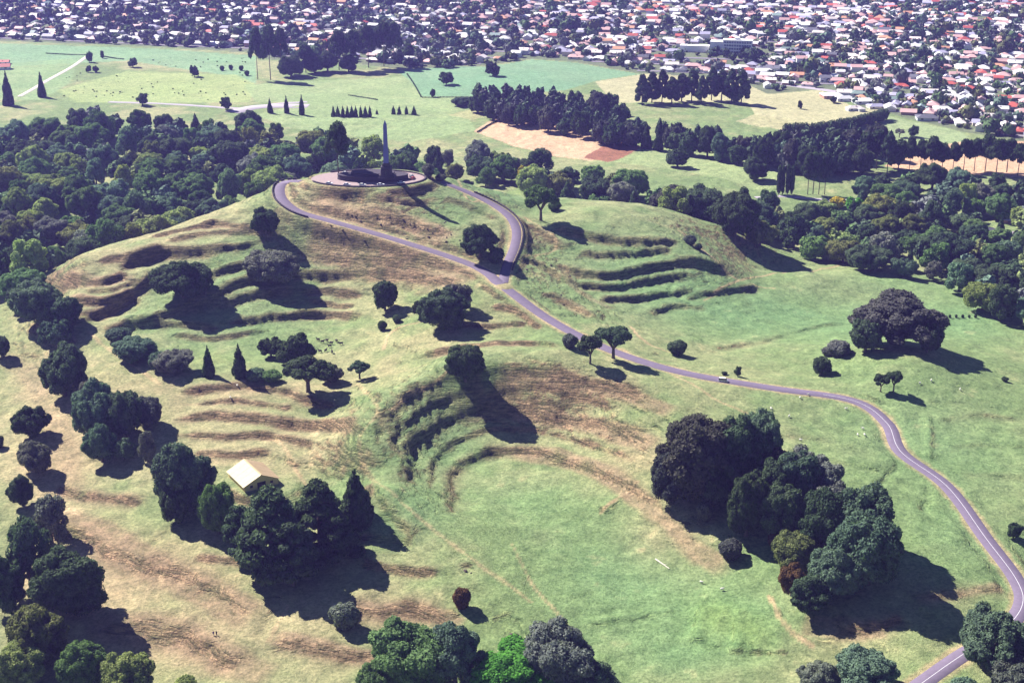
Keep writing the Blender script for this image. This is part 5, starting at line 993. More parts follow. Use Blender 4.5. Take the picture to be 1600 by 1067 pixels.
def mesh_from(name, V, Fc, mat=None, smooth_=False):
    me = bpy.data.meshes.new(name)
    me.from_pydata([tuple(v) for v in V], [], [tuple(f) for f in Fc]); me.update()
    if mat is not None: me.materials.append(mat)
    if smooth_:
        for p_ in me.polygons: p_.use_smooth = True
    return me

def mesh_np(name, V, Q, mat=None, smooth_=False):
    """fast path: V (n,3), Q (m,k) all faces the same size"""
    V = np.asarray(V, np.float32); Q = np.asarray(Q, np.int32); k = Q.shape[1]
    me = bpy.data.meshes.new(name)
    me.vertices.add(len(V)); me.vertices.foreach_set('co', V.ravel())
    me.loops.add(Q.size); me.loops.foreach_set('vertex_index', Q.ravel())
    me.polygons.add(len(Q)); me.polygons.foreach_set('loop_start', np.arange(0, Q.size, k, dtype=np.int32))
    if smooth_: me.polygons.foreach_set('use_smooth', np.ones(len(Q), bool))
    me.update(calc_edges=True)
    if mat is not None: me.materials.append(mat)
    return me

def link(name, data, parent=None, loc=None, rz=0.0, scale=None):
    o = bpy.data.objects.new(name, data); col.objects.link(o)
    if parent is not None: o.parent = parent
    if loc is not None: o.location = loc
    if rz: o.rotation_euler = (0, 0, rz)
    if scale is not None: o.scale = scale
    return o

def tag(o, label=None, cat=None, group=None, kind=None):
    if label: o['label'] = label
    if cat: o['category'] = cat
    if group: o['group'] = group
    if kind: o['kind'] = kind
    return o

def thing(name, label, cat, loc, rz=0.0, group=None):
    return tag(link(name, None, None, loc, rz), label, cat, group)

class MB:
    """collects boxes, prisms and tubes into one mesh"""
    def __init__(s): s.V = []; s.F = []
    def add(s, V, F):
        n = len(s.V); s.V += [tuple(v) for v in V]; s.F += [tuple(i + n for i in f) for f in F]; return s
    def box(s, x0, x1, y0, y1, z0, z1, inset=0.0):
        i = inset
        return s.add([(x0, y0, z0), (x1, y0, z0), (x1, y1, z0), (x0, y1, z0), (x0 + i, y0 + i, z1), (x1 - i, y0 + i, z1), (x1 - i, y1 - i, z1), (x0 + i, y1 - i, z1)],
                     [(3, 2, 1, 0), (4, 5, 6, 7), (0, 1, 5, 4), (1, 2, 6, 5), (2, 3, 7, 6), (3, 0, 4, 7)])
    def loft(s, rings, cap=True):
        n = len(rings[0]); V = [v for r in rings for v in r]; F = []
        for k in range(len(rings) - 1):
            for j in range(n):
                a = k * n + j; b = k * n + (j + 1) % n
                F.append((a, b, b + n, a + n))
        if cap: F.append(tuple(range(n - 1, -1, -1))); F.append(tuple(range((len(rings) - 1) * n, len(rings) * n)))
        return s.add(V, F)
    def tube(s, pts, rad, n=6):
        rings = []
        for k, q in enumerate(pts):
            q = Vector(q); a = Vector(pts[max(0, k - 1)]); b = Vector(pts[min(len(pts) - 1, k + 1)])
            d = (b - a).normalized(); u = d.cross(Vector((0.31, 0.95, 0.02))).normalized(); v = d.cross(u)
            rings.append([q + (u * math.cos(t) + v * math.sin(t)) * rad[k] for t in [2 * math.pi * j / n for j in range(n)]])
        return s.loft(rings)
    def disc(s, cx, cy, r0, r1, z0, z1, n=24, sy=1.0):
        return s.loft([[(cx + r * math.cos(t), cy + r * sy * math.sin(t), z) for t in [2 * math.pi * j / n for j in range(n)]] for r, z in ((r0, z0), (r1, z1))])
    def mesh(s, name, mat=None, smooth_=False): return mesh_from(name, s.V, s.F, mat, smooth_)
    def build(s, name, mat, parent=None, **kw): return link(name, s.mesh(name, mat), parent, **kw)

# ---------------------------------------------------------------- ground
def seg_dist(x, y, pts):
    best = np.full(np.shape(x), 1e9)
    for k in range(len(pts) - 1):
        a = pts[k]; b = pts[k + 1]; dx = b[0] - a[0]; dy = b[1] - a[1]; L = dx * dx + dy * dy + 1e-9
        t = np.clip(((x - a[0]) * dx + (y - a[1]) * dy) / L, 0, 1)
        best = np.minimum(best, np.hypot(x - a[0] - t * dx, y - a[1] - t * dy))
    return best

def in_poly(x, y, poly):
    inside = np.zeros(np.shape(x), bool); n = len(poly)
    for i in range(n):
        x0, y0 = poly[i]; x1, y1 = poly[(i + 1) % n]
        c = ((y0 > y) != (y1 > y)) & (x < (x1 - x0) * (y - y0) / (y1 - y0 + 1e-12) + x0)
        inside ^= c
    return inside

GREEN = np.array((.175, .242, .104)); PALE = np.array((.350, .335, .185)); MINT = np.array((.150, .266, .120))
BROWN = np.array((.205, .146, .096)); TAN = np.array((.45, .335, .205)); ROUGH = np.array((.120, .165, .075))

def ground_colour():
    X, Y, Z = TX, TY, TZ
    n1 = fbm(X / 70, Y / 70, 101, 4); n2 = fbm(X / 16, Y / 16, 111, 4); n3 = fbm(X / 4.5, Y / 4.5, 121, 3)
    gy, gx = np.gradient(Z, YS, XS); sl = np.hypot(gx, gy)
    pale = smooth(0.40, 0.68, 0.55 * n1 + 0.45 * n2) * 0.75
    # crests and spurs dry out
    lush = np.zeros_like(X); dry = np.zeros_like(X)
    for arr, rows in ((dry, DRY), (lush, LUSH)):
        for (cx, cy, rx, ry, a) in rows:
            m = (np.abs(X - cx) < rx * 2.5) & (np.abs(Y - cy) < ry * 2.5)
            arr[m] += a * np.exp(-((X[m] - cx) / rx) ** 2 - ((Y[m] - cy) / ry) ** 2)
    bright = np.zeros_like(X)
    for (cx, cy, rx, ry, a) in BRIGHT: bright += a * np.exp(-((X - cx) / rx) ** 2 - ((Y - cy) / ry) ** 2)
    pale = pale * (1 - .65 * np.clip(lush, 0, 1)) * (.55 + .45 * smooth(180, -80, X))
    dry = np.clip(dry, 0, 1.2); lush = np.clip(lush, 0, 1.2)
    C = GREEN * (1 - pale[..., None]) + PALE * pale[..., None]
    k = np.clip(lush * (0.45 + 0.8 * n2) * 0.85, 0, 1)[..., None]; C = C * (1 - k) + MINT * k
    k = np.clip(dry * (0.35 + 0.9 * n2), 0, 1)[..., None]; C = C * (1 - k) + np.array((.385, .310, .190)) * k
    k = np.clip(bright * (.5 + .7 * n2), 0, 1)[..., None]; C = C * (1 - k) + np.array((.215, .30, .10)) * k * 1.0
    # rank, unmown growth on steep banks
    bank = np.clip(SCARP * 1.0 + smooth(0.34, 0.62, sl) * 0.85, 0, 1) * smooth(0.25, 0.5, n2 + 0.12 * (n3 - 0.5))
    bank = bank * (1 - 0.75 * np.clip(lush, 0, 1))
    k = np.clip(bank * 0.95, 0, 1)[..., None]; C = C * (1 - k) + BROWN * (0.85 + 0.4 * n3[..., None]) * k
    k = (np.clip(lush, 0, 1) * smooth(0.3, 0.6, sl) * smooth(0.35, 0.6, n3) * 0.7)[..., None]; C = C * (1 - k) + ROUGH * k
    # broad bands of sun-browned grass
    for (hw, a, pts) in BANDS:
        p_ = resample(pts, 4.0); r = line_field(X, Y, p_, hw * 3 + 3)
        if r is None: continue
        s, d, arc = r
        dd = np.abs(d) + (n2[s] - 0.5) * hw * 1.8 + (n3[s] - 0.5) * 1.6
        k = (a * smooth(hw * 1.35, hw * 0.45, dd) * smooth(0, .08, arc) * smooth(1, .92, arc) * (0.6 + 0.6 * n3[s]))
        k = np.clip(k, 0, 1)[..., None]; C[s] = C[s] * (1 - k) + np.array((.315, .228, .150)) * (0.75 + 0.5 * n2[s][..., None]) * k
    # bare scuffs
    bare = smooth(0.66, 0.8, n3 * 0.5 + n2 * 0.5) * (0.25 + dry) * 0.8
    for (hw, a, pts) in TRACKS:
        p_ = resample(pts, 4.0)
        r = line_field(X, Y, p_, hw * 4 + 2)
        if r is None: continue
        s, d, arc = r
        dd = np.abs(d) + (n3[s] - 0.5) * hw * 1.6
        bare[s] = np.maximum(bare[s], a * smooth(hw * 1.5, hw * 0.5, dd) * (0.45 + 0.8 * n2[s]))
    bare = np.maximum(bare, 0.75 * smooth(2.6, 0.6, ROADD + (n3 - 0.5) * 2.4) * (0.5 + n2 * 0.7))
    k = np.clip(bare, 0, 1)[..., None]; C = C * (1 - k) + TAN * (0.75 + 0.5 * n2[..., None]) * k
    C = C * (0.82 + 0.36 * n3[..., None])
    # fields, gardens and yards beyond the hill
    for (c, mixv, poly) in FIELDS:
        P_ = np.array(poly); m = (X > P_[:, 0].min()) & (X < P_[:, 0].max()) & (Y > P_[:, 1].min()) & (Y < P_[:, 1].max())
        idx = np.where(m); ins = in_poly(X[idx], Y[idx], poly)
        jj = (idx[0][ins], idx[1][ins])
        nn = (0.86 + 0.28 * fbm(X[jj] / 25, Y[jj] / 25, 131, 3))[:, None]
        C[jj] = C[jj] * (1 - mixv) + np.array(c) * nn * mixv
    return np.clip(C, 0.01, 0.9)

m_ground, nt, b = new_mat('pasture', 0.95, 0.1)
at = N(nt, 'ShaderNodeAttribute'); at.attribute_name = 'cover'
geo = N(nt, 'ShaderNodeNewGeometry')
sep = N(nt, 'ShaderNodeSeparateXYZ'); nt.links.new(geo.outputs['Position'], sep.inputs[0])
pos = geo.outputs['Position']
f1 = noise(nt, 0.75, 6, 0.78, pos); f2 = noise(nt, 0.23, 5, 0.6, pos); f3 = noise(nt, 3.1, 2, 0.6, pos)
c1 = mixc(nt, (0.56, 0.61, 0.56), (1.46, 1.38, 1.38), ramp(nt, f1, 0.33, 0.67))
c2 = mixc(nt, (0.85, 0.88, 0.85), (1.15, 1.12, 1.10), ramp(nt, f2, 0.3, 0.7))
base = mixc(nt, at.outputs['Color'], c1, 0.8, 'MULTIPLY')
base = mixc(nt, base, c2, 1.0, 'MULTIPLY')
nt.links.new(base, b.inputs['Base Color'])
# tufts everywhere, contour paths where the ground is steep
steepn = N(nt, 'ShaderNodeSeparateXYZ'); nt.links.new(geo.outputs['True Normal'], steepn.inputs[0])
st = ramp(nt, steepn.outputs['Z'], 0.985, 0.88)
# streaks of rank grass that run along the contours
vm = N(nt, 'ShaderNodeVectorMath'); vm.operation = 'MULTIPLY'; nt.links.new(pos, vm.inputs[0]); vm.inputs[1].default_value = (.16, .16, 1.5)
f5 = noise(nt, 1.0, 4, 0.6, vm.outputs[0])
vm2 = N(nt, 'ShaderNodeVectorMath'); vm2.operation = 'MULTIPLY'; nt.links.new(pos, vm2.inputs[0]); vm2.inputs[1].default_value = (.45, .22, .9)
f6 = noise(nt, 1.0, 3, 0.6, vm2.outputs[0])
rid = math_n(nt, 'ABSOLUTE', math_n(nt, 'SUBTRACT', f5, 0.5)); rid2 = math_n(nt, 'ABSOLUTE', math_n(nt, 'SUBTRACT', f6, 0.5))
wv = math_n(nt, 'ADD', math_n(nt, 'MULTIPLY', rid, 6.0), math_n(nt, 'MULTIPLY', rid2, 4.0))
streak = mixc(nt, (1, 1, 1), mixc(nt, (.50, .58, .52), (1.36, 1.28, 1.22), ramp(nt, f5, .38, .62)), math_n(nt, 'ADD', math_n(nt, 'MULTIPLY', st, .8), .15))
base = mixc(nt, base, streak, 1.0, 'MULTIPLY')
nt.links.new(base, b.inputs['Base Color'])
hgt = math_n(nt, 'ADD', math_n(nt, 'MULTIPLY', math_n(nt, 'MULTIPLY', wv, st), 0.55), math_n(nt, 'ADD', math_n(nt, 'MULTIPLY', f1, 0.75), math_n(nt, 'MULTIPLY', f3, 0.2)))
bp = N(nt, 'ShaderNodeBump', Strength=0.9, Distance=1.2)
nt.links.new(hgt, bp.inputs['Height']); nt.links.new(bp.outputs[0], b.inputs['Normal'])

ny, nx = TZ.shape
V = np.stack([TX.ravel(), TY.ravel(), TZ.ravel()], 1)
I = np.arange(nx * ny).reshape(ny, nx)
Q = np.stack([I[:-1, :-1].ravel(), I[:-1, 1:].ravel(), I[1:, 1:].ravel(), I[1:, :-1].ravel()], 1)
gm = mesh_np('ground', V, Q, m_ground, True)
ca = gm.color_attributes.new('cover', 'FLOAT_COLOR', 'POINT')
cc = np.ones((nx * ny, 4), np.float32); cc[:, :3] = ground_colour().reshape(-1, 3)
ca.data.foreach_set('color', cc.ravel())
tag(link('ground', gm), 'terraced grassy volcanic hill and the fields and streets around it', None, None, 'structure')

# ---------------------------------------------------------------- roads
m_asphalt = speckled('asphalt', (.150, .120, .175), .5, 0.3, 0.85)
m_line = speckled('road_paint', (.72, .71, .74), 3.0, 0.1, 0.7)
m_basalt = speckled('basalt', (.060, .050, .066), 0.9, 0.5, 0.9, 0.15)
m_granite = speckled('granite', (.15, .16, .42), 0.5, 0.16, 0.75)  # stone colour also carries the blue of its sky-lit shade
m_paving = speckled('pink_paving', (.30, .225, .225), 0.6, 0.3, 0.9)
m_bronze = speckled('bronze', (.035, .04, .05), 3.0, 0.3, 0.5, 0.0, 0.5)

def ribbon(name, pts, hw, mat, lift, z_from_pts=True, off=0.0, skirt=0.5):
    V = []; F_ = []
    n = len(pts)
    for k in range(n):
        a = pts[max(0, k - 1)]; b_ = pts[min(n - 1, k + 1)]
        d = np.array([b_[0] - a[0], b_[1] - a[1]]); d /= np.hypot(*d) + 1e-9
        nx_, ny_ = -d[1], d[0]
        for side, dz in ((hw + skirt, -0.5), (hw, 0), (-hw, 0), (-hw - skirt, -0.5)):
            x = pts[k][0] + nx_ * (side + off); y = pts[k][1] + ny_ * (side + off)
            z = (pts[k][2] if z_from_pts else ground_z(x, y)) + lift + (dz if skirt else 0)
            V.append((x, y, z))
    for k in range(n - 1):
        for j in range(3):
            if not skirt and j != 1: continue
            a = k * 4 + j
            F_.append((a, a + 1, a + 5, a + 4))
    return link(name, mesh_from(name, V, F_, mat, True))

road_pts = [resample(p_, 2.0) for hw, p_ in ROADS]
tag(ribbon('road', road_pts[0], ROADS[0][0], m_asphalt, 0.02), 'narrow asphalt road winding down from the summit', None, None, 'structure')
tag(ribbon('road', road_pts[1], ROADS[1][0], m_asphalt, 0.03), 'upper asphalt road looping behind the summit', None, None, 'structure')
# painted centre line on the lower road
L = road_pts[0]; k0 = int(len(L) * 0.60)
tag(ribbon('centre_line', L[k0:], 0.07, m_line, 0.05, True, 0.0, 0), 'white centre line on the lower road', None, None, 'structure')

def wall_along(pts, off, h, t, label):
    """low drystone wall made of single stones along a road edge"""
    root = thing('stone_wall', label, 'wall', (pts[0][0], pts[0][1], pts[0][2]))
    rg = random.Random(int(pts[0][0] * 7))
    shapes = []
    for v in range(5):
        mb = MB(); q = 0.12
        mb.loft([[(x * (1 - i) + rg.uniform(-.08, .08), y * (1 - i) + rg.uniform(-.06, .06), z + rg.uniform(-.05, .05)) for x, y in ((-1.1, -t / 2), (1.1, -t / 2), (1.1, t / 2), (-1.1, t / 2))] for z, i in ((-0.5, 0), (h * 0.85, 0), (h, 0.12))])
        shapes.append(mb.mesh('stone', m_basalt))
    k = 0; n = len(pts)
    for k in range(1, n - 1, 1):
        a, b_ = pts[k - 1], pts[k + 1]
        d = np.array([b_[0] - a[0], b_[1] - a[1]]); d /= np.hypot(*d)
        x = pts[k][0] - d[1] * off; y = pts[k][1] + d[0] * off
        z = pts[k][2] - 0.12
        o = link('stone', rg.choice(shapes), root, (x - pts[0][0], y - pts[0][1], z - pts[0][2]), math.atan2(d[1], d[0]) + rg.uniform(-.06, .06))
    return root
wall_along(road_pts[0][2:34], -3.9, 1.0, 0.7, 'low dark stone wall on the outer side of the summit loop road')
wall_along(road_pts[1][8:60], -3.6, 0.9, 0.7, 'low dark stone wall on the outer side of the upper road curve')

# ---------------------------------------------------------------- summit terrace and obelisk
SX, SY, SZ = SUMMIT
mb = MB(); n = 64
ring = lambda ra, rb, z: [(ra * math.cos(2 * math.pi * j / n), rb * math.sin(2 * math.pi * j / n), z) for j in range(n)]
mb.loft([ring(33.5, 20.5, -1.0), ring(33.5, 20.5, 0.12)])
tag(mb.build('summit_terrace', m_paving, None, loc=(SX, SY, SZ)), 'pinkish paved summit terrace', None, None, 'structure')
root = thing('terrace_parapet', 'dark stone parapet wall round the edge of the summit terrace', 'wall', (SX, SY, SZ))
for j in range(n):
    a0 = 2 * math.pi * j / n; a1 = 2 * math.pi * (j + 0.96) / n
    if math.pi * 0.72 < a0 < math.pi * 1.12: continue
    mb = MB()
    P4 = [(r_[0] * math.cos(a), r_[1] * math.sin(a)) for r_, a in (((34.3, 21.3), a0), ((34.3, 21.3), a1), ((33.4, 20.4), a1), ((33.4, 20.4), a0))]
    mb.loft([[(x, y, z) for x, y in P4] for z in (-2.6, 0.75)])
    mb.build('wall_stone', m_basalt, root)
# raised dark tier under the monument
root = thing('stone_tier', 'raised tier of dark basalt walling around the foot of the obelisk', 'stone tier', (SX + 3.0, SY - 1.0, SZ + .12))
mb = MB(); mb.loft([ring(21, 8.5, 0.0), ring(20.6, 8.2, 2.6)]); mb.build('wall', m_basalt, root)
mb = MB(); mb.loft([ring(20.9, 8.45, 2.6), ring(20.9, 8.45, 2.95)]); mb.build('coping', m_basalt, root)
mb = MB(); mb.loft([ring(13, 6.2, 2.95), ring(12.8, 6.0, 4.3)]); mb.build('upper_step', m_basalt, root)
ox, oy, oz = OBELISK[0], OBELISK[1], SZ + 2.9
root = thing('obelisk', 'tall blue-grey stone obelisk on a dark plinth at the summit', 'obelisk', (ox, oy, oz))
mb = MB(); mb.box(-5, 5, -5, 5, 0, 1.0, 0.1); mb.build('step', m_basalt, root)
mb = MB(); mb.box(-4.1, 4.1, -4.1, 4.1, 1.0, 2.0, 0.1); mb.build('step', m_basalt, root)
mb = MB(); mb.box(-3.2, 3.2, -3.2, 3.2, 2.0, 6.0, 0.35); mb.build('pedestal', m_basalt, root)
mb = MB(); mb.box(-3.25, 3.25, -3.25, 3.25, 6.0, 6.7, 0.6); mb.build('cornice', m_basalt, root)
mb = MB(); mb.box(-2.2, 2.2, -2.2, 2.2, 6.7, 8.6, 0.3); mb.build('plinth', m_basalt, root)
mb = MB(); mb.box(-1.45, 1.45, -1.45, 1.45, 8.6, 30.8, 0.5); mb.build('shaft', m_granite, root)
mb = MB(); mb.box(-.95, .95, -.95, .95, 30.8, 33.4, .9); mb.build('capstone', m_granite, root)
mb = MB(); mb.tube([(0, -3.9, 2.0), (0.02, -3.9, 3.1), (0, -3.9, 3.9), (0, -3.9, 4.3), (0, -3.9, 4.75)], [.42, .36, .48, .16, .2], 8); mb.tube([(-.45, -3.9, 3.7), (-.62, -4.0, 3.1), (-.5, -4.2, 2.8)], [.14, .12, .1], 6); mb.tube([(.45, -3.9, 3.7), (.75, -4.0, 3.3), (1.0, -4.1, 3.5)], [.14, .12, .1], 6)
mb.build('statue', m_bronze, root)

# ---------------------------------------------------------------- cars
m_glass = speckled('car_glass', (.03, .035, .045), 1, 0.1, 0.15, 0, 0.6)
m_tyre = speckled('tyre', (.02, .02, .02), 4, 0.2, 0.9)
m_rim = speckled('rim', (.45, .45, .47), 4, 0.1, 0.4, 0, 0.5)
m_lamp = speckled('headlamp', (.8, .8, .75), 4, 0.05, 0.3, 0, 0.6)
paints = {}
def paint(rgb):
    if rgb not in paints: paints[rgb] = speckled('car_paint', rgb, 0.3, 0.05, 0.3, 0, 0.6)
    return paints[rgb]
def prof(mb, pts, y0, y1, inset=0.0):
    n_ = len(pts); V = [(x, y0 + inset * i, z) for x, z, i in pts] + [(x, y1 - inset * i, z) for x, z, i in pts]
    mb.add(V, [tuple(range(n_)), tuple(range(2 * n_ - 1, n_ - 1, -1))] + [(i, i + n_, (i + 1) % n_ + n_, (i + 1) % n_) for i in range(n_)])
def car(x, y, rz, rgb, label, van=False, z=None):
    root = thing('parked_car', label, 'car', (x, y, (ground_z(x, y) if z is None else z)), rz, None)
    mb = MB()
    prof(mb, [(-2.1, .35, 0), (2.1, .35, 0), (2.15, .62, 0), (2.05, .82, .3), (.95, .93, .2), (-1.6, .95, .2), (-2.12, .88, .2), (-2.16, .55, 0)], -.85, .85, .3)
    mb.build('body', paint(rgb), root)
    mb = MB()
    prof(mb, [(.95, .93, .25), (.35, 1.36, 1), (-1.25, 1.4, 1), (-1.8, .95, .25)] if not van else [(1.5, .93, .2), (1.1, 1.75, .6), (-2.0, 1.8, .6), (-2.1, .95, .2)], -.82, .82, .16)
    cab = mb.build('cabin', m_glass, root)
    mb = MB(); (mb.box(-1.2, .3, -.64, .64, 1.385, 1.44, .06) if not van else mb.box(-1.95, 1.0, -.7, .7, 1.79, 1.85, .06)); mb.build('roof', paint(rgb), cab)
    for sx in (-1.3, 1.3):
        for sy in (-.8, .8):
            mb = MB(); mb.tube([(0, -.11, 0), (0, .11, 0)], [.33, .33], 12)
            w = mb.build('wheel', m_tyre, root, loc=(sx, sy, .33))
            mb = MB(); mb.tube([(0, -.125, 0), (0, .125, 0)], [.19, .19], 8); mb.build('rim', m_rim, w)
    for sy in (-.6, .6):
        mb = MB(); mb.box(2.0, 2.17, sy - .15, sy + .15, .6, .75, .02); mb.build('headlight', m_lamp, root)
TZS = SZ + .14
car(SX -21.0, SY -14.4, -.35, (.75, .74, .74), 'white car parked at the terrace end nearest the summit road', z=TZS)
car(SX -10.5, SY -17.4, -.12, (.62, .62, .66), 'silver car parked on the outer terrace ring', z=TZS)
car(SX -1.5, SY -18.1, .0, (.75, .75, .72), 'white car parked mid-way on the terrace front below the stone tier', z=TZS)
car(SX +9.0, SY -17.3, .1, (.70, .70, .75), 'pale car parked on the terrace front below the obelisk', z=TZS)
car(SX +20.5, SY -13.0, .45, (.78, .76, .74), 'cream car parked where the terrace curves back', z=TZS)
car(SX +26.5, SY -2.0, 1.2, (.50, .08, .06), 'red car parked beside the obelisk on pink paving', z=TZS)
car(SX +25.2, SY +4.0, 1.3, (.60, .58, .60), 'light grey car parked beside the red car', z=TZS)
car(SX -7.5, SY +11.0, .2, (.06, .10, .42), 'blue car parked behind the stone tier', z=TZS)
car(SX -14.5, SY +11.5, .0, (.72, .72, .72), 'white car parked behind the stone tier next to the blue car', z=TZS)
car(ROADSIDE_VAN[0], ROADSIDE_VAN[1], -.25, (.80, .80, .78), 'white van pulled up beside the road', True)

# ---------------------------------------------------------------- shed
m_cream = speckled('cream_iron', (.46, .37, .20), 0.6, 0.3, 0.55)
m_shaded_iron = speckled('shaded_iron', (.34, .25, .15), 0.5, 0.3, 0.8)  # brown puts the weaker light on this slope into its colour
m_boards = speckled('yellow_boards', (.62, .50, .22), 0.7, 0.2, 0.85)
m_dark = speckled('dark_opening', (.03, .028, .03), 1, 0.2, 0.9)
root = thing('farm_shed', 'gabled farm shed with one cream and one brown-shaded roof slope among trees', 'shed', (SHED[0], SHED[1], ground_z(*SHED) - 0.05), math.atan2(-.84, .54))
Lh, Wd, Hh, Rs = 8.6, 7.4, 2.6, 3.4
mb = MB(); mb.loft([[(x, -Wd, 0), (x, Wd, 0), (x, Wd, Hh), (x, 0, Hh + Rs), (x, -Wd, Hh)] for x in (-Lh, Lh)]); mb.build('wall', m_boards, root)
for side, mt, lab in ((-1, m_cream, 'sunlit cream roof slope'), (1, m_shaded_iron, 'brown roof slope, coloured darker for its weaker light')):
    rf = link('roof', None, root); rf['label'] = lab
    nsheet = 9
    ex = 0.7; drop = Rs / Wd * ex
    for k in range(nsheet):
        x0 = -Lh - .5 + (2 * Lh + 1) * k / nsheet; x1 = -Lh - .5 + (2 * Lh + 1) * (k + 1) / nsheet - .02
        lift = .08 + .03 * (k % 2)
        mb = MB()
        pr = [(side * .02, Hh + Rs + lift), (side * (Wd + ex), Hh - drop + lift), (side * (Wd + ex), Hh - drop + lift + .08), (side * .02, Hh + Rs + lift + .08)]
        mb.loft([[(x, y, z) for y, z in pr] for x in (x0, x1)]); mb.build('roof_sheet', mt, rf)
mb = MB(); mb.box(-Lh - .5, Lh + .5, -.25, .25, Hh + Rs + .18, Hh + Rs + .30); mb.build('ridge_cap', m_cream, root)
mb = MB(); mb.box(Lh - .02, Lh + .08, -1.8, 1.8, 0, 2.9); d_ = mb.build('door', m_dark, root)
mb = MB(); mb.box(Lh + .08, Lh + .16, 1.2, 1.35, 1.2, 1.5); mb.build('handle', m_rim, d_)
for yy in (-4.4, 4.4):
    mb = MB(); mb.box(Lh - .02, Lh + .06, yy - .6, yy + .6, 1.3, 2.3); mb.build('window', m_dark, root)

# ---------------------------------------------------------------- trees
m_leaf, nt, b = new_mat('foliage', 0.8, 0.06)
oi = N(nt, 'ShaderNodeObjectInfo'); gpos = N(nt, 'ShaderNodeNewGeometry')
fa = noise(nt, 0.45, 3, 0.6, gpos.outputs['Position']); fb = noise(nt, 2.2, 2, 0.6, gpos.outputs['Position'])
va = mixc(nt, (.55, .60, .62), (1.55, 1.45, 1.30), ramp(nt, fa, .25, .75))
vb = mixc(nt, (.65, .65, .70), (1.40, 1.38, 1.25), ramp(nt, fb, .25, .75))
cl = mixc(nt, oi.outputs['Color'], va, 1.0, 'MULTIPLY'); cl = mixc(nt, cl, vb, 0.85, 'MULTIPLY')
nt.links.new(cl, b.inputs['Base Color'])
def leafy(nt, b, cl, amount=.28):
    tr = N(nt, 'ShaderNodeBsdfTranslucent'); nt.links.new(mixc(nt, cl, (1.15, 1.25, .8), 1.0, 'MULTIPLY'), tr.inputs['Color'])
    mx = N(nt, 'ShaderNodeMixShader'); mx.inputs[0].default_value = amount
    nt.links.new(b.outputs[0], mx.inputs[1]); nt.links.new(tr.outputs[0], mx.inputs[2])
    nt.links.new(mx.outputs[0], nt.nodes['Material Output'].inputs['Surface'])
leafy(nt, b, cl)
m_bark = speckled('bark', (.13, .105, .085), 1.5, 0.35, 0.95)
m_tint, nt, b = new_mat('foliage_mass', 0.8, 0.1)
at = N(nt, 'ShaderNodeAttribute'); at.attribute_name = 'tint'
gpos = N(nt, 'ShaderNodeNewGeometry'); fb = noise(nt, 0.8, 3, 0.6, gpos.outputs['Position'])
nt.links.new(mixc(nt, at.outputs['Color'], mixc(nt, (.6, .62, .66), (1.45, 1.4, 1.25), ramp(nt, fb, .25, .75)), 1.0, 'MULTIPLY'), b.inputs['Base Color'])

LEAF = {'dk': (.058, .090, .056), 'bl': (.094, .150, .110), 'gy': (.132, .148, .140), 'pu': (.076, .084, .080), 'ol': (.125, .145, .058),
        'gr': (.088, .150, .062), 'li': (.175, .225, .085), 'br': (.075, .215, .035), 'ye': (.46, .40, .06), 'rs': (.120, .076, .044)}

_t = (1 + 5 ** .5) / 2
_ICO_V = np.array([(-1, _t, 0), (1, _t, 0), (-1, -_t, 0), (1, -_t, 0), (0, -1, _t), (0, 1, _t), (0, -1, -_t), (0, 1, -_t), (_t, 0, -1), (_t, 0, 1), (-_t, 0, -1), (-_t, 0, 1)]) / math.hypot(1, _t)
_ICO_F = np.array([(0, 11, 5), (0, 5, 1), (0, 1, 7), (0, 7, 10), (0, 10, 11), (1, 5, 9), (5, 11, 4), (11, 10, 2), (10, 7, 6), (7, 1, 8), (3, 9, 4), (3, 4, 2), (3, 2, 6), (3, 6, 8), (3, 8, 9), (4, 9, 5), (2, 4, 11), (6, 2, 10), (8, 6, 7), (9, 8, 1)])
def ico2():
    V = [tuple(v) for v in _ICO_V]; F_ = []; c = {}
    def mid(a, b_):
        k = (min(a, b_), max(a, b_))
        if k not in c:
            v = (np.array(V[a]) + np.array(V[b_])) / 2; v /= np.linalg.norm(v); V.append(tuple(v)); c[k] = len(V) - 1
        return c[k]
    for a, b_, d in _ICO_F:
        e, f, g_ = mid(a, b_), mid(b_, d), mid(d, a)
        F_ += [(a, e, g_), (b_, f, e), (d, g_, f), (e, f, g_)]
    return np.array(V), np.array(F_)
ICO2 = ico2()

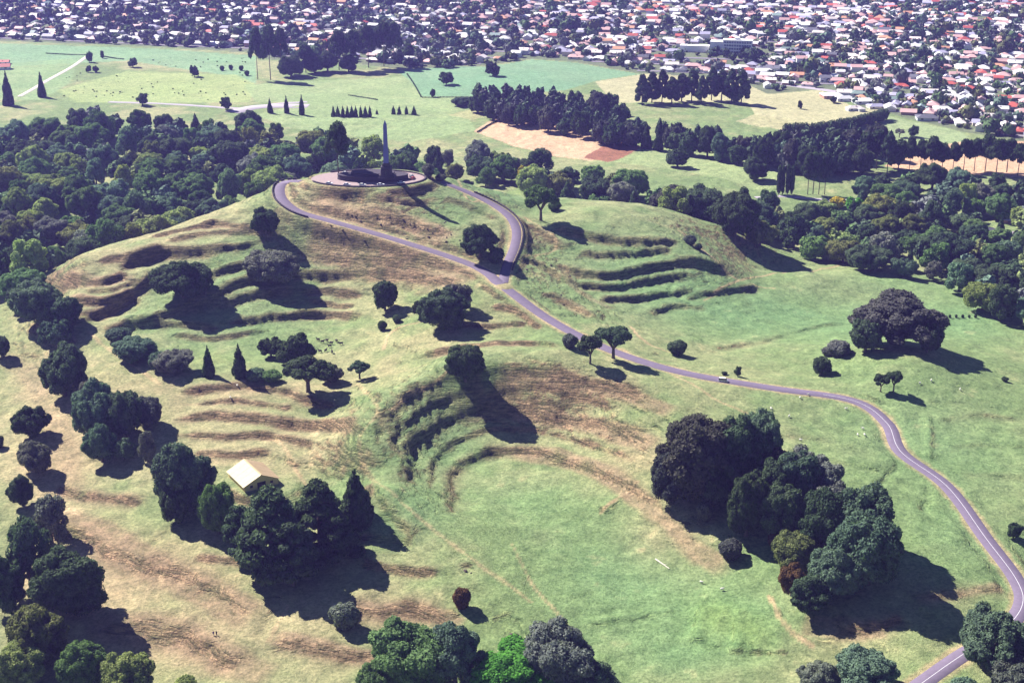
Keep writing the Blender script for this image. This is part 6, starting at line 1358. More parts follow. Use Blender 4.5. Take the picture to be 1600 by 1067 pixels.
def foliage(lobes, ncards, card, rng, out_bias=0.55, core=0.80, centre=None, up=0.25):
    """lobes: rows (x,y,z, rx,ry,rz).  Leaf clumps as small bent faces on the lobes plus leafy inner masses; triangles only"""
    lobes = np.asarray(lobes, float)
    area = (lobes[:, 3] * lobes[:, 4] + lobes[:, 4] * lobes[:, 5] + lobes[:, 3] * lobes[:, 5])
    c0 = lobes[:, :3].mean(0) if centre is None else np.asarray(centre)
    pts = np.zeros((0, 3)); nor = np.zeros((0, 3))
    while len(pts) < ncards:
        m = ncards * 2
        li = rng.choice(len(lobes), m, p=area / area.sum())
        d = rng.normal(size=(m, 3)); d /= np.linalg.norm(d, axis=1)[:, None]
        Lb = lobes[li]
        p_ = Lb[:, :3] + d * Lb[:, 3:6] * rng.uniform(0.84, 1.08, m)[:, None]
        ok = np.ones(m, bool)
        for q in lobes:
            r2 = (((p_ - q[:3]) / q[3:6]) ** 2).sum(1)
            ok &= r2 > 0.66
        ok &= ((p_ - c0) * d).sum(1) > -0.12
        pts = np.vstack([pts, p_[ok]]); nor = np.vstack([nor, (d / Lb[:, 3:6])[ok]])
    pts = pts[:ncards]; nor = nor[:ncards]; nor /= np.linalg.norm(nor, axis=1)[:, None]
    nn = nor + rng.normal(size=nor.shape) * out_bias + np.array([0, 0, up]); nn /= np.linalg.norm(nn, axis=1)[:, None]
    t = rng.normal(size=nn.shape); t -= nn * (t * nn).sum(1)[:, None]; t /= np.linalg.norm(t, axis=1)[:, None]
    bt = np.cross(nn, t)
    s = card * rng.uniform(0.55, 1.3, (ncards, 1))
    V = np.stack([pts + t * s, pts + bt * s * 0.75 - nn * s * 0.25, pts - t * s * rng.uniform(.6, 1.0, (ncards, 1)), pts - bt * s * 0.75 - nn * s * 0.25], 1)
    base = np.arange(ncards)[:, None] * 4
    F_ = np.concatenate([base + np.array([[0, 1, 2]]), base + np.array([[0, 2, 3]])])
    Vs = [V.reshape(-1, 3)]; Fs = [F_]; nv = ncards * 4
    if core:
        iv, ifc = ICO2
        for q in lobes:
            v = iv * (1 + rng.uniform(-.14, .10, (len(iv), 1))) * q[3:6] * core + q[:3]
            Vs.append(v); Fs.append(ifc + nv); nv += len(iv)
    return np.vstack(Vs), np.vstack(Fs)

def crown_broad(seed, ncards, card, nl=16, low=0.16):
    rng = np.random.default_rng(seed); L = []
    L.append((rng.uniform(-.12, .12), rng.uniform(-.12, .12), .70, .60, .56, .46))
    for k in range(nl):
        a = 2.4 * k + rng.uniform(-.4, .4); z = -0.62 + 1.5 * ((k + .5) / nl) + rng.uniform(-.1, .1); z = max(-.75, min(.95, z))
        rr = math.sqrt(max(0.05, 1 - z * z)); f = rng.uniform(.46, .84)
        s = rng.uniform(.17, .44) * (1.12 - .5 * (f - .46))
        L.append((rr * math.cos(a) * f, rr * math.sin(a) * f, .76 + z * .50, s, s * rng.uniform(.85, 1.15), s * rng.uniform(.7, .95)))
    M = list(L)
    for (x, y, z, a, b_, c) in L[1:]:          # each bough carries its own leaf heads
        for j in range(5):
            d = rng.normal(size=3); d[2] = abs(d[2]) * .9 - .15; d += np.array([x, y, (z - .7)]) * .8; d /= np.linalg.norm(d)
            s = a * rng.uniform(.32, .55)
            M.append((x + d[0] * a * .85, y + d[1] * b_ * .85, z + d[2] * c * .9, s, s, s * .85))
    V, F_ = foliage(M, ncards, card, rng, core=.78)
    V[:, 2] = np.maximum(V[:, 2], low * rng.uniform(.4, 1.0, len(V)))
    return V, F_

def crown_open(seed, ncards, card):
    rng = np.random.default_rng(seed); L = []
    for k in range(13):
        a = 2.4 * k; rad = .15 + .62 * math.sqrt((k + .3) / 13); s = rng.uniform(.22, .36)
        L.append((rad * math.cos(a), rad * math.sin(a), 1.22 - .45 * rad ** 2 + rng.uniform(-.14, .1), s, s, s * .62))
    return foliage(L, ncards, card, rng, core=.62)

def crown_gum(seed, ncards, card):
    rng = np.random.default_rng(seed); L = []
    for k in range(17):
        a = 2.4 * k; z = .35 + 1.05 * (k + .5) / 17; rad = (.72 if z < 1.1 else .42) * rng.uniform(.35, 1); s = rng.uniform(.17, .30)
        L.append((rad * math.cos(a), rad * math.sin(a), z, s, s, s * 1.0))
    return foliage(L, ncards, card, rng, out_bias=.9, core=.55)

def crown_pine(seed, ncards, card, z0=.35):
    rng = np.random.default_rng(seed); L = []; nl = 26
    for k in range(nl):
        f = (k + .5) / nl; a = 2.4 * k + rng.uniform(-.3, .3); z = z0 + (1.46 - z0) * f
        rad = (.85 * (1 - f ** 2.2) + .10) * rng.uniform(.5, .78); s = rng.uniform(.24, .40) * (1.05 - .45 * f)
        L.append((rad * math.cos(a), rad * math.sin(a), z, s, s, s * .42))
    return foliage(L, ncards, card, rng, out_bias=.7, core=.78, up=.5)

def crown_umbrella(seed, ncards, card):
    rng = np.random.default_rng(seed); L = []; nl = 16
    for k in range(nl):
        f = (k + .5) / nl; a = 2.4 * k + rng.uniform(-.3, .3); z = .78 + .70 * f
        rad = (.80 * (1 - f ** 2.0) + .10) * rng.uniform(.5, .9); s = rng.uniform(.26, .40)
        L.append((rad * math.cos(a), rad * math.sin(a), z, s, s, s * .40))
    return foliage(L, ncards, card, rng, out_bias=.7, core=.75, up=.5)

def crown_cone(seed, ncards, card):
    rng = np.random.default_rng(seed); L = []; nl = 30
    for k in range(nl):
        f = (k + .5) / nl; a = 2.4 * k; z = .10 + 1.38 * f; rad = (1 - f) ** .85 * .62 * rng.uniform(.7, 1.1); s = .34 * (1.12 - f) * rng.uniform(.8, 1.2)
        L.append((rad * math.cos(a), rad * math.sin(a), z, s, s, s * .8))
    return foliage(L, ncards, card, rng, out_bias=.7)

def crown_column(seed, ncards, card):
    rng = np.random.default_rng(seed); L = []; nl = 16
    for k in range(nl):
        f = (k + .5) / nl; a = 2.4 * k; z = .22 + 1.24 * f; s = .66 * (1 - .8 * abs(f - .4) ** 1.6)
        L.append((.3 * math.cos(a), .3 * math.sin(a), z, s, s, .14))
    return foliage(L, ncards, card, rng, out_bias=.7)

def crown_shrub(seed, ncards, card):
    rng = np.random.default_rng(seed); L = [(0, 0, .45, .7, .7, .5)]
    for k in range(13):
        a = 2.4 * k; rad = .62 * math.sqrt((k + .5) / 13); s = rng.uniform(.28, .42)
        L.append((rad * math.cos(a), rad * math.sin(a), .95 - .75 * rad ** 2 + rng.uniform(-.1, .1), s, s, s * .85))
    V, F_ = foliage(L, ncards, card, rng)
    V[:, 2] = np.maximum(V[:, 2], -.02)
    return V, F_

def trunk_mesh(style, seed):
    rg = random.Random(seed); mb = MB()
    if style in 'bo':
        th = .52 if style == 'b' else .55
        lean = (rg.uniform(-.06, .06), rg.uniform(-.06, .06))
        mb.tube([(0, 0, -.12), (lean[0] * .3, lean[1] * .3, .12), (lean[0], lean[1], th)], [.115, .085, .065], 7)
        for k in range(5):
            a = 2 * math.pi * k / 5 + rg.uniform(-.3, .3); r1 = rg.uniform(.3, .42); r2 = rg.uniform(.5, .7)
            mb.tube([(lean[0] * .8, lean[1] * .8, th * .8), (r1 * math.cos(a), r1 * math.sin(a), th + .25), (r2 * math.cos(a), r2 * math.sin(a), th + .52)], [.055, .04, .015], 5)
    else:
        top = 1.42
        wd = {'p': .07, 'u': .05, 'c': .05, 'l': .16, 'g': .06}[style]
        mb.tube([(0, 0, -.12), (rg.uniform(-.02, .02), rg.uniform(-.02, .02), .5), (0, 0, top)], [wd, wd * .75, wd * .15], 7)
        if style in 'pgu':
            for k in range(9):
                a = 2.4 * k; z = (.5 if style != 'u' else .75) + .075 * k; r2 = rg.uniform(.35, .6) * (1.1 - .07 * k)
                mb.tube([(0, 0, z), (r2 * .5 * math.cos(a), r2 * .5 * math.sin(a), z + .08), (r2 * math.cos(a), r2 * math.sin(a), z + .10)], [.028, .02, .008], 4)
    return mb.mesh('trunk', m_bark, True)

def cmesh(f, seed, n_, card, **kw):
    V, F_ = f(seed, n_, card, **kw); return mesh_np('crown', V, F_, m_leaf)

CROWN = {'bN': [cmesh(crown_broad, 10 + k, 11000, .043, nl=20 + 4 * (k % 4)) for k in range(8)],
         'bM': [cmesh(crown_broad, 30 + k, 3200, .080, nl=18 + 3 * (k % 3)) for k in range(7)],
         'bF': [cmesh(crown_broad, 40 + k, 900, .15, nl=12) for k in range(3)],
         'o': [cmesh(crown_open, 50 + k, 2400, .075) for k in range(3)],
         'g': [cmesh(crown_gum, 60 + k, 4200, .058) for k in range(3)],
         'p': [cmesh(crown_pine, 70 + k, 6500, .060, z0=.22 + .05 * k) for k in range(4)],
         'p1': [cmesh(crown_umbrella, 80 + k, 1500, .10) for k in range(4)],
         'c': [cmesh(crown_cone, 90 + k, 3000, .075) for k in range(3)],
         'l': [cmesh(crown_column, 95 + k, 900, .17) for k in range(2)],
         's': [cmesh(crown_shrub, 100 + k, 2600, .080) for k in range(4)]}
TRUNK = {'b': [trunk_mesh('b', k) for k in range(4)], 'o': [trunk_mesh('o', 10 + k) for k in range(3)], 'g': [trunk_mesh('g', 20)], 'p': [trunk_mesh('p', 21), trunk_mesh('p', 22)],
         'p1': [trunk_mesh('u', 23), trunk_mesh('u', 24)], 'c': [trunk_mesh('c', 25)], 'l': [trunk_mesh('l', 26)], 's': [trunk_mesh('b', 27)]}
NAME = {'b': 'broadleaf_tree', 'o': 'spreading_tree', 'g': 'gum_tree', 'p': 'pine_tree', 'p1': 'pine_tree', 'c': 'conifer_tree', 'l': 'poplar_tree', 's': 'shrub'}

def plant(x, y, r, h, kind, colour, label, group, rg):
    root = thing(NAME[kind], label, 'shrub' if kind == 's' else 'tree', (x, y, ground_z(x, y) - (.1 if kind != 's' else .05)), rg.uniform(0, 6.28), group or None)
    key = kind
    if kind == 'b':
        dist = math.hypot(x, y); key = 'bN' if (dist < 640 and r > 4) or r > 9 else ('bM' if dist < 1150 and r > 2.5 else 'bF')
    sc = (r * rg.uniform(.94, 1.1), r * rg.uniform(.78, 1.12), h / (1.5 if kind != 's' else 1.35))
    t_ = link('trunk' if kind != 's' else 'stem', rg.choice(TRUNK[kind]), root, None, 0, (sc[0] * (1 if kind != 's' else .5), sc[1] * (1 if kind != 's' else .5), sc[2] * (1 if kind != 's' else .6)))
    c_ = link('crown' if kind != 's' else 'foliage', rg.choice(CROWN[key]), root, None, 0, sc)
    c = LEAF[colour]; v = rg.uniform(.78, 1.3) * (1.35 if 'wood' in (group or '') else 1.0)
    c_.color = (c[0] * v * rg.uniform(.93, 1.07), c[1] * v, c[2] * v * rg.uniform(.9, 1.1), 1)
    return root
rg = random.Random(77)
for (x, y, r, h, kind, colour, li) in TREES:
    plant(x, y, r, h, kind, colour, TREE_LABELS[li][0], TREE_LABELS[li][1], rg)

# the rest of the woods, tree behind tree
rng = np.random.default_rng(7)
wv_, wf_, wc_ = [], [], []; nv = 0
wproto = [crown_broad(140 + k, 420, .20, nl=10) for k in range(3)]
for (x, y, r, h, colour) in WOOD_MASS:
    V_, F_ = wproto[int(rng.integers(3))]; a = rng.uniform(0, 6.28); c, s_ = math.cos(a), math.sin(a)
    Q_ = np.stack([(V_[:, 0] * c - V_[:, 1] * s_) * r + x, (V_[:, 0] * s_ + V_[:, 1] * c) * r + y, V_[:, 2] * h / 1.5 + ground_z(x, y) - .2], 1)
    wv_.append(Q_); wf_.append(F_ + nv); nv += len(Q_); wc_.append(np.tile([*(np.array(LEAF[colour]) * rng.uniform(1.0, 1.5)), 1], (len(Q_), 1)))
me = mesh_np('deep_wood', np.vstack(wv_), np.vstack(wf_), m_tint)
ca = me.color_attributes.new('tint', 'FLOAT_COLOR', 'POINT'); ca.data.foreach_set('color', np.vstack(wc_).astype(np.float32).ravel())
tag(link('deep_wood', me), 'inner trees of the woods, crowded one behind another', 'trees', None, 'stuff')

# low scrub dotting the far field
rng = np.random.default_rng(17); sv_, sf_ = [], []; nv = 0
sp_ = crown_shrub(3, 40, .3)
for (x, y, r) in SCRUB:
    V_, F_ = sp_; Q_ = V_ * np.array([r, r, r * .9]) + np.array([x, y, ground_z(x, y)]); sv_.append(Q_); sf_.append(F_ + nv); nv += len(Q_)
o = link('field_scrub', mesh_np('field_scrub', np.vstack(sv_), np.vstack(sf_), m_leaf)); o.color = (.15, .19, .09, 1)
tag(o, 'low scrub and tussocks dotting the far yellow-green field', 'scrub', None, 'stuff')

# hedges
def hedge(hw, hh, pts, label, group=None):
    p_ = resample([(q[0], q[1]) for q in pts], max(1.5, hw * 1.0)); rng = np.random.default_rng(int(abs(pts[0][0])))
    x0, y0 = p_[0]; z0 = ground_z(x0, y0)
    lobes = []
    for q in p_:
        zz = ground_z(q[0], q[1]) - z0
        lobes.append((q[0] - x0 + rng.uniform(-.2, .2) * hw, q[1] - y0 + rng.uniform(-.2, .2) * hw, zz + hh * .45, hw * rng.uniform(.8, 1.1), hw * rng.uniform(.8, 1.1), hh * rng.uniform(.48, .60)))
    n_ = int(min(6000, 120 * len(p_)))
    V, F_ = foliage(lobes, n_, hw * .16, rng, core=.86, centre=(0, 0, -1e3))
    root = thing('hedge', label, 'hedge', (x0, y0, z0), 0, group)
    o = link('foliage', mesh_np('foliage', V, F_, m_leaf), root); c = LEAF['dk']; o.color = (*c, 1)
    mb = MB()
    for q in p_[::3]: mb.tube([(q[0] - x0, q[1] - y0, ground_z(q[0], q[1]) - z0 - .2), (q[0] - x0, q[1] - y0, ground_z(q[0], q[1]) - z0 + hh * .4)], [hw * .08, hw * .05], 5)
    mb.build('stem', m_bark, root)
HL = ['tall dense conifer hedge slanting across the beige field', 'thin dark hedge line across the teal field', 'thin hedge line along the peach-coloured bare field', 'low hedge beyond the pale farm lane, nearer the houses', 'low hedge beyond the slim dark far tree', 'low hedge line along the foot of the teal field', 'low hedge line on the pale field below the tall far pines']
for (hw, hh, pts), lb in zip(HEDGES, HL): hedge(hw, hh, pts, lb)

# ---------------------------------------------------------------- far roads
m_far_road = speckled('far_road', (.36, .32, .36), .2, 0.15, 0.9)
m_lane = speckled('pale_lane', (.58, .50, .45), .2, 0.15, 0.9)
FRL = ['road behind the wood', 'pale farm lane', 'boundary street along the beige field', 'lavender grey car park', 'drive among the garden trees', 'lane beside the poplars']
for k, (hw, pts) in enumerate(FAR_ROADS):
    p_ = resample(pts, 5.0)
    tag(ribbon('lane' if k != 3 else 'car_park', p_, hw, m_lane if k == 1 else m_far_road, .22, False), FRL[k], None, None, 'structure')

# ---------------------------------------------------------------- suburb
m_roof, nt, b = new_mat('roofing', 0.55, 0.3)
oi = N(nt, 'ShaderNodeObjectInfo'); tc = N(nt, 'ShaderNodeTexCoord'); fr = noise(nt, .5, 3, .6, tc.outputs['Object'])
nt.links.new(mixc(nt, oi.outputs['Color'], mixc(nt, (.85, .85, .85), (1.12, 1.12, 1.12), fr), 1.0, 'MULTIPLY'), b.inputs['Base Color'])
m_wallp, nt, b = new_mat('painted_wall', 0.8, 0.2)
oi = N(nt, 'ShaderNodeObjectInfo'); nt.links.new(oi.outputs['Color'], b.inputs['Base Color'])
m_brick = speckled('chimney_brick', (.25, .12, .09), 2, .3)
m_mass, nt, b = new_mat('house_mass', 0.65, 0.25)
at = N(nt, 'ShaderNodeAttribute'); at.attribute_name = 'tint'; nt.links.new(at.outputs['Color'], b.inputs['Base Color'])

def hip(x0, x1, y0, y1, z0, rise, gable, ov=.6):
    """roof over a rectangle: ridge along the longer side"""
    x0 -= ov; x1 += ov; y0 -= ov; y1 += ov; z0 -= .1
    if (x1 - x0) >= (y1 - y0):
        q = 0 if gable else (y1 - y0) / 2; cy = (y0 + y1) / 2
        V = [(x0, y0, z0), (x1, y0, z0), (x1, y1, z0), (x0, y1, z0), (x0 + q, cy, z0 + rise), (x1 - q, cy, z0 + rise)]
        F_ = [(0, 1, 5, 4), (2, 3, 4, 5), (1, 2, 5), (3, 0, 4), (3, 2, 1, 0)]
    else:
        q = 0 if gable else (x1 - x0) / 2; cx = (x0 + x1) / 2
        V = [(x0, y0, z0), (x1, y0, z0), (x1, y1, z0), (x0, y1, z0), (cx, y0 + q, z0 + rise), (cx, y1 - q, z0 + rise)]
        F_ = [(1, 2, 5, 4), (3, 0, 4, 5), (0, 1, 4), (2, 3, 5), (3, 2, 1, 0)]
    return V, F_
def house_shape(v):
    walls = MB(); roof = MB()
    plans = [[(-7.5, 7.5, -4.5, 4.5)], [(-8, 8, -4, 4), (1.5, 8.1, -9, -3.9)], [(-6.5, 6.5, -5.5, 5.5)], [(-9, 9, -4.2, 4.2), (-9.1, -2.5, 4.1, 8.5)], [(-5.5, 5.5, -4.2, 4.2)], [(-7, 7, -4.5, 4.5), (-3, 3.2, -7.6, -4.4)]]
    wh = [3.0, 2.9, 3.1, 2.9, 5.2, 3.0][v]; gb = [1, 0, 0, 0, 1, 1][v]
    for k, (a, b_, c, d) in enumerate(plans[v]):
        walls.box(a + .02 * k, b_ - .02 * k, c, d, -.6, wh - .02 * k)
        V, F_ = hip(a, b_, c, d, wh + .01 * k, min(b_ - a, d - c) * .30, gb); roof.add(V, F_)
    if gb:      # gable ends
        a, b_, c, d = plans[v][0]; rs = (d - c) * .27
        for x in (a + .05, b_ - .05): walls.add([(x, c + .1, wh - .1), (x, d - .1, wh - .1), (x, (c + d) / 2, wh + rs)], [(0, 1, 2)])
    return walls, roof
SH = [house_shape(v) for v in range(6)]
WALLS = [s_[0].mesh('wall', m_wallp) for s_ in SH]; ROOFS = [s_[1].mesh('roof', m_roof) for s_ in SH]
mb = MB(); mb.box(-.45, .45, -.45, .45, 0, 1.9, .03); CHIM = mb.mesh('chimney', m_brick)
mb = MB(); mb.box(-1.1, 1.1, -.06, .06, 0, 1.3); WIN = mb.mesh('window', m_glass)

ROOF_KINDS = [('white-roofed', (.82, .80, .80), 42), ('pale cream-roofed', (.78, .70, .66), 20), ('pink-tiled', (.64, .40, .38), 20), ('red-roofed', (.52, .12, .09), 6),
              ('lavender-grey-roofed', (.44, .42, .56), 16), ('dark grey-roofed', (.15, .15, .18), 8), ('green-roofed', (.24, .33, .30), 4), ('orange-tiled', (.64, .33, .20), 5)]
WALL_COL = [(.74, .72, .68), (.66, .58, .48), (.42, .24, .18), (.70, .70, .72), (.55, .58, .60)]
def house(x, y, rz, v, rk, rg, label, group, name='house'):
    root = thing(name, label, 'house', (x, y, ground_z(x, y) - .05), rz, group); fs = rg.uniform(.82, 1.12); root.scale = (fs, fs * rg.uniform(.9, 1.1), fs)
    w_ = link('wall', WALLS[v], root); c = rg.choice(WALL_COL); w_.color = (*c, 1)
    r_ = link('roof', ROOFS[v], root); c = ROOF_KINDS[rk][1]; f = rg.uniform(.88, 1.08); r_.color = (c[0] * f, c[1] * f, c[2] * f, 1)
    if rg.random() < .5: link('chimney', CHIM, r_, (rg.uniform(-2, 2), rg.choice((-1.6, 1.6)), 3.2 if v != 4 else 5.4))
    a, b_, c_, d_ = [(-7.5, 7.5, -4.5, 4.5), (-8, 8, -4, 4), (-6.5, 6.5, -5.5, 5.5), (-9, 9, -4.2, 4.2), (-5.5, 5.5, -4.2, 4.2), (-7, 7, -4.5, 4.5)][v]
    for sx in (-.55, .5): link('window', WIN, root, (sx * b_, c_ - .02 if v != 1 or sx < 0 else d_ + .02, 1.1))
    return root

EDGE = np.array(PARK_EDGE)
def edge_y(x): return float(np.interp(x, EDGE[:, 0], EDGE[:, 1]))
rg = random.Random(4321)
th = math.radians(-13); ct, st_ = math.cos(th), math.sin(th)
spots = []; streets = []
for row in range(-35, 105):
    vy = row * 23.0
    ux = -1700.0
    while ux < 1700:
        ux += rg.uniform(14, 22) + (5 if ux < -120 else 0)
        if abs((ux + 90 * math.sin(row // 2)) % 260) < 12: continue
        x = ux * ct - vy * st_ + rg.uniform(-1.5, 1.5); y = 1150 + ux * st_ + vy * ct + rg.uniform(-5, 5)
        if y > 2650 or abs(x) > .385 * y + 90: continue
        if y < edge_y(x) + 16: continue
        if math.hypot(x - BLOCK[0], (y - BLOCK[1] - 15) * .8) < 62: continue
        if rg.random() < .08 + (.12 if x < -100 else 0): continue
        spots.append((x, y, th + (math.pi if row % 2 else 0) + rg.choice((0, 0, math.pi / 2)) + rg.uniform(-.16, .16), row))
spots.sort(key=lambda s_: s_[1] + .12 * abs(s_[0]))
wts = [k[2] for k in ROOF_KINDS]
SHAPE_W = ['gabled', 'long hipped', 'square hipped', 'L-shaped hipped', 'two-storey gabled', 'porch-fronted gabled']
mV, mF, mC = [], [], []; nv = 0
cntH = 0
for k, (x, y, rz, row) in enumerate(spots):
    u = x - .0; warm = .5 + .5 * math.tanh(x / 300)
    rk = rg.choices(range(8), [w_ * (1 + (.9 * warm if i in (2, 3, 7) else 0)) for i, w_ in enumerate(wts)])[0]
    v = rg.randrange(6)
    if cntH < 290 and abs(x) < .372 * y:
        nm = ROOF_KINDS[rk][0]
        near = y < edge_y(x) + 48
        ang = x / y
        zone = ('beyond the farm lane' if ang < -.30 else 'beyond the bright far field' if ang < -.20 else 'behind the tall far pines' if ang < -.07 else 'beyond the teal field' if ang < .055 else
                'behind the beige-field pines' if ang < .15 else 'beyond the beige field' if ang < .235 else 'beyond the boundary street' if ang < .31 else 'past the peach field pines')
        where = ('backing onto the park ' if near else 'in the second streets ' if y < edge_y(x) + 150 else 'deep in the suburb ') + zone
        house(x, y, rz, v, rk, rg, '%s %s house %s' % (nm, SHAPE_W[v], where), 'houses ' + where)
        cntH += 1
    else:
        c, s_ = math.cos(rz), math.sin(rz); z0 = ground_z(x, y) - .05
        fs = rg.uniform(.78, 1.12); lum = rg.uniform(.75, 1.08)
        for part, colr in ((SH[v][0], rg.choice(WALL_COL)), (SH[v][1], tuple(q * lum for q in ROOF_KINDS[rk][1]))):
            P_ = np.array(part.V) * fs; Q_ = P_.copy(); Q_[:, 0] = P_[:, 0] * c - P_[:, 1] * s_ + x; Q_[:, 1] = P_[:, 0] * s_ + P_[:, 1] * c + y; Q_[:, 2] += z0
            mV.append(Q_); mF += [tuple(i + nv for i in f_) for f_ in part.F]; nv += len(P_)
            mC += [(*colr, 1)] * len(P_)
V = np.vstack(mV); me = mesh_from('distant_houses', V, mF, m_mass)
ca = me.color_attributes.new('tint', 'FLOAT_COLOR', 'POINT'); ca.data.foreach_set('color', np.array(mC, np.float32).ravel())
tag(link('distant_houses', me), 'mass of far-off suburban houses with pale and red roofs', 'houses', None, 'stuff')
print('houses', len(spots), cntH)

# streets between the house rows
m_street = speckled('street', (.20, .18, .21), .1, .2, .9)
sV, sF = [], []
for row in range(-35, 105, 2):
    vy = row * 23.0 + 11.5
    run = []
    for ux in np.arange(-1700, 1701, 12.0):
        x = ux * ct - vy * st_; y = 1150 + ux * st_ + vy * ct
        ok = y < 2600 and abs(x) < .39 * y + 80 and y > edge_y(x) + 12
        if ok: run.append((x, y))
        if (not ok or ux > 1690) and len(run) > 2:
            b0 = len(sV)
            for (px_, py_) in run:
                for side in (4.0, -4.0):
                    qx, qy = px_ - st_ * side, py_ + ct * side; sV.append((qx, qy, ground_z(qx, qy) + .3))
            for j in range(len(run) - 1): sF.append((b0 + 2 * j, b0 + 2 * j + 1, b0 + 2 * j + 3, b0 + 2 * j + 2))
        if not ok: run = []
tag(link('streets', mesh_from('streets', sV, sF, m_street)), 'grey streets between the rows of houses', None, None, 'structure')

# garden and street trees of the suburb
rng = np.random.default_rng(99)
gard = []
for ring_ in range(3):
    L_ = [(0, 0, .9, .7, .7, .7)] + [(.5 * math.cos(2.1 * k + ring_), .5 * math.sin(2.1 * k + ring_), .75 + .45 * (k % 3) / 2, .5, .5, .45) for k in range(5)]
    gard.append(foliage(L_, 46, .34, rng, core=0))
iv, ifc = _ICO_V, _ICO_F
gard = [(np.vstack([V_, iv * np.array([.8, .8, .72]) + (0, 0, .8)]), np.vstack([F_, ifc + len(V_)])) for V_, F_ in gard]
gV, gF, gC = [], [], []; nv = 0
cnt = 0
HP = np.array([s_[:2] for s_ in spots])
cell = {}
for i_, (hx, hy) in enumerate(HP): cell.setdefault((int(hx // 20), int(hy // 20)), []).append((hx, hy))
while cnt < 7000:
    y = 1150 + 1400 * rng.random() ** .8; x = rng.uniform(-1, 1) * (.385 * y + 60)
    if y < edge_y(x) + 6: continue
    clump = fbm(np.array([x / 110]), np.array([y / 110]), 7, 2)[0]
    if rng.random() > (.35 + 1.3 * max(0, clump - .35) + (.12 if x < -150 else 0)): continue
    cx_, cy_ = int(x // 20), int(y // 20); bad = False
    for a in (-1, 0, 1):
        for b_ in (-1, 0, 1):
            for (hx, hy) in cell.get((cx_ + a, cy_ + b_), ()):
                if (hx - x) ** 2 + (hy - y) ** 2 < 30: bad = True
    if bad: continue
    r = rng.uniform(2.2, 5.6) * (1.0 + (.6 if rng.random() < .2 else 0)); h = r * rng.uniform(1.0, 1.7)
    V_, F_ = gard[int(rng.integers(3))]; a = rng.uniform(0, 6.28); c, s_ = math.cos(a), math.sin(a)
    Q_ = np.stack([(V_[:, 0] * c - V_[:, 1] * s_) * r + x, (V_[:, 0] * s_ + V_[:, 1] * c) * r + y, V_[:, 2] * h * .75 + ground_z(x, y) - .3], 1)
    gV.append(Q_); gF.append(F_ + nv); nv += len(Q_)
    t_ = np.array(LEAF[('dk', 'dk', 'bl', 'gr', 'ol', 'gy')[int(rng.integers(6))]]) * rng.uniform(.75, 1.15)
    gC.append(np.tile([*t_, 1], (len(Q_), 1))); cnt += 1
me = mesh_np('garden_trees', np.vstack(gV), np.vstack(gF), m_tint)
ca = me.color_attributes.new('tint', 'FLOAT_COLOR', 'POINT'); ca.data.foreach_set('color', np.vstack(gC).astype(np.float32).ravel())
tag(link('garden_trees', me), 'countless garden and street trees among the far houses', 'trees', None, 'stuff')

# the long institutional block
m_white = speckled('white_render', (.78, .77, .76), .3, .06, .8)
m_shade_glass = speckled('window_glass', (.10, .13, .22), .5, .2, .3, 0, .5)
oroot = root = thing('office_block', 'long white flat-roofed block of several storeys among the houses', 'building', (BLOCK[0], BLOCK[1] + 16, ground_z(BLOCK[0], BLOCK[1] + 16) - .2), -.22)
mb = MB(); mb.box(-6, 30, -7, 7, 0, 17); mb.build('wall', m_white, root)
mb = MB(); mb.box(-6.5, 30.5, -7.5, 7.5, 17, 17.7); rf = mb.build('roof', m_white, root)
mb = MB(); mb.box(8, 14, -3, 3, 17.7, 20.5); mb.build('plant_room', m_white, rf)
for fl in range(4):
    for k in range(11):
        mb = MB(); mb.box(-4.6 + k * 3.1, -2.2 + k * 3.1, -7.08, -6.98, 2.0 + fl * 3.9, 4.2 + fl * 3.9); mb.build('window', m_shade_glass, root)
mb = MB(); mb.box(-22, -6.1, -6, 10, 0, 15); mb.build('stair_tower', m_white, root)
mb = MB(); mb.box(-60, -24, 2, 14, 0, 7.5); wg = mb.build('low_wing', m_white, root)
mb = MB(); mb.box(-60.5, -23.5, 1.5, 14.5, 7.5, 8.0); mb.build('low_roof', m_white, wg)

oroot.scale = (.95, .95, .95)
# houses among the park woods and along the fields
VL = ['pale house with pink tiles among the garden trees', 'dark-roofed house beside the drive among the garden trees', 'lavender-roofed house at the end of the garden drive', 'white house by the yellow garden tree', 'red-roofed farm building beyond the spire conifer', 'red-roofed barn behind the farm building',
      'white-roofed unit at the end of the field row', 'white-roofed unit beside the field bush', 'white-roofed unit in the middle of the field row', 'cream-roofed house in front of the field row', 'grey-roofed house at the street end of the field row']
for (x, y, a, k), lb in zip(VALLEY_HOUSES, VL):
    house(x, y, a, [3, 1, 5, 0][k % 4], k, rg, lb, None)

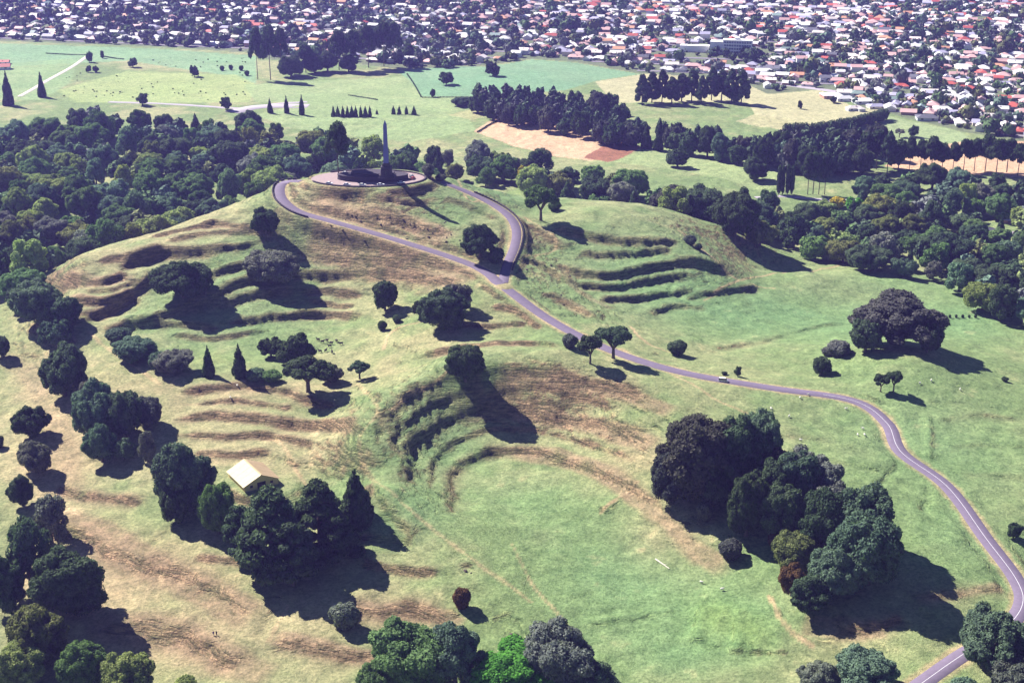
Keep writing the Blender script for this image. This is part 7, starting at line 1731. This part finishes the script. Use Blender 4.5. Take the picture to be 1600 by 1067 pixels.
# ---------------------------------------------------------------- animals, people, rocks
m_wool = speckled('wool', (.70, .67, .60), 4, .15, .95, .05)
m_face = speckled('sheep_face', (.55, .50, .44), 4, .2, .9)
m_hide = speckled('cattle_hide', (.035, .026, .024), 2, .4, .8)
def beast(size, m1, m2, woolly):
    b1 = MB()
    w = .30 if woolly else .26
    b1.tube([(-.55, 0, .62), (-.45, 0, .66), (-.1, 0, .64), (.3, 0, .66), (.48, 0, .70)], [.10, w * .95, w * 1.05, w, w * .6], 10)
    b1.tube([(.38, 0, .76), (.55, 0, .92), (.66, 0, 1.0)], [.15, .11, .09], 8)
    b1.tube([(-.54, 0, .66), (-.62, 0, .5)], [.04, .03], 5)
    b2 = MB(); b2.tube([(.58, 0, 1.0), (.70, 0, 1.02), (.88, 0, .90)], [.08, .095, .05], 8)
    for s in (-1, 1): b2.tube([(.62, s * .08, 1.05), (.60, s * .20, 1.06)], [.035, .02], 5)
    legs = []
    for fx in (.32, -.40):
        for s in (-1, 1):
            lg = MB(); lg.tube([(fx, s * .15, .55), (fx + (.02 if fx > 0 else -.05), s * .15, .30), (fx, s * .15, 0)], [.085, .045, .04], 6); legs.append(lg.mesh('leg', m2))
    return b1.mesh('body', m1, True), b2.mesh('head', m2, True), legs
SHEEP_M = beast(1, m_wool, m_face, True); COW_M = beast(1, m_hide, m_hide, False)
def put_beast(name, parts, x, y, rz, s, label, cat, group):
    root = thing(name, label, cat, (x, y, ground_z(x, y) + .03), rz, group); root.scale = (s, s, s)
    link('body', parts[0], root); link('head', parts[1], root)
    for lg in parts[2]: link('leg', lg, root)
for (x, y) in SHEEP:
    far = 'below the bend of the road' if x > 60 else 'on the low crater rim'
    put_beast('sheep', SHEEP_M, x, y, rg.uniform(0, 6.28), 1.1, 'white sheep grazing on the pasture ' + far, 'sheep', 'sheep ' + far)
for (x, y) in CATTLE: put_beast('cow', COW_M, x, y, rg.uniform(0, 6.28), 1.75, 'dark cow in the herd on the crater floor', 'cow', 'cattle on the crater floor')

m_purple = speckled('purple_jacket', (.12, .06, .20), 4, .2, .9); m_navy = speckled('dark_jacket', (.03, .03, .04), 4, .2, .9)
m_trs = speckled('pale_trousers', (.60, .55, .58), 4, .15, .9); m_skin = speckled('skin', (.50, .32, .24), 5, .08, .6); m_hair = speckled('hair', (.04, .03, .025), 8, .3, .8)
def person(x, y, rz, jacket, trs, label):
    """one continuous skinned body; jacket, trousers and hair over it"""
    root = thing('person', label, 'person', (x, y, ground_z(x, y)), rz)
    J = [((0, 0, .98), .135), ((0, 0, 1.2), .125), ((0, 0, 1.42), .14), ((0, 0, 1.53), .055), ((.02, 0, 1.66), .095), ((.02, 0, 1.76), .07)]
    vs = [j[0] for j in J]; rs = [j[1] for j in J]; es = [(i, i + 1) for i in range(5)]
    def chain(start, pts):
        prev = start
        for p_, r_ in pts:
            vs.append(p_); rs.append(r_); es.append((prev, len(vs) - 1)); prev = len(vs) - 1
        return prev
    for s in (-1, 1):
        chain(0, [((.0, s * .10, .90), .10), ((.03 * s, s * .11, .50), .065), ((-.02, s * .11, .09), .045), ((.11, s * .12, .04), .04)])
        hnd = chain(2, [((0, s * .19, 1.40), .065), ((-.02, s * .26, 1.12), .048), ((.06, s * .27, .88), .034), ((.08, s * .27, .80), .03)])
        for f_ in range(4): chain(hnd, [((.06 + .018 * f_, s * .275, .74), .011), ((.065 + .018 * f_, s * .265, .695 - .008 * (f_ % 2)), .009)])
        chain(hnd, [((.115, s * .255, .775), .011), ((.125, s * .245, .745), .009)])
    me = bpy.data.meshes.new('body'); me.from_pydata(vs, es, [])
    o = link('body', me, root); me.materials.append(m_skin)
    md = o.modifiers.new('skin', 'SKIN'); md.use_smooth_shade = True
    for i, sv in enumerate(me.skin_vertices[0].data): sv.radius = (rs[i], rs[i]); sv.use_root = (i == 0)
    sb = o.modifiers.new('sub', 'SUBSURF'); sb.levels = 1; sb.render_levels = 1
    mb = MB(); mb.tube([(0, 0, .84), (0, 0, .98), (0, 0, 1.2), (0, 0, 1.42), (0, 0, 1.52)], [.20, .19, .175, .20, .09], 10)
    for s in (-1, 1): mb.tube([(0, s * .12, 1.42), (0, s * .20, 1.40), (-.02, s * .265, 1.12), (.05, s * .272, .91)], [.09, .085, .07, .055], 8)
    mb.build('jacket', jacket, root)
    mb = MB()
    for s in (-1, 1): mb.tube([(0, s * .09, .95), (.0, s * .105, .86), (.03 * s, s * .11, .50), (-.02, s * .11, .12)], [.13, .115, .085, .07], 8)
    mb.build('trousers', trs, root)
    mb = MB(); mb.loft([[(-.01 + .115 * f_ * math.cos(t), .105 * f_ * math.sin(t), z) for t in [2 * math.pi * j / 10 for j in range(10)]] for z, f_ in ((1.66, .95), (1.74, 1.0), (1.81, .75), (1.845, .2))]); mb.build('hair', m_hair, root)
person(WALKERS[0] - .5, WALKERS[1], -1.2, m_purple, m_trs, 'person in a purple jacket and pale trousers on the dry slope')
person(WALKERS[0] + .6, WALKERS[1] - .1, -1.9, m_navy, m_navy, 'person in dark clothes beside the purple jacket on the dry slope')

m_rock = speckled('scoria', (.085, .066, .060), 1.2, .5, .95, .2)
rockm = []
for k in range(4):
    rng = np.random.default_rng(500 + k); iv, ifc = ICO2
    V_ = iv * (1 + rng.uniform(-.28, .28, (len(iv), 1))) * np.array([1, .8, .6]); rockm.append(mesh_np('rock', V_, ifc, m_rock))
for k, (x, y, s) in enumerate(ROCKS):
    s *= .8
    o = link('rock', rg.choice(rockm), None, (x, y, ground_z(x, y) + s * .15), rg.uniform(0, 6.28), (s, s, s))
    where = ('the slope below the obelisk' if x < -40 and y > 715 else 'the bank below the road fork' if y > 640 and x > 0 else 'the terraced pasture')
    tag(o, 'rough dark scoria rock lying on ' + where, 'rock', 'scoria rocks on ' + where)
m_wood = speckled('weathered_log', (.62, .57, .48), 2, .2, .9)
(ax, ay), (bx_, by_) = LOG
mb = MB(); mb.tube([(0, 0, .25), ((bx_ - ax) * .5, (by_ - ay) * .5, ground_z((ax + bx_) / 2, (ay + by_) / 2) - ground_z(ax, ay) + .3), (bx_ - ax, by_ - ay, ground_z(bx_, by_) - ground_z(ax, ay) + .25)], [.3, .26, .16], 8)
mb.tube([((bx_ - ax) * .6, (by_ - ay) * .6, .3), ((bx_ - ax) * .7 + .8, (by_ - ay) * .7, .9)], [.1, .03], 5)
tag(mb.build('fallen_log', m_wood, None, loc=(ax, ay, ground_z(ax, ay))), 'bleached fallen log on the brown crater grass', 'log')

# ---------------------------------------------------------------- haze
m_haze = bpy.data.materials.new('haze'); m_haze.use_nodes = True; nt = m_haze.node_tree; nt.nodes.clear()
pv = N(nt, 'ShaderNodeVolumePrincipled', Density=0.000085, Anisotropy=0.2); pv.inputs['Color'].default_value = (.33, .27, .95, 1)
ou = N(nt, 'ShaderNodeOutputMaterial'); nt.links.new(pv.outputs[0], ou.inputs['Volume'])
mb = MB(); mb.box(-9600, 9600, -1000, 15000, float(TZ.min()) - 1.5, 275.0)
tag(mb.build('haze', m_haze), 'thin blue summer haze over the park and suburb', None, None, 'stuff')
